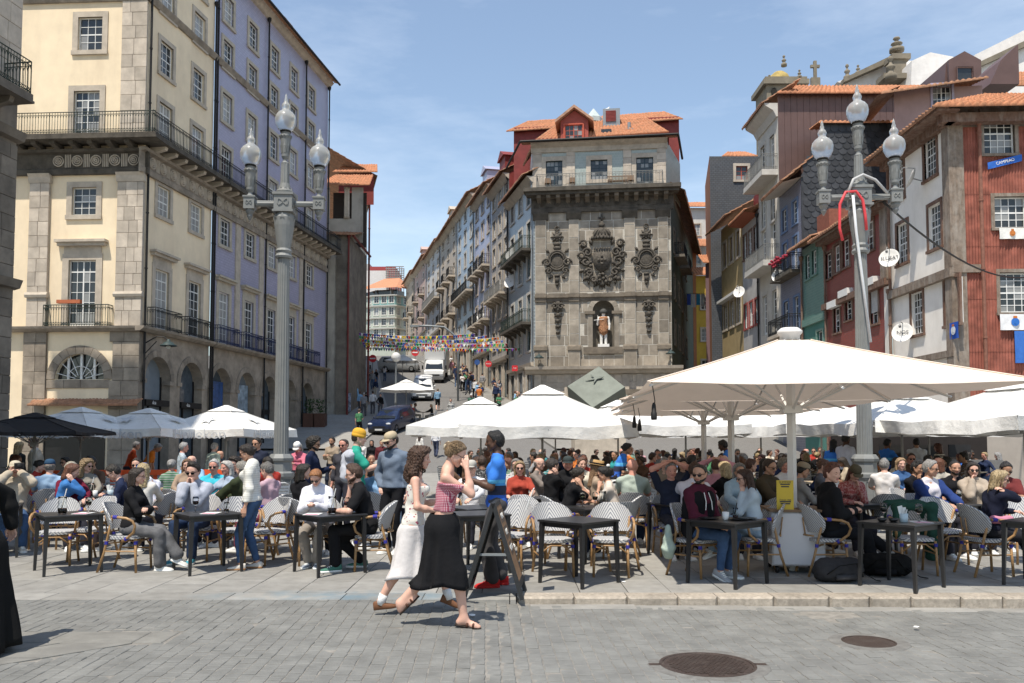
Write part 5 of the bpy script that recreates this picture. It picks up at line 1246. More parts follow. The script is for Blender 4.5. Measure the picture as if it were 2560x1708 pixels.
K.put('gutter',MB().tube([(uw[0]-.85,-.78,zg-.02),(uw[1]+.85,-.78,zg+.06)],.09,8).tube([(uw[0]-.85,-.78,zg-.02),(uw[0]-2.6,5,zg-.1)],.09,8).tube([(uw[1]+.85,-.78,zg+.06),(uw[1]+1.6,5,zg+.1)],.09,8).mesh('gutter',mats=(pipe_m,)))
K.put('eave_board',MB().add([(uw[0]-.85,-.75,zg-.04),(uw[1]+.85,-.75,zg+.03),(uw[1]+.9,1.2,zg+.5),(uw[0]-.9,1.2,zg+.4)],[(0,1,2,3)]).mesh('eave',mats=(tile_old,)))
zr0,zr1=ZA(349,64.2),ZA(303,68.4)
K.put('roof',wavy_roof((uw[0]+.1,.9,zr0),(uw[1]+.3,.9,zr0+.25),(uw[1]-1.2,5.2,zr1),(uw[0]+1.6,5.2,zr1-.2),.3,.42,.09,tile_m))
K.put('roof',wavy_roof((uw[0]-1.3,6.0,zr0-.3),(uw[0]+.1,.9,zr0),(uw[0]+1.6,5.2,zr1-.2),(uw[0]+1.0,6.4,zr1-.2),.3,.42,.09,tile_old))
K.put('roof_fascia',MB().box(uw[0]+.1,uw[1]+.3,.95,1.1,zg-.1,zr0+.2).mesh('fascia',mats=(redmetal,)))
ua_=uw[0]-2.2
K.put('attic_wall',MB().box(ua_,uw[0]+1.8,6.6,9,zg-1.2,ZA(312,69.5)+.1).mesh('attic',mats=(redmetal,)));K.put('attic_wall',MB().box(uw[1]-1.5,uw[1]+1.5,6.6,9,zg,ZA(312,69.5)+.45).mesh('attic',mats=(redmetal,)))
zq0,zq1=ZA(312,69.5),ZA(293,73)
K.put('roof',wavy_roof((ua_-.6,6.2,zq0-.35),(uw[1]+1.8,6.2,zq0+.05),(uw[1]+.5,9.8,zq1+.1),(ua_+.9,9.8,zq1-.2),.3,.42,.08,tile_m))
ud=ux(1438);zd0=zg+.15
dm=K.put('dormer',MB().box(ud-1.05,ud+1.05,.55,4.5,zd0,zd0+1.75).prism([(ud-1.05,zd0+1.75),(ud+1.05,zd0+1.75),(ud,zd0+2.55)],.56,4.5).mesh('dormer',mats=(mat('dormer_red',(.33,.08,.06),.7,.1,4),)))
for s in(-1,1):K.sub('dormer_roof',MB().add([(ud+s*1.45,.1,zd0+1.5),(ud,.1,zd0+2.62),(ud,4.6,zd0+2.62),(ud+s*1.45,4.6,zd0+1.5),(ud+s*1.45,.1,zd0+1.72),(ud,.1,zd0+2.84),(ud,4.6,zd0+2.84),(ud+s*1.45,4.6,zd0+1.72)],[(0,1,2,3),(4,5,6,7),(0,1,5,4),(0,3,7,4)]).mesh('dormer_roof',mats=(mat('dormer_edge',(.42,.25,.17),.85,.3,3),)),dm)
wd=K.window(ud,zd0+.15,1.35,1.25,4,3,'casement',mat('red_frame',(.45,.09,.05),.5),.1,MATS['red_frame'],True,opn=False,proud=.0);wd.location+=Vector((0,.42,0))
K.put('chimney',MB().box(ux(1512)-.05,ux(1556),3.4,5,zr1-1.6,ZA(275,66.6)).mesh('chimney',mats=(mat('zinc',(.24,.26,.27),.45,.1,3,metal=.2),)))
lv=MB();u0_,u1_=ux(1518),ux(1545)
for j in range(8):lv.box(u0_,u1_,3.32,3.4,ZA(275,66.6)-1.05+j*.11,ZA(275,66.6)-.97+j*.11)
K.put('louvre',lv.mesh('louvre',mats=(redmetal,)))
K.put('skylight',MB().box(ux(1506),ux(1533),1.6,2.6,zr0+.45,zr0+.95).mesh('skylight',mats=(pane_m,)));K.put('vent_pipe',MB().tube([(ux(1580),2.6,zr0+.9),(ux(1580),2.6,zr0+1.75)],.13,8).box(ux(1580)-.3,ux(1580)+.3,2.2,3,zr0+.5,zr0+1.15).mesh('vent',mats=(MATS['zinc'],)))
K.put('roof_lantern',MB().lathe([(.75,0),(.75,.4),(.05,1.25)],8,Matrix.Translation((ux(1482),7.5,zq0+.5))).mesh('lantern',mats=(mat('lantern_glass',(.45,.5,.48),.2),)))
gl=thing('seagull','white seagull perched on the zinc chimney','bird',tuple(K.p0+K.dir*ux(1520)+Vector((-K.dir.y,K.dir.x,0))*4.0+Vector((0,0,ZA(275,66.6)))));Vv,Qq=sdf_mesh([((-.22,0,.16),(.12,0,.2),.04,.09),((.12,0,.2),(.2,0,.33),.07,.045),((.2,0,.34),(.3,0,.32),.03,.01),((0,.02,.12),(0,.02,0),.012,.012),((0,-.02,.12),(0,-.02,0),.012,.012)],.02,.03);ob('body',np_mesh('gull',Vv,Qq,(white_paint,)),gl)
X_=Fac(bf,(11.75,62.4),(18.1,84.5))
for u in(2.5,6,9.5,13.5):[X_.window(u,z,1.1,1.7,3,4,sur=.2,surm=fdark)for z in(9,12.5,16)]
X_.wall(mat('dark_green_tiles',(.045,.06,.045),.8,.3,2),0,X_.L,3,zc-.5);X_.wall(darkstone,0,X_.L,zc-.5,zc)
for u in(4,8.5):X_.balcony(u-1.6,u+1.6,15.9,.8,darkstone,black_iron,.9)
X_.put('eave_roof',wavy_roof((1.5,-.9,zc+.1),(X_.L,-.9,zc-.6),(X_.L,2,zc+1.0),(1.5,2,zc+2),.3,.5,.08,tile_old))
lantern((K.p0+K.dir*(ux(1347))+Vector((0,-.25,zl+.75))),(.0,-.5),'green wall lantern on the ledge at the street side of the fountain facade')
lantern((K.p0+K.dir*(ux(1674))+Vector((0,-.25,zl+.95))),(.0,-.5),'green wall lantern on the ledge at the alley side of the fountain facade')
def YR(px):return 32307/(px-716.8)
def rowpt(Y):return(1.62-.234*(Y-63.6),Y)
rgs=random.Random(21)
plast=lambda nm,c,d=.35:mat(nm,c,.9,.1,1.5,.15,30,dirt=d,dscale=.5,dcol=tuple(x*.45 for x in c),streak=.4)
def blue_t(nm,c):return tile_wall(nm,c,tuple(x*1.12 for x in c),tuple(x*.7 for x in c),1,.28,.14)
houses=[(1225,1168,21.6,blue_t('pale_blue_tiles',(.34,.38,.40)),3,'pale blue grey tiled house beside the fountain facade with long balcony'),(1168,1128,24.4,plast('grey_render',(.36,.34,.32)),3,'grey rendered house with red attic next to the pale tiled house'),(1128,1088,25.6,blue_t('lilac_tiles',(.38,.38,.50)),3,'lilac tiled house halfway up the street'),(1088,1048,27.2,blue_t('sky_tiles',(.36,.43,.50)),3,'sky blue tiled house under a steep orange roof up the street'),(1048,1010,27.4,plast('warm_render',(.46,.40,.33)),3,'beige rendered house further up the street'),(1010,978,27.8,plast('white_render',(.55,.54,.52)),3,'white rendered house with iron balconies up the street'),(978,950,28.6,plast('pink_render',(.45,.33,.29)),2,'faded pink house near the top of the street'),(950,930,29.3,plast('tan_render',(.42,.36,.29)),2,'tan house with brick gable at the top of the street')]
dkgreen=mat('dark_green_paint',(.02,.05,.04),.6)
for i,(pn,pf,ze_,wm,nb,lab)in enumerate(houses):
 yn,yf=YR(pn),YR(pf);pA,pB=rowpt(yf),rowpt(yn);h=thing('town_house',lab,'house',(pB[0],pB[1],0));W=Fac(h,pA,pB);gz=ramp_z((yn+yf)/2)
 nfl=5 if i==0 else 6;fh=(ze_-gz-3.4)/nfl;step=W.L/nb
 surm=granite_t if i%3 else mat('light_stone',(.50,.47,.42),.9,.1,3)
 for k in range(nb):
  u=step*(k+.5);
  W.window(u,gz-.2,1.5,3.0,2,2,'casement',dkgreen if i%2 else pipe_m,.2,surm,glass=shop_g,sill=False)
  for fl in range(nfl):
   z=gz+3.6+fl*fh;kind='door' if fl in(1,3)and i%2==0 else 'sash'
   fr=dkgreen if(i==0 and k==nb-1)else white_paint if(i+k)%4 else brown_paint
   W.window(u,z+(0 if kind=='door' else.7),1.1,min(2.2,fh-.6)if kind=='door' else min(1.6,fh-1.0),2 if kind=='door' else 3,4,kind,fr,.2,surm,glass=pane_far)
 W.wall(wm,0,W.L,gz+3.2,ze_);W.wall(granite_t,0,W.L,gz-2,gz+3.2,name='shop_wall')
 W.band('ledge',granite_t,0,W.L,[(0,gz+3.0),(.2,gz+3.05),(.25,gz+3.3),(0,gz+3.35)])
 W.band('eave',granite_t,-.05,W.L+.05,[(0,ze_-.5),(.15,ze_-.4),(.5,ze_-.05),(.55,ze_),(0,ze_)])
 for fl in((1,3)if i%2==0 else(2,)):
  z=gz+3.6+fl*fh
  for a,c in(((.3,W.L-.3),)if i in(0,3,5)else tuple((step*(k+.5)-1.0,step*(k+.5)+1.0)for k in range(nb))):
   W.balcony(a,c,z,.85,granite_t if i else blackstone,grey_iron if i in(5,1)else black_iron if i else green_iron,.95,max(2,int((c-a)/1.4)),gap=.16)
 W.put('roof',wavy_roof((-.2,-.9,ze_),(W.L+.2,-.9,ze_),(W.L+.2,4,ze_+2.6),(-.2,4,ze_+2.6),.3,.5,.07,tile_old))
 W.put('gable_wall',MB().prism([(0,gz),(0,ze_),(4,ze_+2.5),(8,ze_),(8,gz)],-.02,.02,M=Matrix.Translation((W.L,0,0))@Matrix.Rotation(R(90),4,'Z')).mesh('gable',mats=(redmetal if i in(1,4)else wm,)))
 W.pipe(W.L-.12,gz,ze_-.3,.12,.06,pipe_m if i%2 else MATS['zinc'])
 if i in(1,2,4,6):
  d0=W.L*.5;W.put('dormer',MB().box(d0-1.1,d0+1.1,.2,3,ze_+.2,ze_+2.4).prism([(d0-1.3,ze_+2.4),(d0+1.3,ze_+2.4),(d0,ze_+3.1)],.0,3).mesh('dormer',mats=(redmetal if i==1 else wm,)))
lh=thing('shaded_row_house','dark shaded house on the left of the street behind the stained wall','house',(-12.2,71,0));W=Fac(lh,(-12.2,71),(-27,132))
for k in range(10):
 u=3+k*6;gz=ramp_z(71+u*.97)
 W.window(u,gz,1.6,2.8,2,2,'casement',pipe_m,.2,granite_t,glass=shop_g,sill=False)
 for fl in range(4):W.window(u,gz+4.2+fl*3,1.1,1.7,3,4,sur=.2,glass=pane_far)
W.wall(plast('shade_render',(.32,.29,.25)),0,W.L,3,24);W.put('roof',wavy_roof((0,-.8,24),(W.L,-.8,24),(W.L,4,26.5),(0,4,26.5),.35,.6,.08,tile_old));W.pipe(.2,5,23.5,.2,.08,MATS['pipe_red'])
fb_=thing('curved_building','pale green tiled building with white windows and orange roof closing the street','building',(XX(880,150),150,0))
pts=[(XX(826,154),154),(XX(853,151),151),(XX(905,150.0),150.0),(XX(936,153),153)]
zfs=[ZZ(y,150)for y in(800,777,752,728,700,676)]
ptl=tile_wall('sage_tiles',(.40,.45,.38),(.44,.48,.41),(.5,.5,.46));ptl2=tile_wall('teal_tiles',(.16,.36,.34),(.2,.42,.4),(.4,.44,.42));lst=mat('light_trim',(.62,.60,.55),.9,.06)
for j,(a,c)in enumerate(zip(pts,pts[1:])):
 W=Fac(fb_,a,c);nb=max(1,int(W.L/1.35))
 for q in range(5):
  for k in range(nb):W.window(W.L*(k+.5)/nb,zfs[q]+.45,.85,1.35,2,3,'casement',white_paint,.12,lst,glass=pane_far)
 W.wall(ptl,0,W.L,10,zfs[4]);W.wall(ptl2 if j else ptl,0,W.L,zfs[4],zfs[5])
 for q in(1,2,3,4,5):W.band('ledge',lst,-.1,W.L+.1,[(0,zfs[q]-.25),(.35,zfs[q]-.2),(.4,zfs[q]),(0,zfs[q])])
 W.box('attic_glazing',pane_m,0,W.L,zfs[5],ZZ(662,150),-1.2,-1.0)
r_=ZZ(661,150);pmesh(fb_,'roof',tile_m,MB().add([(pts[0][0]-1,153.5,r_),(pts[1][0],150.2,r_),(pts[2][0]+.3,149.2,r_),(pts[3][0]+1,152.5,r_),(XX(880,158),158,ZZ(640,158)),(XX(915,158),158,ZZ(638,158))],[(0,1,4),(1,2,5,4),(2,3,5)]))
sf=thing('scaffolded_building','distant red building behind scaffolding and white netting above the street','building',(XX(880,185),185,0))
pmesh(sf,'wall',mat('far_red',(.32,.06,.06),.8),MB().box(XX(846,185),XX(905,185),185,195,10,ZZ(612,185)));pmesh(sf,'netting',mat('netting',(.6,.57,.55),.9,.1),MB().box(XX(836,184),XX(887,184),183.6,183.8,10,ZZ(622,184)))
sb=MB()
for k in range(9):
 x_=XX(886+k*5,184);sb.tube([(x_,183,20),(x_,183,ZZ(614+(k%3)*2,184))],.1,4)
for k in range(7):z_=ZZ(614+k*5,184);sb.tube([(XX(884,184),183,z_),(XX(926,184),183,z_)],.1,4)
pmesh(sf,'scaffold',mat('scaffold_steel',(.25,.24,.23),.5,.1),sb)
pmesh(sf,'side_block',plast('far_grey',(.4,.39,.38)),MB().box(XX(826,186),XX(846,186),186,196,10,ZZ(606,186)))
flagc=[mat('flag_'+n,c,.8,.05,trans=.35)for n,c in(('red',(.6,.03,.03)),('blue',(.03,.12,.5)),('yellow',(.75,.55,.03)),('green',(.03,.35,.12)),('violet',(.22,.06,.42)),('white',(.75,.75,.75)),('orange',(.75,.25,.03)))]
rb=random.Random(5)
string_labels=['topmost','second','third','fourth','fifth','sixth','seventh','eighth','ninth','tenth','lowest']
for q in range(11):
 y0=65+q*1.2;zl_,zr_=ZZ(764+(q*7)%38,y0),ZZ(766+(q*11)%40,y0-.6)
 a,c=Vector((XX(822,y0),y0,zl_)),Vector((XX(1090+(q*37)%120,y0),y0-.6,zr_));nfl_=54
 bt=thing('bunting','string of small coloured triangle flags across the street, %s of eleven'%string_labels[q],'bunting',tuple(a),0,'bunting strings over the street')
 pt=lambda t:Vector(((c-a)*t))+Vector((0,0,-.9*t*(1-t)))
 ob('cord',MB().tube([pt(t)for t in np.linspace(0,1,20)],.012,3).mesh('cord',mats=(white_paint,)),bt)
 me=[]
 for m_ in flagc:me.append(MB().add([(-.105,-.004,0),(.105,-.004,0),(0,-.004,-.27),(-.105,.004,0),(.105,.004,0),(0,.004,-.27)],[(0,2,1),(3,4,5),(0,1,4,3),(0,3,5,2),(1,2,5,4)]).mesh('flag',mats=(m_,)))
 for k in range(nfl_):ob('flag',rb.choice(me),bt,M=Matrix.Translation(pt((k+.5)/nfl_))@Matrix.Rotation(rb.uniform(-.7,.7),4,'Z')@Matrix.Rotation(rb.uniform(-.5,.5),4,'X'))
for px,py,Y,lab in((1180,583,69.8,'white satellite dish high on the pale tiled house'),(1177,645,70.2,'white satellite dish above the long balcony of the pale tiled house'),(1108,792-60,82,'white satellite dish low on the lilac house')):
 q=P(px*1.08936,py*1.08936,Y);dish(None,(q.x-.2,q.y,q.z),.62,(-.7,-1,.45),lab)
def sign_pole(P0,h,label,face,disc=True):
 t=thing('road_sign',label,'road sign',P0);ob('post',MB().tube([(0,0,0),(0,0,h)],.04,6).mesh('post',mats=(MATS['zinc'],)),t)
 if disc:
  ob('sign_disc',MB().lathe([(.36,-.02),(.36,.02)],20,Matrix.Translation((0,-.06,h-.1))@Matrix.Rotation(R(90),4,'X')).mesh('disc',mats=(mat('sign_red',(.6,.03,.04),.5,.02),)),t);ob('sign_bar',MB().box(-.26,.26,-.1,-.085,h-.16,h-.04).mesh('bar',mats=(white_paint,)),t)
 return t
q=P(1038,879,84);sign_pole((q.x,84,ramp_z(84)),q.z-ramp_z(84),'no entry sign on a grey post behind the box truck',0)
q=P(932,894,80);sign_pole((q.x,80,ramp_z(80)),q.z-ramp_z(80),'no entry sign on a post on the shaded left pavement',0)
q=P(990,893,62);gl_=thing('globe_lamp','thin street lamp post with one round globe at the street mouth','street lamp',(q.x,62,ramp_z(62)));h_=q.z-ramp_z(62)
ob('post',MB().lathe([(.14,0),(.12,.3),(.08,.5),(.07,h_-.35),(.11,h_-.3)],10).mesh('post',True,(MATS['zinc'],)),gl_);ob('globe',MB().ball((0,0,h_),.36,n=14,m=10).mesh('globe',True,(mat('globe_milky',(.6,.6,.58),.25),)),gl_)
q=P(1116,850,72);sl_=thing('arched_street_light','tall grey street light with an arm arching over the street','street lamp',(q.x+1,72,ramp_z(72)));zz_=ZZ(748,72)-ramp_z(72)
ob('post',MB().tube([(0,0,0),(0,0,zz_-2),(-.3,0,zz_-.8),(-1.2,0,zz_-.1),(-2.6,0,zz_),(-3.4,0,zz_-.02)],.09,8).mesh('post',True,(MATS['zinc'],)),sl_);ob('lamp_head',MB().box(-4.1,-3.3,-.14,.14,zz_-.1,zz_+.06).mesh('head',mats=(MATS['zinc'],)),sl_)
for px,py,Y,r_,col,lab,tx in((1221,910,72,.28,'sign_red','round red shop sign hanging over the pavement','MAIN'),(1287,921,66,.22,'sign_red','square red shop sign near the fountain facade','PUB'),(1193,906,78,.25,'sign_blue','round blue sign hung on a house up the street','')):
 mat('sign_blue',(.04,.1,.3),.5,.05);q=P(px,py,Y);t=thing('hanging_sign',lab,'sign',tuple(q));b=MB()
 if 'square' in lab:b.box(-r_,r_,-.06,.06,-r_,r_)
 else:b.lathe([(r_,-.06),(r_,.06)],24,Matrix.Rotation(R(90),4,'X'))
 ob('sign_plate',b.mesh('plate',mats=(MATS[col],)),t);ob('bracket',MB().tube([(0,0,0),(1.2,.3,.1)],.03,5).mesh('bracket',mats=(pipe_m,)),t)
 if tx:ob('lettering',lettering(tx,r_*.62),t,M=Matrix.Translation((0,-.065,0))@Matrix.Rotation(R(90),4,'X'),mats=(white_paint,))
EX=16.7
def ewall(root,yf,yn):return Fac(root,(EX,yf),(EX,yn))
def UY(f,Y):return f.p0 .y-Y
white_w=mat('white_stained_plaster',(.84,.80,.74),.9,.06,1.6,.2,22,dirt=.35,dscale=.7,dcol=(.45,.41,.35),streak=.3)
timber=mat('weathered_timber',(.20,.155,.12),.85,.3,6,.6,60,dirt=.8,dscale=3.5,dcol=(.38,.35,.31),streak=.22)
wh=thing('white_house','white plastered timber corner house with rust red corrugated front and tiled roof','house',(EX,32,0))
Wf=ewall(wh,37.25,32.0);ze_=14.0
for(px,yt,yb)in((2261,391,505),(2343,324,450),(2267,553,664),(2350,505,627),(2300,724,842),(2388,691,817)):
 Y=EX*FPX/(px-CX);zb_,zt_=ZA(yb,Y),ZA(yt,Y)
 Wf.window(UY(Wf,Y),zb_+.1,.98,zt_-zb_-.2,4,6,'sash',white_paint,.14,brown_paint,True,proud=.04)
Wf.wall(white_w,0,Wf.L,8.1,ze_,n=0);Wf.wall(white_w,0,Wf.L,0,8.1)
Wf.box('beam',timber,0,Wf.L+.15,7.85,8.2,0,.22);Wf.box('beam',timber,.6,Wf.L+.08,4.85,5.1,0,.14)
Wf.box('corner_post',timber,Wf.L-.42,Wf.L+.1,0,ze_,0,.12)
Wf.box('fascia',brown_paint,-.3,Wf.L+.5,ze_-.35,ze_-.02,.0,.28);Wf.put('soffit',MB().box(-.5,Wf.L+.8,-.85,0,ze_-.03,ze_+.04).mesh('soffit',mats=(brown_paint,)))
Wf.pipe(.1,0,8.3,.14,.07,brown_paint);Wf.pipe(.18,8.3,ze_-.2,.14,.07,brown_paint)
C=Fac(wh,(EX,32.0),(EX+9.5,31.6));rust=mat('rust_red_corrugated',(.30,.105,.075),.75,.4,2.5,.2,40,dirt=.75,dscale=1.6,dcol=(.20,.06,.04),streak=.2)
cp=lambda px:C.upx(px)
ws=[(2518,283,387,1.15),(2541,494,572,1.2),(2549,683,783,1.2)]
for px,yt,yb,w in ws:C.window(cp(px),ZA(yb,32),w,ZA(yt,32)-ZA(yb,32),4,4 if yb-yt<90 else 6,'sash',white_paint,.13,timber,True,proud=.07)
for uu in(5.2,7.8):
 for px,yt,yb,w in ws:C.window(uu,ZA(yb,32),1.15,ZA(yt,32)-ZA(yb,32),4,4,'sash',white_paint,.13,timber,proud=.07)
def corrugated(f,u0,u1,z0,z1,m,ops,pitch=.09,amp=.018,name='corrugated_sheet'):
 rows=sorted({z0,z1}|{v for o in ops for v in o[2:]if z0<v<z1}|{z for z in np.arange(z0,z1,2.0)});b=MB()
 for a,c in zip(rows,rows[1:]):
  cuts=sorted([(max(o[0],u0),min(o[1],u1))for o in ops if o[2]<=a+1e-6 and o[3]>=c-1e-6]);spans=[];x=u0
  for p,q in cuts:spans.append((x,p));x=q
  spans.append((x,u1));lap=.012*((rows.index(a))%2)
  for p,q in spans:
   if q-p<.05:continue
   n=max(2,int((q-p)/pitch*4));vs=[]
   for z in(a,c):vs+=[(p+(q-p)*i/n,-.03-lap-amp*math.sin(2*math.pi*(p+(q-p)*i/n)/pitch),z)for i in range(n+1)]
   b.add(vs,[(i,i+1,n+2+i,n+1+i)for i in range(n)])
 return f.put(name,b.mesh(name,mats=(m,)))
corrugated(C,cp(2425),C.L,3.0,ze_-.4,rust,[(o[0]-.13,o[1]+.13,o[2]-.1,o[3]+.13)for o in C.open],.11,.022)
C.wall(timber,0,C.L,3,ze_+.5);C.box('corner_post',timber,-.1,cp(2424),0,ze_-.3,0,.1);C.box('floor_beam',timber,-.1,cp(2424)+.5,8.0,8.3,.02,.16)
C.wall(plast('lower_stone',(.36,.32,.28)),0,C.L,0,3.0);C.pipe(cp(2462),4,ze_-.1,.2,.07,mat('pipe_rust',(.22,.10,.07),.7,.3));C.box('fascia',brown_paint,-.5,C.L,ze_-.35,ze_+.0,.1,.5)
C.put('roof',wavy_roof((-1.0,-.95,ze_+.08),(C.L,-.95,ze_+.1),(C.L,3.2,ze_+2.1),(3.0,3.2,ze_+2.1),.27,.42,.10,tile_m));Wf.put('roof',wavy_roof((-.6,-.95,ze_+.06),(Wf.L+.9,-.95,ze_+.06),(Wf.L-3.2,3.0,ze_+2.1),(-.6,3.0,ze_+2.1),.27,.42,.10,tile_old))
Wf.put('roof_corner_wall',MB().quad((0,0,0),(0,8,0),(0,8,ze_+2),(0,0,ze_)).mesh('side',mats=(white_w,)))
redt=tile_wall('red_tiles',(.26,.045,.04),(.31,.06,.05),(.17,.10,.09),1,.22,.11)
rh=thing('red_house','dark red tiled house with roller shutters between white and teal houses','house',(EX,45,0));Q_=ewall(rh,45.0,37.3)
for px,yt,yb,sh in((2080,633,697,0),(2101,613,682,0),(2124,598,668,0),(2186,552,627,0),(2098,770,832,1),(2193,715,810,2),(2128,742,800,1)):
 Y=EX*FPX/(px-CX);zb_,zt_=ZA(yb,Y),ZA(yt,Y);Q_.window(UY(Q_,Y),zb_,.85,zt_-zb_,2,4,'sash',white_paint,.12,brown_paint,True)
 if sh:
  Q_.box('shutter_box',white_paint,UY(Q_,Y)-.6,UY(Q_,Y)+.6,zt_+.0,zt_+.35,.0,.32)
  if sh==2:
   sbm=MB();[sbm.box(UY(Q_,Y)-.42,UY(Q_,Y)+.42,.02,.05,zt_-.12-j*.1,zt_-.03-j*.1)for j in range(12)];Q_.put('roller_shutter',sbm.mesh('shutter',mats=(mat('shutter_grey',(.5,.5,.49),.6),)))
Q_.wall(redt,0,Q_.L,0,12.2);Q_.box('floor_beam',brown_paint,0,Q_.L,8.55,8.85,0,.3);Q_.box('corner_post',timber,Q_.L-.6,Q_.L+.02,8.8,12.2,0,.2)
Q_.box('corner_post',white_w,Q_.L-.5,Q_.L+.02,0,8.5,0,.1);Q_.pipe(.15,0,12,.12,.06,brown_paint);Q_.box('fascia',brown_paint,-.1,Q_.L,12.0,12.2,0,.5);Q_.put('soffit',MB().add([(-.2,-.75,12.15),(Q_.L+.2,-.75,12.15),(Q_.L+.2,.3,12.4),(-.2,.3,12.4)],[(0,1,2,3)]).mesh('soffit',mats=(timber,)))
Q_.put('roof',wavy_roof((-.3,-.85,12.2),(Q_.L,-.85,12.2),(Q_.L,3.5,14.0),(-.3,3.5,14.0),.27,.45,.09,tile_old))
tealt=tile_wall('teal_house_tiles',(.115,.235,.205),(.14,.275,.24),(.22,.32,.28),1,.22,.15)
te=thing('teal_house','narrow teal tiled house with two upper windows and green balcony','house',(EX,48.5,0));T_=ewall(te,48.6,45.0)
for px,yt,yb in((2027,637,698),(2044,625,686)):
 Y=EX*FPX/(px-CX);T_.window(UY(T_,Y),ZA(yb,Y),.75,ZA(yt,Y)-ZA(yb,Y),2,4,'sash',white_paint,.12,tealt,True)
T_.window(2.6,5.2,.9,2.4,2,4,'door',white_paint,.12,tealt);T_.window(.9,5.2,.9,2.0,2,3,'sash',brown_paint,.12,timber)
T_.wall(tealt,0,T_.L,8.2,12.6);T_.wall(plast('teal_plaster',(.10,.25,.21)),0,T_.L,0,8.2);T_.balcony(.1,T_.L-.1,5.15,.8,granite_t,mat('teal_iron',(.05,.13,.11),.6),.95,3,gap=.14,style='bar');T_.box('floor_beam',tealt,0,T_.L,8.1,8.5,0,.15)
T_.put('roof',wavy_roof((-.2,-.8,12.5),(T_.L+.1,-.8,12.5),(T_.L+.1,3,13.8),(-.2,3,13.8),.27,.45,.09,tile_old));T_.pipe(.1,5,12.2,.12,.06,brown_paint)
dm_=T_.put('roof_cabin',MB().box(1.6,3.4,.3,2.5,12.8,14.1).mesh('cabin',mats=(mat('rusty_cabin',(.24,.09,.06),.8,.2),)))
sh_=thing('slate_house','house with fish-scale slate side wall and blue tiled balcony front','house',(EX,52.5,0));Z_=ewall(sh_,52.6,48.6);bt_=tile_wall('indigo_tiles',(.14,.15,.21),(.18,.19,.26),(.26,.27,.32),1,.2,.14)
for z in(4.6,8.0,11.6,14.4):
 for u in(1.0,2.9):Z_.window(u,z,.85,2.1 if z<14 else 1.4,2,4,'door' if z<14 else 'sash',white_paint,.12,mat('blue_surround',(.14,.2,.32),.7))
Z_.wall(bt_,0,Z_.L,0,16.8);Z_.balcony(.2,Z_.L-.1,8.0,.95,granite_t,black_iron,.95,4,gap=.13);Z_.balcony(.2,Z_.L-.1,11.55,.7,blackstone,black_iron,.95,0,gap=.13);Z_.balcony(.2,Z_.L-.1,4.6,.95,granite_t,black_iron,.95,4,gap=.13)
Z_.put('roof',wavy_roof((-.1,-1.1,16.6),(Z_.L+.1,-1.1,16.6),(Z_.L+.1,1.4,18.6),(-.1,1.4,18.6),.27,.45,.09,tile_old));Z_.put('soffit',MB().add([(-.1,-1.1,16.55),(Z_.L+.1,-1.1,16.55),(Z_.L+.1,.1,16.9),(-.1,.1,16.9)],[(0,1,2,3)]).mesh('soffit',mats=(plast('soffit_pale',(.5,.46,.4)),)))
fl_=MB()
for k in range(26):fl_.ball((rgs.uniform(.4,3.4),-.65+rgs.uniform(-.2,.1),12.4+rgs.uniform(-.2,.25)),.1,.1,.09,6,4)
Z_.put('flower_boxes',fl_.mesh('flowers',mats=(mat('geranium',(.3,.03,.05),.8,.5,20),)))
SS=Fac(sh_,(EX,48.6),(EX+9.5,48.6));sw=SS.put('slate_wall',MB().prism([(0,8),(9.5,8),(9.5,20.0),(1.5,20.0),(0,16.9)],.0,.05).mesh('slate_wall',mats=(mat('slate',(.035,.037,.042),.55,.3,3,.2,50,orand=.35,spec=.4),)))
scl=MB();w_=.225;pl=[(-w_,.52),(w_,.52),(w_,.12)]+[(w_*math.cos(a),.12-.2*math.sin(a))for a in(R(30),R(60),R(90),R(120),R(150))]+[(-w_,.12)];scl.prism(pl,-.02,.0);sme=scl.mesh('slate_scale',mats=(MATS['slate'],));srest=MB();cnt=0
r_i=0;z=19.6
while z>11:
 u=.1+(.235 if r_i%2 else 0)
 while u<9.4:
  if z<16.9+(u-.15)*2.07+.0 and u>.15:
   M_=Matrix.Translation((u,-.015,z))@Matrix.Rotation(R(-5),4,'X')@Matrix.Rotation(rgs.uniform(-.04,.04),4,'Y')
   if cnt<298 and u<7.2:ob('slate_scale',sme,sw,M=M_);cnt+=1
   else:srest.prism(pl,-.02,0,M=M_)
  u+=.47
 z-=.335;r_i+=1
o=SS.sub('slate_scales',srest.mesh('scales',mats=(MATS['slate'],)),sw);o['kind']='stuff'
SS.put('roof',wavy_roof((1.0,-.25,20.0),(9.5,-.25,20.0),(9.5,3,20.7),(1.5,3,20.7),.27,.45,.09,tile_m))
tb=thing('tall_beige_house','tall beige house with iron balconies and brown sheet metal side wall','house',(EX,57,0));H_=ewall(tb,57.0,52.6);bg_=mat('pale_beige_render',(.56,.53,.47),.9,.08,2,.15,30,dirt=.4,dscale=.6,dcol=(.33,.3,.26))
for z,hh in((4.0,2.6),(8.6,2.6),(12.95,2.6),(18.7,2.5)):
 for u in(1.15,3.2):H_.window(u,z,.95,hh,2,5,'door',white_paint,.18,mat('light_stone',(.5,.47,.42),.9,.1,3),sill=False)
for u in(1.15,3.2):H_.window(u,15.7,.9,2.1,2,4,'casement',white_paint,.18,MATS['light_stone'])
H_.wall(bg_,0,H_.L,0,22.8);H_.balcony(-.1,H_.L-.2,18.7,1.0,mat('concrete_pale',(.5,.48,.44),.9,.1,3),grey_iron,1.0,0,.3,gap=.13);H_.balcony(-.1,H_.L-.2,12.95,1.0,MATS['concrete_pale'],grey_iron,1.0,0,.3,gap=.13)
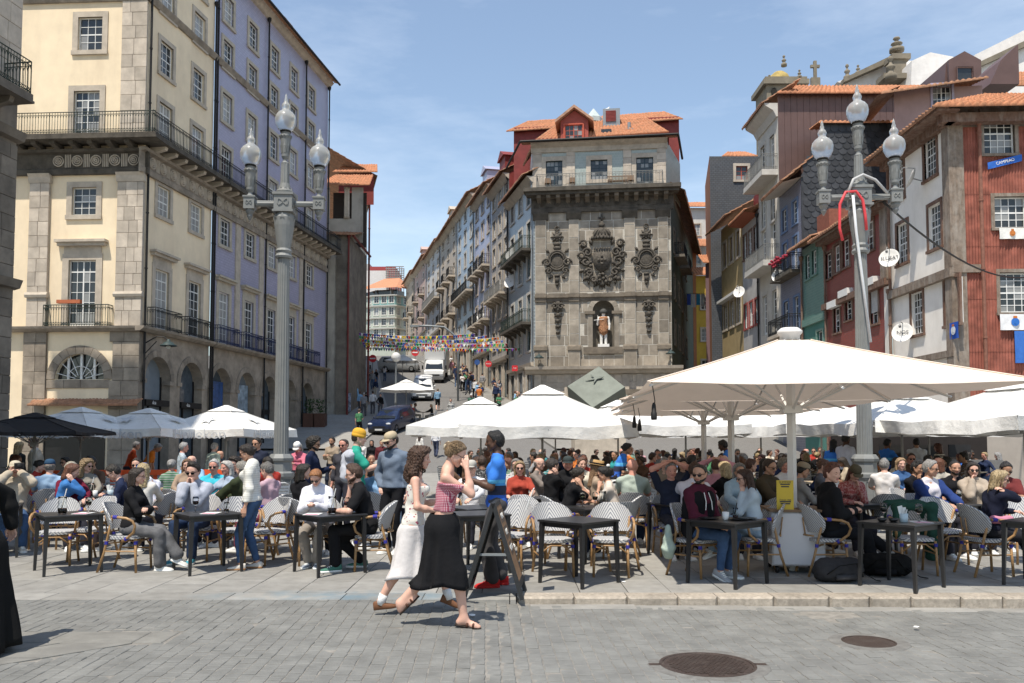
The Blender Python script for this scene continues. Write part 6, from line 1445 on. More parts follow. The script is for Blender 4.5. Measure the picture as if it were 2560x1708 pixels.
H_.band('eave',MATS['concrete_pale'],0,H_.L,[(0,22.0),(.1,22.0),(.3,22.4),(.8,22.7),(.85,22.85),(0,22.85)]);H_.put('roof',wavy_roof((-.2,-1.0,22.8),(H_.L+.1,-1.0,22.8),(H_.L+.1,1.5,24.4),(-.2,1.5,24.4),.27,.45,.08,tile_old))
BM=Fac(tb,(EX,52.6),(EX+11.5,52.6));brn=mat('brown_sheet_metal',(.125,.075,.066),.5,.12,1.2,metal=.1,spec=.4);zb_=23.3
mw=BM.wall(brn,0,BM.L,8,zb_+.22,name='metal_wall')
for k in range(29):BM.sub('metal_panel',MB().box(k*.4+.012,k*.4+.388,-.03,0,8,zb_+.12).mesh('panel',mats=(brn,)),mw)
BM.put('roof',wavy_roof((-.2,-.45,zb_),(BM.L,-.45,zb_),(BM.L,4,zb_+2.3),(2.2,4,zb_+2.3),.3,.42,.09,tile_m))
gh=thing('grey_house','narrow grey house with rows of pink framed windows','house',(EX,61,0));W=ewall(gh,61.2,57.0);pk=mat('pink_frame',(.33,.09,.08),.6)
for z in(5.6,9.6,14.6):
 for u in(.75,2.1,3.45):W.window(u,z,.8,1.7,2,4,'sash',white_paint,.14,pk if z<14 else brown_paint,True)
W.wall(plast('grey_house_render',(.42,.41,.40)),0,W.L,0,17.3);W.put('roof',wavy_roof((0,-1.0,17.2),(W.L+.1,-1.0,17.2),(W.L+.1,2.5,18.6),(0,2.5,18.6),.27,.45,.08));W.put('soffit',MB().add([(0,-1.0,17.12),(W.L,-1.0,17.12),(W.L,.1,17.0),(0,.1,17.0)],[(0,1,2,3)]).mesh('soffit',mats=(mat('rust_soffit',(.28,.09,.05),.8),)));W.put('attic',MB().box(.2,3.2,.8,4,17.6,19.3).mesh('attic',mats=(redmetal,)))
W.pipe(W.L-.1,3,17,.12,.06)
yh=thing('ochre_house','ochre yellow house with shuttered windows and small red balcony','house',(EX,67.2,0));W=ewall(yh,67.4,61.2);oc=plast('ochre_wall',(.40,.305,.16))
for z in(5.0,10.3,15.2):
 for u in(1.1,3.1,5.1):W.window(u,z,.95,1.9,2,4,'door' if z<6 else 'sash',brown_paint if z>14 else white_paint,.2,granite_t)
W.wall(oc,0,W.L,0,18.4);W.put('roof',wavy_roof((-.2,-1.2,18.0),(W.L,-1.2,18.0),(W.L,2.5,20),(-.2,2.5,20),.27,.45,.08,tile_old));W.put('awning',MB().box(.3,5.8,-.5,-.05,12.4,12.6).mesh('awning',mats=(white_paint,)));W.balcony(.4,5.8,5.0,.9,granite_t,mat('red_iron',(.16,.05,.06),.6),.95,3,gap=.14,style='bar')
W.put('south_wall',MB().quad((W.L,0,0),(W.L,6,0),(W.L,6,18.3),(W.L,0,18.3)).mesh('south_wall',mats=(oc,)))
sb_=thing('slate_clad_house','dark slate clad house with one red framed window behind the ochre house','house',(15.9,69,0));W=Fac(sb_,(XA(1782,69),69),(XA(1905,69),69));slm=brickmat('slate_cladding',(.055,.062,.072),(.075,.082,.094),(.03,.032,.036),1,.3,.16,.02,.6,'xz',.5,.2)
W.window(W.upx(1863),ZA(450,69),.95,1.15,2,3,'casement',mat('red_frame',(.45,.09,.05),.5),.22,granite_t,True);W.wall(slm,0,W.L,5,ZA(391,69));W.put('roof',wavy_roof((1,0,ZA(391,69)),(W.L,0,ZA(391,69)),(W.L,4,ZA(391,69)+1.7),(2.5,4,ZA(391,69)+1.7),.3,.45,.08));W.put('side_wall',MB().quad((0,0,5),(1.3,7,5),(1.2,7,ZA(391,69)-.4),(0,0,ZA(391,69)+.1)).mesh('side',mats=(mat('brick_orange',(.35,.16,.09),.9),)))
for(x0,x1,yt,Y,nm,c,lab)in((1728,1786,520,88,'alley_white',(.55,.53,.49),'white house with small windows at the top of the alley'),(1715,1745,625,84,'alley_brick',(.40,.17,.09),'brick gabled house low in the alley'),(1744,1800,690,80,'alley_yellow',(.55,.36,.06),'bright yellow house at the alley mouth'),(1768,1815,660,72,'alley_mauve',(.20,.13,.14),'mauve house beside the ochre house in the alley')):
 t=thing('alley_house',lab,'house',(XA(x0,Y),Y,0));W=Fac(t,(XA(x0,Y),Y),(XA(x1,Y),Y));zt_=ZA(yt,Y)
 for z in np.arange(8,zt_-2.4,3):[W.window(u,z,.7,1.2,2,3,sur=.12)for u in np.arange(.8,W.L-.4,1.3)]
 W.wall(plast(nm,c),0,W.L,4,zt_);W.put('roof',wavy_roof((-.3,-.5,zt_),(W.L+.3,-.5,zt_),(W.L,3,zt_+1.4),(0,3,zt_+1.4),.3,.45,.08))
 if 'white' in nm:W.put('roof',wavy_roof((-.3,-2.0,zt_-4.5),(W.L-.4,-2.0,zt_-4.5),(W.L-.4,0,zt_-3.3),(0,0,zt_-3.3),.3,.45,.08))
lb=thing('hanging_laundry','blue and white laundry hanging across the alley','laundry',tuple(P(1745,735,76)))
for k,c in enumerate(((.05,.1,.4),(.6,.62,.65),(.05,.3,.5),(.6,.6,.58),(.1,.12,.3))):ob('cloth',MB().box(k*.42-1,k*.42-.66,-.02,.02,-1.0-.2*(k%2),0).mesh('cloth',mats=(cloth(c),)),lb)
ob('line',MB().tube([(-1.3,0,0),(2.0,0,.1)],.015,4).mesh('line',mats=(pipe_m,)),lb)
def zx(px,py,Y):return P(px,py,Y)
uh=thing('upper_house','mauve house with a hipped tile roof above the white house','house',(24,46,0));W=Fac(uh,(XA(2265,46),46.5),(XA(2480,46),46));zt_=ZA(214,46)
W.window(W.upx(2377),ZA(262,46),1.0,1.2,4,3,'casement',white_paint,.12,mat('lilac_trim',(.4,.36,.45),.8),True);W.wall(plast('mauve_wall',(.36,.24,.22)),0,W.L,8,zt_);W.put('roof',wavy_roof((-1.0,-1.0,zt_-.6),(W.L,-.8,zt_+.1),(W.L,3,zt_+.9),(1.5,3,zt_+.9),.3,.45,.08,tile_old))
W.put('side_eave',MB().add([(-1.2,-1,zt_-.7),(.2,-.5,zt_-.0),(.2,5,zt_+.0),(-1.2,5,zt_-.7)],[(0,1,2,3)]).mesh('eave',mats=(brown_paint,)))
dh=thing('metal_dormer_house','brown metal gabled dormer with a square window on the upper roof','house',(XA(2400,58),58,0));b=MB();x0,x1=XA(2396,58),XA(2479,58);z0,ze2,zp=ZA(216,58),ZA(150,58),ZA(128,58)
b.prism([(x0,z0-3),(x1,z0-3),(x1,ze2),((x0+x1)/2,zp),(x0,ze2)],58,63);b.prism([(XA(2347,60),z0-3),(x0,z0-3),(x0,ze2),(XA(2347,60),z0-.8)],58.3,62);pmesh(dh,'dormer_body',brn,b);D_=Fac(dh,(x0,58),(x1,58));D_.window(1.05,ZA(212,58),1.1,1.2,1,1,'casement',brn,.05,brn,True,opn=False,proud=.03).location+=Vector((0,-.17,0))
pmesh(dh,'dormer_wing',brn,MB().prism([(XA(2500,50),ZA(210,50)),(XA(2575,50),ZA(210,50)),(XA(2575,50),ZA(110,50)),(XA(2530,50),ZA(150,50))],50,53));roof(dh,'roof',(XA(2470,52),52,ZA(215,52)),(XA(2600,52),52,ZA(215,52)),(XA(2600,55),55,ZA(180,55)),(XA(2480,55),55,ZA(185,55)),m=tile_m)
ch=thing('hill_church','white church with granite pinnacles and a mossy domed belfry on the hill','church',(XA(1985,98),98,0));cst=mat('church_granite',(.22,.19,.145),.95,.25,2,.4,20,dirt=.5,dscale=1,dcol=(.10,.09,.07));cw=plast('church_white',(.72,.69,.66),.15);ms=mat('mossy_dome',(.36,.27,.10),.95,.3,2,.3,20)
YC=98;x0,x1=XA(1930,YC),XA(2030,YC);pmesh(ch,'belfry',cst,MB().box(x0,x1,YC,YC+4.5,20,ZA(210,YC)));pmesh(ch,'belfry_cornice',cst,MB().box(x0-.45,x1+.3,YC-.4,YC+4.9,ZA(212,YC),ZA(200,YC)).box(x0-.2,x1+.1,YC-.2,YC+4.7,ZA(200,YC),ZA(193,YC)))
pmesh(ch,'bell_opening',mat('opening_dark',(.02,.018,.015),.9),MB().lathe([(.42,0),(.42,.1)],14,Matrix.Translation((XA(1948,YC),YC-.06,ZA(232,YC)))@Matrix.Rotation(R(90),4,'X')@Matrix.Diagonal((.8,1.3,1,1))))
cx_=XA(1976,YC);pmesh(ch,'dome',ms,MB().lathe([(1.35,0),(1.3,.5),(1.05,1.05),(.6,1.45),(.15,1.6)],18,Matrix.Translation((cx_,YC+2,ZA(194,YC)))),True)
def finial(px,py0,py1,Y,r,nm='pinnacle'):
 z0,z1=ZA(py0,Y),ZA(py1,Y);h=z1-z0;pmesh(ch,nm,cst,MB().lathe([(r,0),(r,h*.22),(r*.55,h*.28),(r*.45,h*.4),(r*.8,h*.5),(r*.75,h*.56),(r*.3,h*.66),(r*.25,h*.76),(r*.5,h*.84),(r*.4,h*.94),(r*.05,h)],10,Matrix.Translation((XA(px,Y),Y,z0))),True)
finial(1975,166,138,YC+2,.35);finial(1937,205,187,YC,.28);finial(2014,195,174,YC,.28);finial(2264,130,92,88,.75);finial(2247,200,140,86,.6);finial(2136,200,160,92,.4);finial(2164,185,162,92,.3)
cz=ZA(202,92);xx_=XA(2054,92);pmesh(ch,'stone_cross',cst,MB().box(xx_-.5,xx_+.5,91.8,92.2,cz-1,cz+.3).box(xx_-.16,xx_+.16,91.85,92.15,cz+.3,cz+2.2).box(xx_-.5,xx_+.5,91.86,92.14,cz+1.45,cz+1.75))
pmesh(ch,'nave_gable',cw,MB().prism([(XA(2110,90),ZA(205,90)),(XA(2305,90),ZA(260,90)),(XA(2305,90),ZA(152,90)),(XA(2245,90),ZA(152,90))],90,100));pmesh(ch,'raking_cornice',cst,MB().prism([(XA(2128,89),ZA(205,89)),(XA(2128,89),ZA(195,89)),(XA(2252,89),ZA(138,89)),(XA(2252,89),ZA(152,89))],89,90.0))
pmesh(ch,'corner_tower',cst,MB().box(XA(2252,87),XA(2300,87),87,89,ZA(146,87),ZA(133,87)).box(XA(2257,87),XA(2290,87),87.2,89,ZA(180,87),ZA(146,87)).box(XA(2230,86),XA(2300,86),86,88,ZA(195,86),ZA(182,86)))
pmesh(ch,'side_block',cw,MB().prism([(XA(2296,85),ZA(240,85)),(XA(2450,85),ZA(240,85)),(XA(2450,85),ZA(150,85)),(XA(2350,85),ZA(131,85)),(XA(2302,85),ZA(152,85))],85,95))
pmesh(ch,'long_block',cw,MB().prism([(XA(2440,80),ZA(240,80)),(XA(2620,80),ZA(240,80)),(XA(2620,80),ZA(62,80)),(XA(2464,80),ZA(137,80))],80,92));pmesh(ch,'long_block_cornice',cst,MB().prism([(XA(2464,79.6),ZA(172,79.6)),(XA(2620,79.6),ZA(105,79.6)),(XA(2620,79.6),ZA(90,79.6)),(XA(2464,79.6),ZA(160,79.6))],79.5,80))
def east_at(px,py,n=.0):Y=(EX-n)*FPX/(px-CX);return(EX-n,Y,ZA(py,Y))
dish(None,east_at(2232,645,.45),.42,(-.75,-1,.35),'white satellite dish between the red and white houses','BLUSAT');dish(None,east_at(2261,831,.45),.42,(-.75,-1,.35),'lower white satellite dish on the white house','NOS');dish(None,east_at(1951,690,.5),.40,(-.75,-1,.35),'white satellite dish at the balcony of the slate house','MEO');dish(None,east_at(1852,730,.5),.42,(-.75,-1,.35),'white satellite dish on the grey house');dish(None,east_at(2292,445,.6),.42,(-1,.45,.5),'satellite dish seen edge on, high on the white house')
def flag(P0,w,h,col,label,cols2=None,txt=None,rz=0,tilt=0,cat='flag'):
 t=thing('hanging_flag',label,cat,P0,rz);b=MB();nx_,nz_=10,8
 vs=[(w*(i/nx_-.5),-.03-.02*math.sin(i*1.3+j*.4)*(j/nz_),-h*j/nz_+tilt*(i/nx_))for j in range(nz_+1)for i in range(nx_+1)];vs+=[(x,y+.006,z)for x,y,z in vs];o_=(nx_+1)*(nz_+1)
 b.add(vs,[q for j in range(nz_)for i in range(nx_)for q in((j*(nx_+1)+i,j*(nx_+1)+i+1,(j+1)*(nx_+1)+i+1,(j+1)*(nx_+1)+i),tuple(o_+k for k in(j*(nx_+1)+i,(j+1)*(nx_+1)+i,(j+1)*(nx_+1)+i+1,j*(nx_+1)+i+1)))]);ob('cloth',b.mesh('cloth',True,(cloth(col),)),t)
 if cols2:ob('emblem',MB().lathe([(h*.26,0),(h*.26,.006)],20,Matrix.Translation((0,-.06,-h*.5+tilt*.5))@Matrix.Rotation(R(90),4,'X')).box(-h*.1,h*.1,-.075,-.066,-h*.62+tilt*.5,-h*.38+tilt*.5).mesh('emblem',mats=(cloth(cols2),)),t);
 if cols2:ob('crest',MB().box(-h*.12,h*.12,-.07,-.062,-h*.26+tilt*.5,-h*.12+tilt*.5).mesh('crest',mats=(cloth((.5,.16,.04)),)),t)
 if txt:ob('lettering',lettering(txt,h*.6),t,M=Matrix.Translation((0,-.06,-h*.5+tilt*.5))@Matrix.Rotation(R(90),4,'X')@Matrix.Rotation(math.atan2(tilt,w),4,'Z'),mats=(white_paint,))
def cflag(px,py):q=C.p0+C.dir*cp(px);return(q.x,q.y-.14,ZA(py,32))
flag(cflag(2525,412),1.3,.26,(.04,.14,.5),'blue and white scarf reading CAMPEAO hung on the corrugated wall',None,'CAMPEAO',tilt=.32);flag(cflag(2538,574),.95,.42,(.75,.74,.70),'white cloth hanging below the middle window of the corrugated wall',(.5,.18,.05));flag(cflag(2538,788),1.1,.6,(.75,.75,.76),'white flag with a round blue crest below the lowest window',(.04,.16,.5));flag(cflag(2556,830),.6,1.2,(.05,.16,.5),'long blue cloth hanging under the white crest flag')
q=east_at(2393,806,.1);flag(q,.62,.62,(.03,.10,.45),'small blue flag with a crest below a white house window',(.6,.62,.65),rz=R(-90))
lamp_m=mat('lamp_grey_paint',(.20,.208,.205),.55,.12,6,.15,60,dirt=.35,dscale=3,dcol=(.16,.15,.13),spec=.4)
def frosted():
 m,nt,b=nt_new('frosted_globe');b.inputs['Base Color'].default_value=(.82,.84,.84,1);b.inputs['Roughness'].default_value=.28;b.inputs['Transmission Weight'].default_value=.7;b.inputs['IOR'].default_value=1.25;return m
globe_m=frosted()
def fluted(r0,r1,z0,z1,n=16):
 b=MB();k=n*4;vs=[]
 for z,r in((z0,r0),(z1,r1)):
  for i in range(k):a=2*math.pi*i/k;q=r*(1-(.10 if i%4 in(1,2)else.0));vs.append((q*math.cos(a),q*math.sin(a),z))
 b.add(vs,[(i,(i+1)%k,k+(i+1)%k,k+i)for i in range(k)]);return b
def leafring(b,r,z,n,h,w,out):
 for i in range(n):
  a=2*math.pi*i/n;M=Matrix.Translation((0,0,z))@Matrix.Rotation(a,4,'Z');vs=[(r,-w,0),(r,w,0),(r+out,w*.8,h*.6),(r+out,-w*.8,h*.6),(r+out*.8,0,h),(r-.01,0,h*.5)]
  b.add([M@Vector(v)for v in vs],[(0,1,2,3),(3,2,4),(0,3,5),(1,5,2),(3,4,5),(2,5,4)])
def candle(root,x,zb,hs):
 b=MB();b.lathe([(.09,0),(.10,.04),(.055,.10),(.05,.16),(.075,.20),(.09,.24),(.10,.5),(.125,.74),(.13,.80),(.15,.84),(.14,.90),(.10,.92),(.11,.98),(.12,1.02)],16,Matrix.Translation((x,0,zb))@Matrix.Diagonal((1,1,hs,1)))
 lb=MB();leafring(lb,.10,.34,8,.36,.03,.025);leafring(lb,.13,.78,12,.13,.03,.03);b.add([(p[0]+x,p[1],p[2]*hs+zb)for p in lb.v],lb.f);ob('lamp_socket',b.mesh('socket',0.6,(lamp_m,)),root)
 z=zb+1.02*hs;b=MB();b.lathe([(.125,0),(.19,.06),(.245,.18),(.258,.30),(.235,.40),(.18,.47),(.11,.52),(.085,.56),(.10,.60),(.105,.64),(.08,.70),(.045,.74),(.05,.78),(.03,.84),(.032,.87),(.006,.95)],20,Matrix.Translation((x,0,z)));ob('lamp_globe',b.mesh('globe',True,(globe_m,)),root)
 b=MB();b.lathe([(.13,-.03),(.135,.02),(.12,.03)],16,Matrix.Translation((x,0,z)));ob('globe_ring',b.mesh('ring',True,(pipe_m,)),root)
 return z+.95
def street_lamp(loc,rz,label):
 t=thing('street_lamp',label,'street lamp',loc,rz,'three-globe cast iron street lamps');zc_=7.76
 b=MB();b.lathe([(.46,0),(.46,.12),(.40,.2),(.34,.5),(.30,.75),(.29,1.0),(.33,1.08),(.33,1.16),(.27,1.2),(.26,1.42),(.30,1.46),(.31,1.52),(.27,1.58),(.24,1.62)],8,Matrix.Rotation(R(22.5),4,'Z'));ob('base',b.mesh('base',mats=(lamp_m,)),t)
 pb=MB()
 for i in range(8):
  M=Matrix.Rotation(R(45*i),4,'Z');pb.box(-.07,.07,-.315,-.26,.45,.95,M=M);pb.tube([M@Vector((-.08,-.30,.4)),M@Vector((-.08,-.285,1.0)),M@Vector((.08,-.285,1.0)),M@Vector((.08,-.30,.4))],.012,4)
 ob('base_panels',pb.mesh('panels',mats=(lamp_m,)),t)
 ob('shaft',fluted(.178,.14,1.6,6.4).mesh('shaft',mats=(lamp_m,)),t)
 b=MB();b.lathe([(.19,6.4),(.21,6.45),(.17,6.52),(.2,6.58),(.16,6.64),(.17,6.7),(.24,7.2),(.25,7.4),(.22,7.48),(.2,7.52)],16);leafring(b,.2,7.2,8,.3,.06,.06);leafring(b,.17,6.72,10,.4,.04,.02);ob('capital',b.mesh('capital',.6,(lamp_m,)),t)
 b=MB();b.box(-.22,.22,-.22,.22,zc_-.21,zc_+.21).box(-.25,.25,-.25,.25,zc_+.18,zc_+.24).box(-.25,.25,-.25,.25,zc_-.24,zc_-.19)
 for a in range(4):
  M=Matrix.Rotation(R(90*a),4,'Z');b.tube([M@Vector((.13*math.cos(q),-.225,zc_+.08*math.sin(2*q)))for q in np.linspace(0,6.28,14)],.018,5)
 b.lathe([(.2,zc_+.24),(.21,zc_+.3),(.15,zc_+.38),(.12,zc_+.5)],16);leafring(b,.15,zc_+.27,10,.14,.04,.03);ob('cross_box',b.mesh('box',mats=(lamp_m,)),t)
 for s in(-1,1):
  M=Matrix.Translation((s*.25,0,zc_))@Matrix.Rotation(R(90*s),4,'Y');b=fluted(.075,.075,0,.45,8);b.v=[tuple(M@Vector(v))for v in b.v];b.box(s*.84-.13,s*.84+.13,-.13,.13,zc_-.15,zc_+.15).box(s*.84-.15,s*.84+.15,-.15,.15,zc_+.13,zc_+.17);b.lathe([(.10,-.15),(.11,-.2),(.06,-.28),(.07,-.32),(.02,-.42)],12,Matrix.Translation((s*.84,0,zc_)))
  b.tube([(s*.84+.07*math.cos(q),-.135,zc_+.05*math.sin(2*q))for q in np.linspace(0,6.28,12)],.012,4);ob('arm',b.mesh('arm',mats=(lamp_m,)),t);candle(t,s*.84,zc_+.15,.78)
 f=fluted(.115,.10,zc_+.48,zc_+1.0,8);ob('upper_shaft',f.mesh('upper_shaft',mats=(lamp_m,)),t);candle(t,0,zc_+.98,.82)
 return t
LL=(XA(704,18.0),18.0);LRt=(XA(2160,17.5),17.5)
street_lamp((*LL,0),R(3),'grey cast iron three-globe street lamp in front of the violet building').scale=(.868,)*3;street_lamp((*LRt,0),R(-4),'grey cast iron three-globe street lamp with red cable sleeves').scale=(.868,)*3
q=Vector((*LRt,0));cs_=thing('red_cable_sleeve','red and white flexible cable sleeves looped over the lamp arm','cable',(q.x,q.y-.25,6.69));cs_.scale=(.837,)*3
redp=mat('red_sleeve',(.62,.06,.07),.5,.08);
ob('red_sleeve',MB().tube([(-.55,0,-1.1),(-.62,.0,-.8),(-.6,0,-.2),(-.45,0,.1),(-.2,.0,.12),(-.05,-.02,-.1),(.0,-.04,-.5),(.02,-.04,-.85)],.036,8).mesh('sleeve',True,(redp,)),cs_)
ob('white_sleeve',MB().tube([(-.3,-.06,-.0),(-.24,-.06,-.9),(-.12,-.06,-2.0),(.06,-.04,-3.6)],.035,8).mesh('sleeve',True,(mat('white_sleeve',(.6,.62,.64),.5,.05),)),cs_);ob('arch_sleeve',MB().tube([(-.4,0,.08),(-.25,.02,.42),(0,.05,.55),(.3,.05,.42),(.62,.1,.1)],.035,8).mesh('sleeve',True,(mat('grey_sleeve',(.45,.45,.45),.5,.05),)),cs_)
wr=thing('overhead_cable','black cable sagging from the lamp to the corrugated house','cable',(q.x+.5,q.y,6.64));e=Vector(cflag(2600,690))-Vector((q.x+.5,q.y,6.64));ob('cable',MB().tube([e*t_+Vector((0,0,-1.3*4*t_*(1-t_)*.5))for t_ in np.linspace(0,1,16)],.025,5).mesh('cable',True,(pipe_m,)),wr)
canvas=mat('white_canvas',(.76,.75,.72),.85,.05,3,.5,5,spec=.15,trans=.06,dirt=.25,dscale=1.2,dcol=(.5,.46,.40),bdist=.05)
canvas_s=mat('taupe_canvas',(.74,.63,.53),.85,.04,3,.08,300,spec=.15,trans=.15)
canvas_b=mat('black_canvas',(.018,.017,.018),.9,.1,3,.1,200)
pole_w=mat('white_pole',(.70,.69,.67),.45,.04);pole_g=mat('grey_pole',(.30,.30,.29),.5,.08)
def canopy_mesh(half,ze,za,sag=.05,n=14,m=10,val=0.0,vseed=0,flop=0.0,cap=.09):
 b=MB();rg=random.Random(vseed)
 for k in range(4):
  M=Matrix.Rotation(R(90*k),3,'Z');vs=[]
  for j in range(m+1):
   t=cap+(1-cap)*j/m
   for i in range(n+1):
    s=2*i/n-1;sg=sag*math.sin(math.pi*min(1,t))*.4+sag*t*(1-s*s)*(1-.6*abs(math.cos(math.pi*s)))
    vs.append(M@Vector((s*t*half,-t*half+.03*t*(1-s*s),za+(ze-za)*(t**.96)-sg)))
  b.add(vs,[(j*(n+1)+i,(j+1)*(n+1)+i,(j+1)*(n+1)+i+1,j*(n+1)+i+1)for j in range(m)for i in range(n)])
  if val:
   vs=[];ph=rg.random()*6;vn=n*3
   for j in range(5):
    for i in range(vn+1):
     s=2*i/vn-1;t=1.0;sg=sag*(1-s*s)*(1-.6*abs(math.cos(math.pi*s)))
     out=.012+flop*(j/4)*math.sin(2.2*s+ph)+.018*(j/4)*math.sin(s*11+ph)+.01*(j/4)*math.sin(s*29+ph)
     vs.append(M@Vector((s*half*(1+.01*j/4),-half+.03*(1-s*s)-out,ze-sg+.004-val*(j/4)*(1+.05*math.sin(4*s+ph)))))
   b.add(vs,[(j*(vn+1)+i,(j+1)*(vn+1)+i,(j+1)*(vn+1)+i+1,j*(vn+1)+i+1)for j in range(4)for i in range(vn)])
 return b.mesh('canopy',True)
def parasol(loc,rz,label,half=2.05,ze=2.33,za=3.12,mat_=None,val=0,pole=pole_w,pr=.055,hub=None,group=None,sag=.04,seed=0,struts=True,capr=0,flop=0,base=True,ribm=None,tag_cat='parasol'):
 t=thing('parasol',label,'parasol',loc,rz,group);mat_=mat_ or canvas;ribm=ribm or pole
 ob('canopy',canopy_mesh(half,ze,za,sag,val=val,vseed=seed,flop=flop),t,mats=(mat_,))
 zh=hub or(ze-.25)
 for k in range(4):
  a=R(45+90*k);ob('seam',MB().tube([(math.sin(a)*half*1.414*f,-math.cos(a)*half*1.414*f,za+(ze-za)*f**.96-sag*.4*math.sin(math.pi*f)+.006)for f in np.linspace(.1,1,10)],.009,4).mesh('seam',mats=(mat_,)),t)
 ob('pole',MB().tube([(0,0,0),(0,0,za-.03)],pr,12 if capr==0 else 4).mesh('pole',capr==0,(pole,)),t)
 ob('hub',MB().box(-pr*2,pr*2,-pr*2,pr*2,zh-.05,zh+.05).mesh('hub',mats=(pole,)),t)
 rib_o=MB();rib_c={}
 for k in range(8):
  a=R(45*k);L=half*(1.414 if k%2 else 1.0)*.985;zr_=lambda f:za+(ze-za)*f-.035-(sag*.9 if k%2==0 else.0)*f;c,s=math.sin(a),-math.cos(a)
  rb_=ob('rib',MB().tube([(c*.1,s*.1,zr_(.05)),(c*L*.5,s*L*.5,zr_(.5)-(.03 if k%2==0 else.012)),(c*L,s*L,zr_(1.0))],.017 if pr>.04 else.011,4).mesh('rib',mats=(ribm,)),t)
  if struts:ob('strut',MB().tube([(c*pr*1.6,s*pr*1.6,zh),(c*L*.5,s*L*.5,zr_(.5)-.03)],.018 if pr>.04 else.010,4).mesh('strut',mats=(ribm,)),rb_)
 if capr:ob('top_cap',MB().lathe([(capr*.8,-.06),(capr*.8,0),(capr,.03),(capr,.06),(capr*.7,.10),(.01,.11)],24,Matrix.Translation((0,0,za))).mesh('cap',True,(pole,)),t)
 else:ob('vent_cap',canopy_mesh(.26*half,za-(za-ze)*.25+.012,za+.035,.008,4,3),t,mats=(mat_,))
 return t
g1='large taupe white square parasols over the terrace'
parasol((3.68,11.25,0),R(-3),'largest white square parasol with round cap standing on the white cabinet',2.1,2.33,3.08,canvas_s,hub=2.10,pr=.06,capr=.16,group=g1)
parasol((3.95,15.4,0),R(-3),'white square parasol with slim ribs behind the cabinet parasol',2.05,2.33,3.0,canvas_s,hub=2.10,pr=.06,capr=.2,group=g1)
parasol((4.4,19.6,0),R(-3),'white square parasol with slim ribs, third behind the cabinet parasol',2.05,2.33,2.95,canvas_s,hub=2.10,pr=.06,capr=.2,group=g1)
g2='white market parasols with hanging valances'
for i,(x,y,h_,ze_,za_,rz,lab)in enumerate(((.71,20,1.9,2.03,2.98,2,'white market parasol with valance in front of the bronze cube'),(-.95,26,1.9,2.1,3.0,-5,'white market parasol at the street mouth behind the front one'),(3.35,27,1.8,2.1,2.95,8,'white market parasol beside the bronze cube'),(5.0,24.6,1.55,2.12,2.6,-4,'shaded grey white market parasol under the large parasols'),(10.2,17.0,1.9,2.12,2.88,12,'white market parasol with floppy valance nearest the right lamp'),(9.4,20.6,1.9,2.12,2.85,9,'white market parasol behind the floppy one at the right lamp'),(8.8,24.3,1.8,2.12,2.85,5,'white market parasol with a crumpled valance beyond the right lamp'),(12.6,20.5,1.9,2.1,2.9,6,'white market parasol next to the bar counter'),(12.2,25,1.9,2.1,2.9,4,'white market parasol before the red house'),(8.3,28.5,1.8,2.1,2.85,2,'white market parasol before the teal house'),(6.3,31,1.8,2.1,2.8,2,'white market parasol in the middle of the crowded tables'),(1.6,31.5,1.8,2.1,2.85,0,'white market parasol in front of the cube pedestal'),(-7.45,60,1.85,2.3,3.1,10,'white parasol over the tables on the sloping street'),(-10.8,84,1.6,2.3,3.0,0,'beige parasol beside the box truck'))):
 parasol((x,y,ramp_z(y)),R(rz),lab,h_,ze_,za_,canvas,val=.26 if i<12 else.0,pole=pole_g if i!=6 else pole_w,pr=.028,group=g2,sag=.09,seed=i,struts=True,flop=.07 if i in(4,5,6,7)else.02)
def heineken(t,half,ze,rots=(0,)):
 for k in rots:
  M=Matrix.Rotation(R(90*k),4,'Z');ob('lettering',lettering('Heineken',.34,.002),t,M=M@Matrix.Translation((0,-half-.035,ze-.14))@Matrix.Rotation(R(90),4,'X')@Matrix.Diagonal((1.35,1,1,1)),mats=(mat('print_grey',(.55,.56,.57),.85,.02),))
  st=[(.24*(1 if i%2==0 else.42)*math.sin(math.pi*i/5),.24*(1 if i%2==0 else.42)*math.cos(math.pi*i/5))for i in range(10)]
  a=math.atan2(.62,half);ob('star_print',MB().prism(st,-.003,.003).mesh('star',mats=(MATS['print_grey'],)),t,M=M@Matrix.Translation((0,-half*.62,ze+.62*.36+.015))@Matrix.Rotation(R(90)-R(90)-(R(90)-a),4,'X'))
for(x,y,rz,lab)in((XA(566,23),23,-14,'sunlit white parasol with printed star and beer lettering near the left lamp'),(XA(372,22),22,-14,'shaded white parasol with printed star and beer lettering'),(XA(203,21.2),21.2,-14,'shaded white lettered parasol next to the black parasols')):
 t=parasol((x,y,0),R(rz),lab,1.35,1.98,2.62 if x>-8 else 2.5,canvas,val=.2,pole=pole_g,pr=.024,group='white parasols with beer lettering',sag=.04,seed=3);heineken(t,1.35,1.98,(0,1))
for(x,y,rz,lab)in((XA(88,17.5),17.5,8,'black parasol with pale ribs beside the stone building'),(XA(-110,16.2),16.2,4,'black parasol at the foot of the stone building')):
 parasol((x,y,0),R(rz),lab,1.2,1.86,2.24,canvas_b,val=.06,pole=pole_g,pr=.03,group='black parasols',sag=.03)
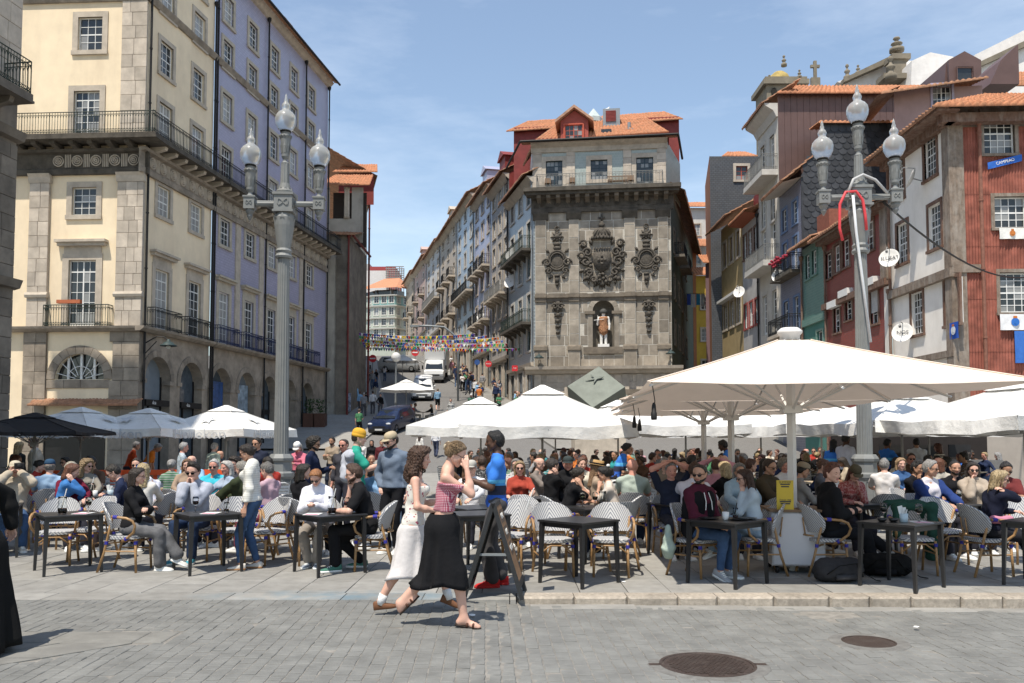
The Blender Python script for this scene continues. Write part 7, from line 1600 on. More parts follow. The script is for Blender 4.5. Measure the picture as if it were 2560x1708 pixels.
for px,py0,py1,Y,lab in((1637,955,1050,9.4,'black hanging lamp plug at the near corner of the big parasol'),(1588,1010,1070,13.4,'black hanging lamp plug at the far corner of the big parasol'),(1601,1020,1078,13.6,'second black lamp plug at the far corner of the big parasol')):
 a=P(px,py0,Y);c=P(px-2,py1,Y);t=thing('hanging_plug',lab,'plug',tuple(c));L=a.z-c.z;ob('cord',MB().tube([(0,0,.1),(.012,0,L*.5),(-.02,0,L)],.006,5).mesh('cord',mats=(pipe_m,)),t);ob('socket',MB().lathe([(.03,0),(.035,.02),(.033,.08),(.028,.085),(.022,.16),(.012,.19)],10).mesh('socket',True,(pipe_m,)),t)
cb=thing('parasol_cabinet','white box cabinet on castors with wooden top at the parasol foot','cabinet',(3.68,11.25,0),R(-6.5));ob('body',MB().cham(-.33,.33,-.33,.33,.1,.78,.02).mesh('body',mats=(mat('cabinet_white',(.60,.59,.60),.5,.04,3),)),cb);ob('top_board',MB().box(-.36,.36,-.36,.36,.785,.815).mesh('top',mats=(mat('board_brown',(.2,.13,.08),.7),)),cb)
for sx in(-1,1):
 for sy in(-1,1):ob('castor',MB().lathe([(.045,-.02),(.05,0),(.045,.02)],12,Matrix.Translation((sx*.26,sy*.26,.05))@Matrix.Rotation(R(90),4,'Y')).mesh('castor',True,(pipe_m,)),cb)
mn=thing('yellow_menu','yellow menu card standing on the cabinet top','menu',tuple(Vector((3.68,11.25,.815))+Vector((-.2,-.32,0))),R(-4));b=MB();b.box(-.105,.105,-.012,.012,0,.37);ob('card',b.mesh('card',mats=(mat('menu_yellow',(.55,.40,.05),.6,.05),)),mn)
for z,w in((.32,.12),(.29,.10),(.10,.14),(.075,.12)):ob('print',MB().box(-w/2,w/2,-.015,-.0125,z-.008,z+.008).mesh('print',mats=(MATS['dish_print'],)),mn)
ob('lettering',lettering('ITALIA 1920',.028,.001),mn,M=Matrix.Translation((0,-.0135,.12))@Matrix.Rotation(R(90),4,'X'),mats=(MATS['dish_print'],));ob('heading',lettering('SUMMER',.04,.001),mn,M=Matrix.Translation((0,-.0135,.345))@Matrix.Rotation(R(90),4,'X'),mats=(MATS['dish_print'],))
def rattan_mat():
 m,nt,b=nt_new('woven_rattan');s=sepxyz(nt,objco(nt));ax=mathn(nt,'ABSOLUTE',s[0]);v=mathn(nt,'ADD',mathn(nt,'ADD',mathn(nt,'MULTIPLY',ax,1.0),s[2]),mathn(nt,'MULTIPLY',s[1],.9))
 w=mathn(nt,'FRACT',mathn(nt,'MULTIPLY',v,25));f=ramp(nt,w,.60,.72);nt.links.new(mixc(nt,f,(.52,.515,.50),(.13,.14,.18)),b.inputs['Base Color']);b.inputs['Roughness'].default_value=.6
 bn=nd(nt,'ShaderNodeBump',Strength=.3,Distance=.004);nt.links.new(mathn(nt,'FRACT',mathn(nt,'MULTIPLY',v,102)),bn.inputs['Height']);nt.links.new(bn.outputs[0],b.inputs['Normal']);return m
rattan=rattan_mat();bamboo=mat('bamboo_brown',(.33,.19,.08),.45,.3,16,.15,60,spec=.5);binding=mat('blue_binding',(.035,.035,.28),.6,.1);black_t=mat('black_table',(.018,.018,.019),.38,.15,8,spec=.5)
def make_chair():
 t=thing('bistro_chair','woven bistro chair','chair',(0,-30,-9),0,'woven rattan bistro chairs')
 sb_=MB();n=20;o_=[(.225*math.copysign(abs(math.cos(a))**.5,math.cos(a)),.215*math.copysign(abs(math.sin(a))**.5,math.sin(a)))for a in[2*math.pi*i/n for i in range(n)]]
 sb_.add([(x,y,.425)for x,y in o_]+[(x,y,.462)for x,y in o_]+[(x*.9,y*.9,.468)for x,y in o_],[tuple(range(n-1,-1,-1)),tuple(range(2*n,3*n))]+[(i,(i+1)%n,n+(i+1)%n,n+i)for i in range(n)]+[(n+i,n+(i+1)%n,2*n+(i+1)%n,2*n+i)for i in range(n)]);ob('seat',sb_.mesh('seat',.7,(rattan,)),t)
 bb=MB();nu,nv=16,10;F0=[]
 for side in(0,1):
  for j in range(nv+1):
   v=j/nv;z=.54+.35*v;w=.275*math.sqrt(max(.03,1-((v-.42)/.60)**2*(.95 if v>.42 else.75)))
   for i in range(nu+1):
    s=2*i/nu-1;F0 .append((s*w,-.235-.11*v+.15*s*s*(w/.275)**2+(.028 if side else 0),z))
 S_=(nu+1)*(nv+1);bb.add(F0,[q for j in range(nv)for i in range(nu)for q in((j*(nu+1)+i,j*(nu+1)+i+1,(j+1)*(nu+1)+i+1,(j+1)*(nu+1)+i),tuple(S_+k for k in(j*(nu+1)+i,(j+1)*(nu+1)+i,(j+1)*(nu+1)+i+1,j*(nu+1)+i+1)))]+[(k,k+1,S_+k+1,S_+k)for j in(0,nv)for k in range(j*(nu+1),j*(nu+1)+nu)]+[(j*(nu+1)+e,(j+1)*(nu+1)+e,S_+(j+1)*(nu+1)+e,S_+j*(nu+1)+e)for j in range(nv)for e in(0,nu)]);ob('backrest',bb.mesh('backrest',.8,(rattan,)),t)
 for s in(-1,1):
  ob('arm',MB().tube([(s*.265,-.10,.715),(s*.275,-.02,.71),(s*.285,.10,.70),(s*.288,.18,.665),(s*.285,.215,.60),(s*.27,.19,.52),(s*.245,.11,.455),(s*.225,.02,.40)],.0165,8).mesh('arm',True,(bamboo,)),t)
  ob('leg',MB().tube([(s*.205,.185,.43),(s*.215,.205,.0)],.0165,8).mesh('leg',True,(bamboo,)),t);ob('leg',MB().tube([(s*.245,-.10,.73),(s*.215,-.17,.46),(s*.21,-.22,.25),(s*.22,-.30,0)],.0165,8).mesh('leg',True,(bamboo,)),t)
  for p_,d in(((s*.268,-.08,.714),(0,.055,-.004)),((s*.207,.19,.36),(0,0,.04)),((s*.232,.06,.42),(0,.03,.025)),((s*.213,-.19,.36),(0,.004,.04))):ob('binding',MB().tube([p_,Vector(p_)+Vector(d)],.024,8).mesh('binding',mats=(binding,)),t)
  ob('stretcher',MB().tube([(s*.21,.2,.27),(s*.212,-.22,.27)],.011,6).mesh('stretcher',mats=(bamboo,)),t)
 ob('stretcher',MB().tube([(-.2,.19,.39),(.2,-.18,.37)],.011,6).mesh('stretcher',mats=(bamboo,)),t);ob('stretcher',MB().tube([(.2,.19,.39),(-.2,-.18,.385)],.011,6).mesh('stretcher',mats=(bamboo,)),t);ob('stretcher',MB().tube([(-.2,.2,.30),(-.08,.2,.39),(.08,.2,.39),(.2,.2,.30)],.011,6).mesh('stretcher',True,(bamboo,)),t)
 ob('back_frame',MB().tube([(-.2,-.22,.5),(0,-.285,.5),(.2,-.22,.5)],.012,6).tube([(-.05,-.27,.5),(-.05,-.3,.72)],.009,5).tube([(.05,-.27,.5),(.05,-.3,.72)],.009,5).mesh('back_frame',True,(bamboo,)),t)
 return remember(t)
chair0=make_chair();used=[]
def chair(x,y,heading,label):
 if not used:used.append(1);chair0 .location=(x,y,0);chair0 .rotation_euler=(0,0,-R(heading));chair0['label']=label;return chair0
 return dup(chair0,(x,y,0),-R(heading),label)
def make_table():
 t=thing('cafe_table','black table','table',(0,-32,-9),0,'black square café tables');ob('table_top',MB().cham(-.35,.35,-.35,.35,.725,.75,.006).mesh('top',mats=(black_t,)),t)
 for sx in(-1,1):
  for sy in(-1,1):ob('leg',MB().add([(sx*.33-d,sy*.33-e,0)for d,e in((-.016,-.016),(.016,-.016),(.016,.016),(-.016,.016))]+[(sx*.31-d,sy*.31-e,.724)for d,e in((-.026,-.026),(.026,-.026),(.026,.026),(-.026,.026))],[(0,1,5,4),(1,2,6,5),(2,3,7,6),(3,0,4,7),(0,3,2,1),(4,5,6,7)]).mesh('leg',mats=(black_t,)),t)
 ob('apron',MB().box(-.3,.3,-.31,-.295,.67,.724).box(-.3,.3,.295,.31,.67,.724).box(-.31,-.295,-.29,.29,.67,.724).box(.295,.31,-.29,.29,.67,.724).mesh('apron',mats=(black_t,)),t);return remember(t)
table0=make_table();usedt=[]
def table(x,y,rz,label):
 if not usedt:usedt.append(1);table0 .location=(x,y,0);table0 .rotation_euler=(0,0,R(rz));table0['label']=label;return table0
 return dup(table0,(x,y,0),R(rz),label)
def glassm():
 m,nt,b=nt_new('clear_glass');b.inputs['Transmission Weight'].default_value=1;b.inputs['Roughness'].default_value=.02;b.inputs['IOR'].default_value=1.18;b.inputs['Base Color'].default_value=(.95,.97,.97,1);return m
gls=glassm();liq={n:mat('drink_'+n,c,.15,0,spec=.5)for n,c in(('orange',(.6,.25,.04)),('red',(.22,.01,.015)),('pale',(.5,.5,.18)),('white',(.62,.62,.58)))}
china=mat('white_china',(.75,.75,.73),.3,.02,spec=.5);darkpl=mat('black_plate',(.02,.02,.021),.3,.1,spec=.5);paper=mat('paper',(.72,.72,.70),.9,.05,20)
def ware(kind,p,label,drink='orange'):
 t=thing({'wine':'wine_glass','jug':'glass_jug','tumbler':'drink_glass','cup':'white_cup','plate':'plate','napkins':'napkin_holder','menu':'menu_sheet','bowl':'bowl','ashtray':'ashtray'}[kind],label,{'wine':'glass','jug':'jug','tumbler':'glass','cup':'cup','plate':'plate','napkins':'napkins','menu':'menu','bowl':'bowl','ashtray':'ashtray'}[kind],tuple(p))
 if kind=='wine':
  ob('bowl',MB().lathe([(.008,.085),(.03,.10),(.040,.13),(.040,.17),(.034,.205),(.032,.205),(.038,.17),(.038,.13),(.02,.10)],16,cap=False).mesh('bowl',True,(gls,)),t);ob('stem',MB().lathe([(.034,0),(.034,.003),(.006,.008),(.004,.05),(.008,.088)],12).mesh('stem',True,(gls,)),t);ob('drink',MB().lathe([(.012,.1),(.03,.108),(.0375,.13),(.0375,.148)],14).mesh('drink',True,(liq[drink],)),t)
 elif kind in('jug','tumbler'):
  k=1.0 if kind=='jug' else.6;ob('vessel',MB().lathe([(.045*k,0),(.055*k,.03*k),(.058*k,.10*k),(.045*k,.17*k),(.055*k,.22*k),(.052*k,.22*k),(.042*k,.17*k),(.054*k,.1*k),(.05*k,.03*k),(.04*k,.008)],16).mesh('vessel',True,(gls,)),t);ob('drink',MB().lathe([(.042*k,.01),(.051*k,.03*k),(.052*k,.07*k)],14).mesh('drink',True,(liq[drink],)),t);ob('straw',MB().tube([(-.02*k,0,.03*k),(.04*k,.02,.32*k)],.006,6).mesh('straw',mats=(china if kind=='jug' else pipe_m,)),t)
 elif kind=='cup':ob('cup',MB().lathe([(.028,0),(.034,.01),(.042,.095),(.039,.095),(.03,.012)],18).mesh('cup',True,(china,)),t)
 elif kind=='plate':ob('plate',MB().lathe([(.06,0),(.075,.006),(.125,.016),(.127,.02),(.08,.012),(.01,.01)],24).mesh('plate',True,(darkpl,)),t)
 elif kind=='bowl':ob('bowl',MB().lathe([(.03,0),(.05,.02),(.055,.045),(.05,.045),(.03,.01)],18).mesh('bowl',True,(darkpl,)),t)
 elif kind=='napkins':
  ob('holder',MB().lathe([(.04,0),(.044,.003),(.048,.10),(.045,.10),(.04,.006)],18).mesh('holder',True,(mat('pale_blue_holder',(.45,.55,.6),.4,.05),)),t)
  for k,a in enumerate((-14,2,16)):ob('napkin',MB().box(-.028,.028,-.004,.004,.01,.19-.02*k,M=Matrix.Rotation(R(a),4,'Y')@Matrix.Rotation(R(30*k),4,'Z')).mesh('napkin',mats=(paper,)),t)
 elif kind=='menu':ob('sheet',MB().box(-.10,.10,-.14,.14,0,.004).mesh('sheet',mats=(paper,)),t);ob('print',MB().box(-.08,.08,-.12,-.02,.004,.0055).mesh('print',mats=(mat('pink_print',(.55,.2,.3),.7,.4,30),)),t)
 return t
ab=G(1238,1492,0);sg=thing('a_board_sign','folding wooden menu board standing on the pavement by the waiter','sign board',(ab.x,ab.y+.12,0),R(-4));wood=mat('board_wood',(.27,.16,.09),.7,.35,7,.2,50)
for s in(-1,1):
 M=Matrix.Translation((0,0,1.02))@Matrix.Rotation(R(17*s),4,'Y');fr=MB()
 for y in(-.30,.26):fr.box(-.022,.022,y,y+.04,-1.065,.0,M=M)
 fr.box(-.022,.022,-.26,.26,-.05,.0,M=M).box(-.022,.022,-.26,.26,-.95,-.88,M=M);ob('frame',fr.mesh('frame',mats=(mat('board_frame',(.03,.032,.034),.6,.15,12),)),sg)
 ob('panel',MB().box(-.008+.012*(1 if s<0 else-1),.008+.012*(1 if s<0 else-1),-.26,.26,-.88,-.05,M=M).mesh('panel',mats=(wood if s<0 else mat('board_back',(.25,.25,.25),.7),)),sg)
M=Matrix.Translation((0,0,1.02))@Matrix.Rotation(R(-17),4,'Y');TM=M@Matrix.Translation((.026,0,0))@Matrix((Vector((0,0,1)),Vector((1,0,0)),Vector((0,1,0)))).transposed().to_4x4()
ob('print_panel',MB().box(.0205,.0225,-.2,.2,-.24,-.1,M=M).box(.0205,.0225,-.2,.2,-.42,-.28,M=M).box(.0205,.0225,-.14,.14,-.6,-.46,M=M).mesh('prints',mats=(mat('board_print',(.10,.07,.05),.6),)),sg)
TM=Matrix.Translation((0,0,1.02))@Matrix.Rotation(R(-17),4,'Y')@Matrix(((0,0,1,.024),(1,0,0,0),(0,1,0,0),(0,0,0,1)))
for tx,z in(('MENU',-.17),('GRILL',-.35),('PORTO',-.53)):ob('lettering',lettering(tx,.09,.001),sg,M=TM@Matrix.Translation((0,z,0)),mats=(china,))
ob('spreader',MB().box(-.17,.17,-.28,-.25,.46,.485).mesh('spreader',mats=(MATS['zinc'],)),sg);ob('top_flyer',MB().box(-.004,.004,-.12,.12,1.0,1.24,M=Matrix.Rotation(R(20),4,'Y')).mesh('flyer',mats=(paper,)),sg)
bz=mat('green_bronze',(.135,.15,.128),.6,.18,1.4,.2,20,metal=.25,dirt=.5,dscale=1.1,dcol=(.07,.08,.065),spec=.4);cc=P(1494,1002,41.2)
cu=thing('bronze_cube','green bronze cube sculpture balanced on its corner behind the white parasols','sculpture',(cc.x,41.2,0));Mc=Matrix.Translation((0,0,cc.z))@Matrix.Rotation(R(-12),4,'Z')@Matrix.Rotation(R(-41),4,'X')@Matrix.Rotation(R(47),4,'Y');h_=.98
ob('cube',MB().cham(-h_,h_,-h_,h_,-h_,h_,.015).mesh('cube',mats=(bz,)),cu,M=Mc);ob('pedestal',MB().box(-1.2,1.2,-1.2,1.2,0,cc.z-1.35).mesh('pedestal',mats=(granite_t,)),cu)
def dove(scale):
 V_,Q2=sdf_mesh([((-.3,0,0),(.2,0,.05),.06,.11),((.2,0,.05),(.34,0,.12),.08,.05),((0,.05,.05),(-.2,.42,.12),.07,.03),((0,-.05,.05),(-.15,-.4,.1),.07,.03),((-.3,0,0),(-.5,0,-.02),.05,.03)],.025,.04);return V_*scale,Q2
V_,Q2=dove(.9);ob('dove_relief',np_mesh('dove',V_,Q2,(bz,)),cu,M=Mc@Matrix.Translation((-.35,-h_-.05,.30))@Matrix.Rotation(R(90),4,'X')@Matrix.Rotation(R(60),4,'Z')@Matrix.Diagonal((1.1,.75,.5,1)));ob('dove_figure',np_mesh('dove2',V_*.8,Q2,(bz,)),cu,M=Mc@Matrix.Translation((h_*.9,-h_*.3,h_*1.0)))
def wheel(root,x,y,r,w=.2):
 b=MB();M=Matrix.Translation((x,y,r))@Matrix.Rotation(R(90),4,'Y');b.lathe([(r*.6,-w/2),(r*.95,-w/2),(r,-w*.35),(r,w*.35),(r*.95,w/2),(r*.6,w/2)],18,M,cap=False);o=ob('wheel',b.mesh('tyre',True,(mat('tyre',(.015,.015,.015),.9),)),root);b=MB();b.lathe([(r*.62,-w*.3),(r*.5,-w*.1),(.05,0),(r*.5,w*.1),(r*.62,w*.3)],10,M,cap=False);ob('rim',b.mesh('rim',mats=(MATS['zinc'],)),o)
carglass=mat('car_glass',(.02,.025,.03),.06,.2,2,spec=.6);lampg=mat('headlamp',(.5,.52,.55),.1,.05,spec=.6);bump_m=mat('bumper_black',(.02,.02,.021),.6)
def loft_body(root,name,st,m):
 b=MB();n=len(st[0][1]);vs=[(x,y,z)for y,r in st for x,z in r];fs=[(j*n+i,j*n+i+1,(j+1)*n+i+1,(j+1)*n+i)for j in range(len(st)-1)for i in range(n-1)];fs+=[tuple(range(n)),tuple(range(len(vs)-1,len(vs)-n-1,-1))];b.add(vs,fs);return ob(name,smooth_auto(b.mesh(name,False,(m,)),35),root)
def ring(w,z0,zb_,zt_,tw):h=[(-w*.9,z0),(-w,z0+.18),(-w,zb_-.06),(-w*.985,zb_)];t=[(-tw-.04,zt_-.09),(-tw+.05,zt_-.02),(-tw*.5,zt_)];q=h+t;return q+[(-x,z)for x,z in q[::-1]]
def car(label,loc,rz,L,W,H,hood,wsy,paint,roofend,cat,tilt=RSL,belt=.58):
 t=thing('parked_car' if cat=='car' else 'delivery_van',label,cat,loc,0);t.rotation_euler=(Matrix.Rotation(rz,3,'Z')@Matrix.Rotation(math.atan(tilt)if abs(rz)<1 else 0,3,'X')).to_euler();w=W/2;zb_=H*belt;f=-L/2
 st=[(f,ring(w*.80,.35,.62,.64,w*.7)),(f+.10,ring(w*.93,.22,hood*.86,hood*.88,w*.8)),(f+.35,ring(w*.98,.2,hood*.93,hood*.96,w*.84)),(f+wsy,ring(w,.2,hood*.98,hood,w*.86)),(f+wsy+.25,ring(w,.2,zb_,hood+(H-hood)*.42,w*.83)),(f+wsy+.75,ring(w,.2,zb_,H*.965,w*.76)),(f+wsy+1.3,ring(w,.2,zb_,H,w*.76)),(roofend,ring(w,.2,zb_,H*.985,w*.75)),(L/2-.12,ring(w*.96,.22,zb_,H*.80,w*.74)),(L/2,ring(w*.9,.3,zb_*.95,zb_,w*.7))]
 loft_body(t,'body',st,paint)
 y0,y1=f+wsy-.02,f+wsy+.80;z0,z1=hood+.03,H*.965;ob('windscreen',MB().add([(-w*.80,y0-.0,z0),(w*.80,y0,z0),(w*.70,y1-.06,z1-.02),(-w*.70,y1-.06,z1-.02),(0,y0-.05,z0+.0),(0,y1-.1,z1)],[(0,4,5,3),(4,1,2,5)]).mesh('windscreen',mats=(carglass,)),t)
 for s in(-1,1):
  yy=f+wsy+.75;ob('side_window',MB().add([(s*(w+.004),yy-.35,zb_+.02),(s*(w+.004),roofend-.1,zb_+.03),(s*(w*.80+.01),roofend-.25,H*.9),(s*(w*.80+.01),yy+.2,H*.9)],[(0,1,2,3)if s>0 else(3,2,1,0)]).mesh('side_window',mats=(carglass,)),t)
  ob('headlight',MB().ball((s*w*.72,f+.12,hood*.78),.2,.1,.085,10,6).mesh('headlight',True,(lampg,)),t);ob('mirror',MB().ball((s*(w+.11),f+wsy+.45,zb_+.08),.09,.06,.08,8,6).mesh('mirror',True,(paint,)),t)
  wheel(t,s*(w-.1),f+.85,.32);wheel(t,s*(w-.1),L/2-.8,.32)
 ob('bumper',MB().box(-w*.85,w*.85,f-.04,f+.2,.24,.44).mesh('bumper',mats=(bump_m,)),t);ob('grille',MB().box(-w*.5,w*.5,f-.012,f+.1,.5,.6).mesh('grille',mats=(bump_m,)),t);ob('number_plate',MB().box(-.26,.26,f-.055,f-.04,.34,.45).mesh('plate',mats=(china,)),t);return t
wht=mat('white_car_paint',(.72,.73,.73),.25,.03,4,spec=.5);blu=mat('navy_car_paint',(.012,.022,.06),.2,.05,4,spec=.6);silv=mat('silver_car_paint',(.38,.38,.37),.3,.04,metal=.4)
q=P(1052,996,72);car('white delivery van parked on the sloping street below the box truck',(q.x,74,ramp_z(74)),R(3),4.6,1.85,1.85,1.12,.95,wht,2.1,'van')
q=P(970,1072,55);car('dark blue car parked at the foot of the sloping street',(q.x,57.2,ramp_z(57.2)),R(-16),4.3,1.76,1.5,.95,1.05,blu,1.7,'car')
q=P(995,940,96);t=car('silver people carrier crossing the top of the street',(q.x,97,ramp_z(97)),R(92),4.6,1.8,1.75,1.05,1.0,silv,1.9,'car',0)
q=P(1086,955,86);tk=thing('box_truck','white box truck facing downhill on the street','truck',(q.x,88.5,ramp_z(88.5)));tk.rotation_euler=(math.atan(RSL),0,0)
ob('cargo_box',MB().cham(-1.12,1.12,-1.6,3.2,.9,3.45,.04).mesh('box',mats=(mat('truck_box',(.62,.62,.60),.5,.06,2,dirt=.2,dcol=(.35,.33,.3)),)),tk);loft_body(tk,'cab',[(-3.3,ring(.85,.45,.9,.95,.75)),(-3.2,ring(.98,.4,1.2,1.25,.85)),(-2.75,ring(1.0,.4,1.3,1.38,.88)),(-2.3,ring(1.0,.4,1.35,2.2,.84)),(-1.62,ring(1.0,.4,1.35,2.3,.84))],wht)
ob('windscreen',MB().add([(-.88,-2.78,1.42),(.88,-2.78,1.42),(.76,-2.30,2.14),(-.76,-2.30,2.14)],[(0,1,2,3)]).mesh('windscreen',mats=(carglass,)),tk);ob('air_deflector',MB().prism([(-1.0,2.28),(1.0,2.28),(.95,3.3),(-.95,3.3)],-1.9,-1.62).mesh('deflector',mats=(wht,)),tk);ob('bumper',MB().box(-.98,.98,-3.36,-3.1,.4,.72).mesh('bumper',mats=(MATS['dish_grey'],)),tk);ob('grille',MB().box(-.6,.6,-3.335,-3.2,.78,.92).mesh('grille',mats=(bump_m,)),tk)
for s in(-1,1):
 ob('headlight',MB().box(s*.8-.16,s*.8+.16,-3.34,-3.2,.78,.95).mesh('headlight',mats=(lampg,)),tk);ob('mirror',MB().box(s*1.18-.07,s*1.18+.07,-2.6,-2.5,1.35,1.75).mesh('mirror',mats=(bump_m,)),tk);wheel(tk,s*.85,-2.6,.38,.24);wheel(tk,s*.85,2.2,.38,.24)
def barrier(x,y,rz,label):
 t=thing('barrier',label,'barrier',(x,y,0),R(rz),'orange plastic barriers');b=MB();b.box(-1.0,1.0,-.04,.04,.88,1.0).box(-1.0,1.0,-.04,.04,.1,.2).box(-1.0,-.92,-.04,.04,.2,.88).box(.92,1.0,-.04,.04,.2,.88).box(-.92,.92,-.03,.03,.5,.58);[b.box(-.8+k*.4-.04,-.8+k*.4+.04,-.025,.025,.2,.88)for k in range(5)];ob('panel',b.mesh('panel',mats=(mat('orange_plastic',(.75,.11,.03),.5,.06),)),t)
 for s in(-1,1):ob('foot',MB().box(s*.7-.06,s*.7+.06,-.25,.25,0,.1).mesh('foot',mats=(bump_m,)),t)
barrier(XA(480,20.2),20.2,8,'orange plastic barrier behind the left tables, next to the lamp');barrier(XA(330,20.0),20.0,3,'orange plastic barrier behind the left tables, in the middle');barrier(XA(200,19.6),19.6,-4,'orange plastic barrier under the lettered parasol')
leafm=mat('plant_leaf',(.05,.10,.03),.6,.4,12,trans=.2)
for px,lab in((775,'potted plant by the violet building corner'),(800,'potted plant by the stained wall')):
 q=P(px,1040,58);t=thing('potted_plant',lab,'plant',(q.x,58,ramp_z(58)));ob('planter',MB().cham(-.4,.4,-.4,.4,0,1.0,.03).mesh('planter',mats=(mat('planter_brown',(.10,.05,.035),.8),)),t);b=MB()
 for k in range(160):
  a,r_,z=rnd.uniform(0,6.28),rnd.uniform(0,.5),rnd.uniform(1.0,1.9);c=Vector((r_*math.cos(a),r_*math.sin(a),z));d=Vector((math.cos(a),math.sin(a),rnd.uniform(0,1.2))).normalized()*rnd.uniform(.12,.28);s_=d.cross(Vector((0,0,1))).normalized()*.05;b.quad(c,c+d*.5+s_,c+d,c+d*.5-s_)
 ob('foliage',b.mesh('foliage',mats=(leafm,)),t)
bc=thing('bar_counter','grey bar counter with shelves of bottles and screens under the parasols','counter',(13.3,27,0));ob('counter',MB().box(-2.2,2.2,0,.6,0,.08).box(-2.2,2.2,0,.6,1.0,1.06).box(-2.2,-2.1,0,.6,.08,1.0).box(.4,2.2,0,.6,.08,1.0).box(-2.2,.4,.05,.6,.5,.54).mesh('counter',mats=(mat('counter_grey',(.16,.155,.15),.6),)),bc);ob('back_wall',MB().box(-2.6,2.6,1.6,1.7,0,2.4).mesh('back',mats=(mat('bar_dark',(.025,.02,.018),.8),)),bc)
for k in range(3):ob('screen',MB().box(-1.6+k*1.1,-.9+k*1.1,.2,.25,1.15,1.55).mesh('screen',mats=(bump_m,)),bc)
for k in range(14):ob('bottle',MB().lathe([(.04,0),(.04,.18),(.015,.24),(.015,.3)],8,Matrix.Translation((-2.0+k*.17,.3,.54))).mesh('bottle',True,(mat('bottle%d'%(k%3),((.3,.03,.02),(.25,.25,.24),(.05,.08,.05))[k%3],.3),)),bc)
def backpack(p,label,rz,c,s=1.0):
 t=thing('backpack',label,'backpack',tuple(p),rz);V_,Q2=sdf_mesh([((-.16*s,0,.13*s),(.16*s,0,.14*s),.13*s,.12*s),((-.1*s,-.06*s,.12*s),(.12*s,-.07*s,.11*s),.10*s,.09*s),((-.2*s,.03,.1*s),(.2*s,.03,.1*s),.08*s,.08*s)],.015,.03,wr=.006,ws=1.5);V_[:,2]=np.maximum(V_[:,2],.0);ob('bag',np_mesh('bag',V_,Q2,(cloth(c),)),t)
 ob('strap',MB().tube([(-.2*s,-.12*s,.1*s),(-.1*s,-.2*s,.2*s),(.1*s,-.2*s,.22*s),(.22*s,-.1*s,.06*s)],.014,6,flat=.4).mesh('strap',True,(cloth((.01,.01,.01)),)),t);ob('strap',MB().tube([(.2*s,-.1*s,.12*s),(.34*s,-.16*s,.03*s),(.42*s,-.1*s,.012*s)],.014,6,flat=.4).mesh('strap',True,(cloth((.01,.01,.01)),)),t);ob('pocket',MB().tube([(-.12*s,-.165*s,.07*s),(.1*s,-.165*s,.07*s)],.03*s,8).mesh('pocket',True,(cloth(tuple(x*1.5 for x in c)),)),t)
def at(px,d):return(XA(px,d),d,0)
def gingham():
 m,nt,b=nt_new('gingham');s=sepxyz(nt,objco(nt));f=[]
 for v in(mathn(nt,'ADD',s[0],mathn(nt,'MULTIPLY',s[1],1.0)),s[2]):f.append(ramp(nt,mathn(nt,'FRACT',mathn(nt,'MULTIPLY',v,66)),.48,.52))
 c=mixc(nt,f[0],(.62,.48,.50),(.42,.10,.15));c2=mixc(nt,f[0],(.44,.12,.17),(.26,.02,.06));nt.links.new(mixc(nt,f[1],c,c2),b.inputs['Base Color']);b.inputs['Roughness'].default_value=.9;return m
def stripes(name,c1,c2,freq,axis=2,th=.5):
 m,nt,b=nt_new(name);s=sepxyz(nt,objco(nt));f=ramp(nt,mathn(nt,'FRACT',mathn(nt,'MULTIPLY',s[axis],freq)),th-.03,th+.03);nt.links.new(mixc(nt,f,c1,c2),b.inputs['Base Color']);b.inputs['Roughness'].default_value=.9;return m
def spotted(name,base,spot,scale,lo=.62):
 m,nt,b=nt_new(name);f=ramp(nt,noise(nt,objco(nt),scale,2),lo,lo+.03);nt.links.new(mixc(nt,f,base,spot),b.inputs['Base Color']);b.inputs['Roughness'].default_value=.9;return m
def denim(name,c):return mat(name,c,.9,.35,7,.35,24,spec=.15,bdist=.012)
jean=denim('denim_blue',(.045,.085,.17));jean_l=denim('denim_light',(.24,.33,.43));jean_d=denim('denim_dark',(.02,.035,.075));jean_g=denim('denim_grey',(.12,.12,.125))
polo=None
def polo_mat():
 m,nt,b=nt_new('waiter_polo');s=sepxyz(nt,objco(nt));n=nt.nodes.new('ShaderNodeValToRGB');e=n.color_ramp.elements;n.color_ramp.interpolation='CONSTANT'
 nt.links.new(mathn(nt,'MULTIPLY',s[2],.5),n.inputs[0]);e[0].position=0;e[0].color=(.02,.10,.45,1);e[1].position=.53;e[1].color=(.015,.02,.05,1)
 for p,c in((.585,(.05,.28,.62,1)),(.60,(.10,.42,.72,1)),(.62,(.03,.18,.62,1))):q=e.new(p);q.color=c
 nt.links.new(n.outputs[0],b.inputs['Base Color']);b.inputs['Roughness'].default_value=.85;return m
polo=polo_mat()
TB={}
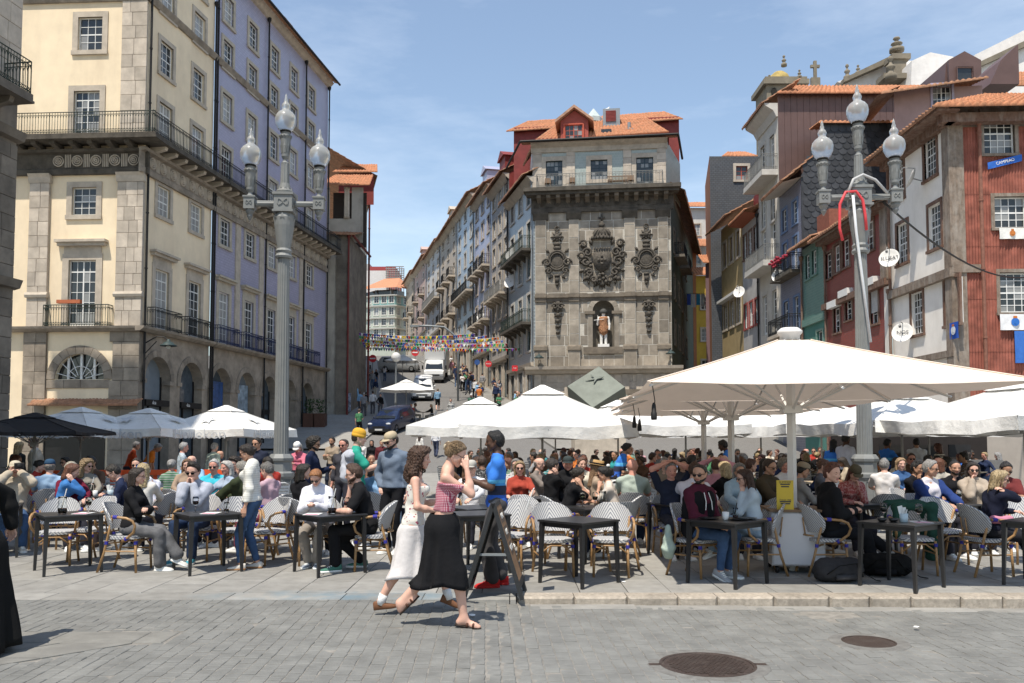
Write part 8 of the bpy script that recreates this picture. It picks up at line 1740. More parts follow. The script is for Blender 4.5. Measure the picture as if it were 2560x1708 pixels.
for k,(x,y,rz,lab)in{1:(-5.75,11.15,38,'black square table holding a jug of orange cocktail and a wine glass'),2:(-3.96,11.2,38,'black square table in front of the man in grey hoodie'),3:(-2.35,11.1,40,'black square table between the red haired woman and the man in black tee'),4:(.80,10.27,45,'empty black square table with two empty chairs behind it'),5:(2.56,10.25,42,'black square table with white cup and dark plates'),6:(4.52,10.0,38,'black square table with napkins and a wine glass beside the backpack'),7:(6.25,10.1,40,'black square table beside the blonde woman in navy'),8:(1.12,12.2,30,'black table with cocktail glasses between two seated women'),9:(-.52,12.2,35,'black table behind the waiter'),10:(-.45,11.2,20,'small black table beside the sign board'),11:(-7.2,14.6,30,'black table with a red jug and white cup behind the left front table'),12:(-7.6,12.6,25,'black table of the man with the camera'),13:(3.9,13.2,30,'black table behind the cabinet parasol'),14:(6.5,12.8,30,'black table in front of the man in blue blazer'),15:(2.5,12.8,30,'black table of the man with hands on his head'),16:(-4.9,13.6,30,'black table of the white haired couple'),17:(.2,14.2,30,'black table of the woman in red shirt'),18:(5.3,13.0,20,'black table with the white holder by the lamp')}.items():TB[k]=table(x,y,rz,lab)
def on(k,dx,dy):x,y=TB[k].location.x,TB[k].location.y;return(x+dx,y+dy,.75)
ware('jug',on(1,-.05,-.08),'glass jug with white straw and orange cocktail on the left front table','orange');ware('wine',on(1,.22,.05),'stemmed glass of pale wine on the left front table','pale');ware('menu',on(1,.2,-.02),'menu sheet lying under the wine glass');ware('tumbler',on(2,.2,.1),'short drink glass beside the menu of the man in grey hoodie','orange');ware('wine',on(2,-.2,.08),'stemmed glass of red wine at the elbow of the man in grey hoodie','red');ware('menu',on(3,-.2,-.1),'menu sheet in front of the red haired woman');ware('menu',on(2,.05,-.05),'pink printed menu sheet in front of the man in grey hoodie')
ware('jug',on(3,.02,.02),'glass jug with dark straw and fruit on the table of the red haired woman','red');ware('wine',on(3,.20,.06),'wine glass with rose drink held by the man in black tee','red')
ware('plate',on(5,-.2,.05),'dark plate in front of the man in maroon hoodie');ware('cup',on(5,-.02,-.04),'tall white cup in the middle of the table');ware('plate',on(5,.12,-.05),'dark plate with crumpled napkin beside the white cup');ware('tumbler',on(5,.14,.12),'short glass of red drink with a straw by the woman in light blue','red');ware('plate',on(5,.25,.04),'stacked dark plate in front of the woman in light blue')
ware('bowl',on(6,-.22,-.02),'small dark bowl beside the napkin holder');ware('bowl',on(6,-.1,-.05),'second small dark bowl beside the napkin holder');ware('napkins',on(6,.02,-.05),'pale blue holder with white napkins');ware('wine',on(6,.22,.0),'nearly empty wine glass beside the napkin holder','pale');ware('wine',on(6,-.12,.16),'large wine glass behind the small dark bowls','white');ware('menu',on(6,.2,-.05),'paper sheet under the wine glass at the napkin holder')
ware('wine',on(7,-.15,-.05),'wine glass with pale wine at the elbow of the blonde woman','pale');ware('wine',on(8,-.12,-.05),'round cocktail glass in front of the woman in black','pale');ware('wine',on(8,.06,-.02),'round cocktail glass with orange drink between the women','orange');ware('jug',on(8,.17,.02),'tall glass jug with straw next to the woman in cream','white');ware('jug',on(11,.05,-.05),'glass jug of red drink on the second left table','red');ware('wine',on(11,.25,.05),'glass of red wine next to the red jug','red');ware('cup',on(11,.16,-.12),'white cup next to the red jug');ware('napkins',on(11,.36,0),'white napkins beside the wine on the second left table');ware('wine',on(14,.2,.05),'wine glass in front of the man in blue blazer','pale')
for px,d,hd,lab in((150,11.75,165,'empty woven bistro chair behind the cocktail jug table'),(236,12.1,200,'empty woven bistro chair behind the wine glass table'),(672,11.9,215,'empty woven bistro chair behind the woman in white jacket'),(600,12.0,160,'empty woven bistro chair next to the man in grey hoodie'),(715,13.4,240,'empty woven bistro chair beside the left lamp post'),(1383,10.85,172,'empty woven bistro chair at the empty table, nearer the sign board'),(1525,10.85,186,'empty woven bistro chair at the empty table, nearer the cabinet'),(1388,11.55,20,'empty woven bistro chair with its back to the empty table, by the woman in black'),(1530,11.5,-25,'empty woven bistro chair with its back to the empty table, by the woman in cream'),(1318,12.4,160,'empty woven bistro chair behind the sign board'),(1278,11.4,200,'empty woven bistro chair between sign board and waiter'),(2275,11.0,185,'woven bistro chair draped with a green jacket'),(2352,11.9,170,'empty woven bistro chair behind the green jacket chair'),(1955,12.4,20,'empty woven bistro chair behind the white cabinet'),(1250,12.9,30,'empty woven bistro chair behind the waiter'),(460,14.4,30,'empty woven bistro chair behind the man in the blue cap'),(2215,13.2,20,'empty woven bistro chair at the foot of the right lamp'),(2560,11.9,190,'empty woven bistro chair at the far edge of the navy sweater table')):
 chair(XA(px,d),d,hd,lab)
q=at(2275,11.0);jk=thing('green_jacket','dark green jacket hung over a woven chair back','jacket',(q[0],q[1],0),R(-5));V_,Q2=sdf_mesh([((-.24,-.08,.86),(.24,-.08,.86),.05,.05),((.2,-.1,.84),(.26,-.06,.3),.07,.06),((-.22,-.1,.84),(-.24,-.12,.5),.06,.05),((0,.30,.86),(0,.30,.6),.05,.05),((-.18,.3,.86),(.2,.3,.84),.06,.07),((.22,.26,.8),(.3,.2,.2),.09,.07),((-.2,.3,.84),(-.2,.3,.6),.06,.05)],.018,.05,wr=.008);ob('cloth',np_mesh('cloth',V_,Q2,(cloth((.02,.06,.045)),)),jk)
q=at(1565+100,11.0)
bg2=thing('canvas_bag','pale green cloth bag hanging from the maroon hoodie chair','bag',at(1668,10.75));V_,Q2=sdf_mesh([((0,0,.62),(0,0,.35),.03,.085),((0,0,.35),(.0,.02,.28),.085,.075)],.015,.03,wr=.008);ob('cloth',np_mesh('cloth',V_,Q2,(cloth((.36,.44,.38)),)),bg2)
backpack(G(2098,1454),'dark grey hiking backpack lying at the feet of the young man in black',R(8),(.035,.034,.036),1.1);backpack(G(2215,1440),'black bag lying under the napkin table',R(-20),(.008,.008,.009),1.1)
for px,py,lab in((1560,1457,'white paper scrap on the slabs beside the empty table'),(1573,1505,'flat white paper scrap in the gutter'),(612,1425,'small white receipt at the feet of the woman in white jacket'),(1180,1540,'tiny white scrap on the cobbles'),(2290,1570,'white smear of paper trodden into the cobbles')):
 q=G(px,py,-.09 if(py>1490 and px>1300)else 0);t=thing('paper_scrap',lab,'litter',(q.x,q.y,q.z+.006));V_=[(rnd.uniform(-.012,.012)+.028*math.cos(a),rnd.uniform(-.008,.008)+.02*math.sin(a),rnd.uniform(0,.012))for a in np.linspace(0,6.28,9)[:-1]];ob('paper',MB().add(V_+[(0,0,.014)],[(i,(i+1)%8,8)for i in range(8)]).mesh('paper',mats=(paper,)),t)
def walker_skirt(root,J,k,m,**kw):ob('skirt',skirt_mesh(J,k,**kw),root,mats=(m,))
w1,J=person('woman walking in red gingham off-shoulder top and long black skirt',(-.64,7.95,-.008),90,False,1.71,True,'fair',sleeve='off',crop=.13,topmat=gingham(),bkind='skirt',hair='bun',hc=(.20,.13,.068),glasses='clear',lean=6,hpitch=22,hyaw=6,aL='hang',aR='brow',fR=(.06,.20,0,8,4),fL=(-.06,-.40,.11,-44,0),kneeR=(0,1,.1),kneeL=(0,1,.2),skind='sandal',shoe=(.03,.022,.018),sole=(.10,.045,.03),res=.014)
walker_skirt(w1,J,1.0,cloth((.013,.013,.015)),hemz=.36,w0=.140,front=.17,back=.20,side=.16,folds=8,amp=.05,seed=4,top=.11)
strands(w1,J,'bun',(.24,.16,.085),170,3);ob('hair_claw',MB().tube([(0,-.11,.09),(.03,-.13,.04),(.02,-.12,0)],.012,6).mesh('claw',True,(mat('claw_beige',(.5,.42,.3),.4),)),w1,M=J['Hm'])
w2,J=person('woman walking with long curly brown hair, floral camisole and white skirt',(-.98,8.55,-.008),86,False,1.64,True,'fair',sleeve='strap',crop=-.16,topmat=spotted('floral_print',(.68,.66,.60),(.33,.04,.09),26),bkind='skirt',hair='curly',hc=(.075,.038,.022),lean=4,hpitch=4,hyaw=8,aL='hold',aR=(.14,.26,1.0),fR=(.07,-.34,.0,-6,0),fL=(-.07,.36,.05,22,0),kneeR=(0,1,.1),kneeL=(0,1,.1),skind='slipper',shoe=(.16,.075,.04),res=.015)
walker_skirt(w2,J,.95,cloth((.66,.63,.62)),hemz=.34,w0=.125,front=.20,back=.22,side=.165,folds=10,amp=.022,seed=9,top=.02)
strands(w2,J,'curly',(.085,.043,.025),230,5)
for s in(-1,1):ob('strap',MB().tube([J['neck']+Vector((s*.075,.07,-.12)),J['neck']+Vector((s*.085,.03,-.035)),J['neck']+Vector((s*.075,-.06,-.13))],.005,5).mesh('strap',mats=(cloth((.6,.58,.5)),)),w2)
for n in 'LR':ob('sock',MB().tube([J['an'+n]+Vector((0,0,-.03)),J['an'+n].lerp(J['kn'+n],.2)],[.042,.045],10).mesh('sock',True,(cloth((.7,.7,.7)),)),w2)
w3,J=person('person in long black clothes walking out past the left edge',(XA(-62,6.9),6.9,-.008),262,False,1.72,True,'tan',top=(.008,.008,.009),bkind='skirt',hair='long',hc=(.02,.015,.01),aR=(.34,-.16,.98),aL='hold',lean=6,shoe=(.02,.02,.02),loose=.03)
walker_skirt(w3,J,1.0,cloth((.007,.007,.008)),hemz=.05,w0=.19,front=.30,back=.36,side=.26,folds=8,amp=.03,seed=2)
person('waiter in bright blue polo, grey trousers and red shoes by the sign board',at(1242,10.05),268,False,1.80,False,'dark',sleeve='short',topmat=polo,bkind='wide',bot=(.075,.072,.075),hair='short',hc=(.008,.007,.006),aL='hold',aR=(.16,.30,1.20),fL=(-.10,.05,0),fR=(.1,-.06,0),shoe=(.50,.02,.02),sole=(.5,.03,.03),crop=-.12,hpitch=2,res=.017)
person('waitress in blue polo leaning over the tables behind the boater hat',at(1534,17.3),85,False,1.70,True,'olive',sleeve='short',topmat=polo,bot=(.02,.02,.025),hair='lowbun',hc=(.012,.01,.009),glasses='clear',lean=24,aL='hold',aR='hold',detail=True,res=.022)
person('waiter in blue polo bending over a table under the parasols',at(1845,19),300,False,1.78,False,'dark',sleeve='short',topmat=polo,bot=(.02,.02,.025),hair='short',hc=(.008,.007,.006),lean=30,aL='hold',aR='hold',res=.022)
person('waitress in blue polo with dreadlocks beside the right lamp',at(2082,21),20,False,1.72,True,'dark',sleeve='short',topmat=polo,bot=(.01,.01,.012),hair='dreads',hc=(.008,.007,.006),aL='hold',aR='hold',res=.022)
person('tall waiter in white and blue polo next to the dreadlocked waitress',at(2112,20.6),60,False,1.84,False,'dark',top=(.5,.52,.6),sleeve='short',bot=(.01,.01,.012),hair='short',hc=(.008,.007,.006),aL='hold',aR='hold',res=.022)
person('waiter in blue polo carrying a tray of food at the bar',at(2215,22),70,False,1.72,False,'brown',sleeve='short',topmat=polo,bot=(.02,.02,.025),hair='short',hc=(.01,.01,.01),aL=(-.1,.42,1.15),aR=(.1,.42,1.15),res=.022)
person('man in white shirt with a blue bag at the bar',at(2290,22.5),20,False,1.74,False,'olive',top=(.62,.63,.66),bot=(.02,.02,.03),hair='short',hc=(.02,.015,.012),aL='hold',aR='hold',res=.022)
person('woman in striped cream top with red hair at the bar',at(2345,21.5),330,False,1.62,True,'fair',topmat=stripes('cream_stripe',(.55,.5,.42),(.09,.06,.05),16),bot=(.03,.03,.03),hair='bob',hc=(.13,.045,.025),aL='hold',aR='hold',res=.022)
w,J=person('woman standing in white quilted jacket, jeans and sneakers',at(634,11.35),266,False,1.66,True,'tan',sleeve='long',topmat=stripes('quilted_white',(.66,.65,.60),(.50,.49,.45),34,th=.8),bkind='slim',botmat=jean,hair='lowbun',hc=(.022,.014,.010),glasses='sun',hpitch=20,lean=3,aL='hang',aR='hang',fL=(-.08,.12,0,0),fR=(.08,-.06,0,0),shoe=(.62,.58,.52),sole=(.32,.17,.08),loose=.02,collar=.06,res=.016)
person('man in denim shirt and beige cap standing with a hand in his pocket',at(985,12.9),205,False,1.82,False,'fair',top=(.13,.165,.22),bot=(.01,.01,.012),hair='short',hc=(.02,.015,.01),glasses='sun',hat='cap',hatc=(.42,.35,.24),beard=(.03,.02,.014),hpitch=18,hyaw=20,aL='hang',aR='pocket',shoe=(.65,.64,.6),loose=.02,res=.018)
b1,J=person('man in mustard beanie with teal tee and grey hoodie on his shoulders',at(893,13.5),82,False,1.85,False,'fair',top=(.03,.30,.22),sleeve='short',botmat=jean_g,bkind='trousers',hair='buzz',hc=(.04,.025,.015),hat='beanie',hatc=(.60,.33,.04),aL='hang',aR=(.12,.42,1.32),loose=.022,res=.018)
V_,Q2=sdf_mesh([((-.2,-.08,1.46),(.2,-.08,1.46),.09,.09),((-.1,-.14,1.42),(.05,-.16,1.12),.11,.10),((.12,-.1,1.44),(.2,-.06,1.05),.08,.07),((.15,.06,1.45),(.17,.1,1.2),.06,.05)],.02,.05,wr=.008);ob('hoodie',np_mesh('hoodie',V_,Q2,(cloth((.40,.42,.47)),)),b1)
bt=thing('green_bottle','small dark green bottle held by the man in the beanie','bottle',tuple(b1 .location+Matrix.Rotation(-R(82),3,'Z')@Vector((.12,.50,1.30))));ob('glass',MB().lathe([(.03,0),(.03,.12),(.012,.16),(.012,.21)],10).mesh('bottle',True,(mat('bottle_green',(.01,.05,.03),.15),)),bt)
person('man with black curly hair and navy sweater standing behind the tables',at(782,15.2),92,False,1.74,False,'olive',top=(.012,.018,.045),bot=(.02,.02,.03),hair='afro',hc=(.015,.012,.010),beard=(.012,.01,.009),glasses='sun',aL='hold',aR='hang',res=.02)
person('man in red sunglasses partly behind the beanie man',at(862,16),200,False,1.72,False,'ruddy',top=(.05,.05,.06),hair='buzz',hc=(.05,.035,.025),glasses='sun',aL='hang',aR='hang',res=.022)
person('person in pink shirt and white cap with backpack straps looking down at a camera',at(748,19.5),190,False,1.68,True,'fair',top=(.55,.16,.22),bot=(.02,.02,.03),hair='bob',hc=(.35,.33,.3),hat='cap',hatc=(.7,.7,.7),hpitch=38,aL='phone',aR='phone',pz=.9,res=.022)
person('bearded man in beige jacket standing at the street mouth',at(832,26),200,False,1.78,False,'olive',top=(.30,.24,.18),bot=(.02,.025,.04),hair='short',hc=(.015,.012,.01),beard=(.012,.01,.009),aL='hold',aR='hold',res=.024)
person('woman with long blonde hair and dark top seen from behind near the black parasol',at(48,19.5),15,False,1.66,True,'fair',top=(.03,.035,.035),bot=(.02,.02,.02),hair='wavy',hc=(.40,.29,.15),aL='hang',aR='hang',res=.022)
person('man with short hair and pale jacket beside the blonde woman',at(90,19.2),255,False,1.76,False,'fair',top=(.46,.43,.36),bot=(.012,.012,.015),hair='buzz',hc=(.10,.06,.035),hpitch=14,aL='hang',aR='pocket',loose=.025,res=.022)
person('grey haired man in pale blue patterned shirt carrying a coat',at(458,19.4),60,False,1.64,False,'ruddy',topmat=spotted('blue_pattern',(.30,.37,.43),(.45,.5,.54),30,.5),sleeve='short',bot=(.015,.02,.035),hair='short',hc=(.35,.34,.33),aL='hang',aR='hang',fat=1.1,res=.022)
person('worker in orange vest bending by the shop front',at(362,23.5),75,False,1.7,False,'tan',top=(.75,.22,.03),sleeve='short',bot=(.04,.04,.05),hair='short',hc=(.4,.38,.36),lean=28,hpitch=30,aL='hang',aR='hang',res=.024)
person('worker in red orange jacket behind the orange vest',at(322,24),60,False,1.68,False,'tan',top=(.5,.07,.02),bot=(.04,.04,.05),hair='short',hc=(.2,.19,.18),lean=18,aL='hang',aR='hang',res=.024)
person('man in pale green vest and white shirt turning away by the parasol pole',at(536,22),30,False,1.62,False,'fair',top=(.46,.52,.42),bot=(.2,.18,.15),hair='short',hc=(.45,.44,.42),aL='hang',aR='hang',fat=1.08,res=.024)
person('man in navy slogan tee standing behind the woman in white jacket',at(645,18),200,False,1.74,False,'tan',top=(.02,.025,.045),sleeve='short',bot=(.02,.02,.03),hair='short',hc=(.015,.012,.01),glasses='sun',aL='hang',aR='hang',res=.022)
for px,d,hd,lab,tp,bt_,hr,hc_,fem in((905,36,185,'woman in white top and jeans walking down to the square',(.6,.58,.55),(.2,.26,.36),'long',(.02,.015,.012),True),(930,35,180,'woman in long black coat walking down to the square',(.012,.012,.013),(.012,.012,.013),'long',(.02,.015,.012),True),(955,33,178,'man in dark red plaid jacket walking down to the square',(.10,.02,.025),(.02,.02,.03),'short',(.03,.02,.015),False),(975,30,15,'person in black hoodie walking up towards the street',(.012,.012,.014),(.2,.27,.38),'short',(.012,.01,.01),False),(1050,46,20,'person in white top walking up the street',(.62,.6,.57),(.1,.12,.2),'long',(.05,.03,.02),True),(1090,48,10,'person in white shirt and dark hair walking up the street',(.62,.62,.64),(.05,.06,.1),'short',(.015,.01,.01),False)):
 person(lab,(XA(px,d),d,ramp_z(d)),hd,False,1.7,fem,'tan',top=tp,bot=bt_,hair=hr,hc=hc_,aL='hang',aR='hang',fL=(-.08,.16,0),fR=(.08,-.2,.03,-15),res=.026,detail=False)
def sit(px,d,hd,label,chair_label=None,**kw):
 kw.setdefault('res',.018);r=person(label,at(px,d),hd,True,**kw)
 if chair_label:x,y,_=at(px,d);a=R(hd);chair(x-.03*math.sin(a),y-.03*math.cos(a),hd,chair_label)
 return r
sun=dict(glasses='sun')
sit(335,11.25,92,'woman in black sweater, patterned scarf and flared grey jeans with crossed legs','woven bistro chair of the woman with crossed legs',fem=True,skin_='fair',top=(.012,.012,.013),botmat=jean_g,bkind='wide',hair='bob',hc=(.022,.016,.013),glasses='clear',lean=4,hyaw=-8,hpitch=2,aL='fold',aR='fold',fR=(.06,.42,.0,0,0),fL=(.02,.64,.10,22,0),kneeL=(.35,1,.6),flare=.03,shoe=(.62,.61,.58),H=1.68,loose=.014)
s_,J=sit(455+45,12.25,184,'man in light grey hoodie resting his mouth on both hands','woven bistro chair of the man in grey hoodie',top=(.36,.385,.45),botmat=jean_d,hair='quiff',hc=(.02,.014,.010),lean=14,hpitch=4,aL='mouth',aR='mouth',shoe=(.06,.28,.36),loose=.022,H=1.80,**sun)
sit(800,11.75,182,'red haired woman in white shirt looking at her phone','woven bistro chair of the red haired woman',fem=True,top=(.68,.68,.74),bot=(.26,.23,.20),hair='pony',hc=(.33,.14,.05),lean=12,hpitch=28,aL='phone',aR='phone',shoe=(.25,.28,.33),loose=.026,fL=(-.06,.30,0),fR=(.06,.28,0),H=1.68,**sun)
sit(925,11.35,262,'bearded man in black tee resting his chin on his hand','woven bistro chair of the man in black tee',top=(.012,.012,.013),sleeve='short',bot=(.014,.015,.018),hair='quiff',hc=(.075,.04,.022),beard=(.07,.035,.02),lean=16,hpitch=2,aL='table',aR='chin',shoe=(.06,.17,.13),fL=(-.2,.42,0,0,-20),fR=(.16,.1,0),loose=.02,H=1.80,**sun)
v,J=sit(1742,10.8,135,'man in black vest over maroon hoodie turning to look away','woven bistro chair of the man in maroon hoodie',skin_='tan',top=(.075,.014,.028),botmat=jean,bkind='slim',hair='buzz',hc=(.018,.014,.012),beard=(.016,.012,.010),jacket='vest',lean=4,twist=10,hyaw=75,hpitch=3,aL='lap',aR='lap',shoe=(.35,.36,.37),loose=.02,fL=(-.1,.35,0),fR=(.12,.38,.02,18),H=1.80,collar=.07,**sun)
for s in(-1,1):ob('drawstring',MB().tube([J['neck']+J['T']@Vector((s*.04,.115,-.05)),J['neck']+J['T']@Vector((s*.05,.165,-.16)),J['neck']+J['T']@Vector((s*.06,.175,-.26))],.006,6).mesh('string',mats=(china,)),v)
b3_,Jc=sit(1885,10.95,268,'brown haired woman in pale blue sweater with her hand at her mouth','woven bistro chair of the woman in pale blue sweater',fem=True,top=(.42,.50,.57),botmat=jean_l,bkind='wide',hair='long',hc=(.055,.026,.017),lean=10,hpitch=6,aL='chin',aR='lap',shoe=(.68,.68,.66),fR=(.05,.30,.0),fL=(.0,.55,.24,20),kneeL=(.4,1,.6),H=1.68,loose=.018,**sun)
strands(b3_,Jc,'long',(.06,.03,.02),110,8)
sit(2062,10.95,88,'red haired young man in black hoodie with one leg crossed','woven bistro chair of the young man in black hoodie',skin_='fair',top=(.011,.011,.012),bot=(.010,.011,.014),hair='quiff',hc=(.13,.05,.025),lean=5,hyaw=58,hpitch=2,aL='fold',aR='hold',shoe=(.55,.54,.50),fR=(.05,.58,0),fL=(-.02,.80,.20,15),kneeL=(.5,1,.5),H=1.80,loose=.025,collar=.075)
b2_,Jb=sit(2462,10.9,86,'blonde woman in navy sweater leaning her cheek on her hand','woven bistro chair of the blonde woman in navy',fem=True,top=(.010,.012,.026),bot=(.011,.012,.022),hair='bob',hc=(.43,.33,.19),lean=14,hyaw=30,hpitch=6,aL='table',aR='cheek',shoe=(.60,.30,.32),fR=(.06,.55,0),fL=(-.02,.66,.1,10),kneeL=(.3,1,.5),H=1.68,loose=.016,**sun)
strands(b2_,Jb,'long',(.40,.3,.17),110,7);bw=thing('pink_bag','small pink bag in the lap of the blonde woman in navy','bag',(XA(2490,10.8),10.75,.70));V_,Q2=sdf_mesh([((-.1,0,0),(.1,0,0),.05,.05)],.012,.02,wr=.005);ob('cloth',np_mesh('cloth',V_,Q2,(cloth((.48,.2,.28)),)),bw)
sit(1412,12.55,78,'woman in black tee resting her temple on her fist','woven bistro chair of the woman in black tee',fem=True,skin_='tan',top=(.012,.012,.014),sleeve='short',bot=(.03,.03,.04),hair='lowbun',hc=(.018,.012,.010),lean=16,hpitch=10,aL='table',aR='cheek',H=1.66,**sun)
sit(1540,12.5,282,'dark ponytailed woman in cream tee with a white scrunchie','woven bistro chair of the woman in cream tee',fem=True,skin_='tan',top=(.60,.53,.46),sleeve='short',botmat=jean_d,hair='pony',hc=(.012,.010,.009),hat='scrunchie',hatc=(.7,.7,.68),lean=14,hpitch=10,aL='mouth',aR='table',H=1.68,**sun)
sit(42,13.4,150,'person in beige jacket and cap photographing with a camera','woven bistro chair of the photographer',top=(.42,.36,.28),botmat=jean,hair='short',hc=(.3,.28,.25),hat='cap',hatc=(.50,.44,.34),lean=-4,aL='camera',aR='camera',hpitch=-4,shoe=(.55,.5,.42),loose=.03)
cm=thing('camera','black camera held up by the photographer in the beige cap','camera',(XA(52,13.2),13.2,1.30),R(30));ob('body',MB().cham(-.07,.07,-.03,.03,-.045,.045,.006).mesh('body',mats=(pipe_m,)),cm);ob('lens',MB().lathe([(.035,0),(.035,.08),(.03,.085)],14,Matrix.Translation((0,-.03,0))@Matrix.Rotation(R(90),4,'X')).mesh('lens',True,(pipe_m,)),cm)
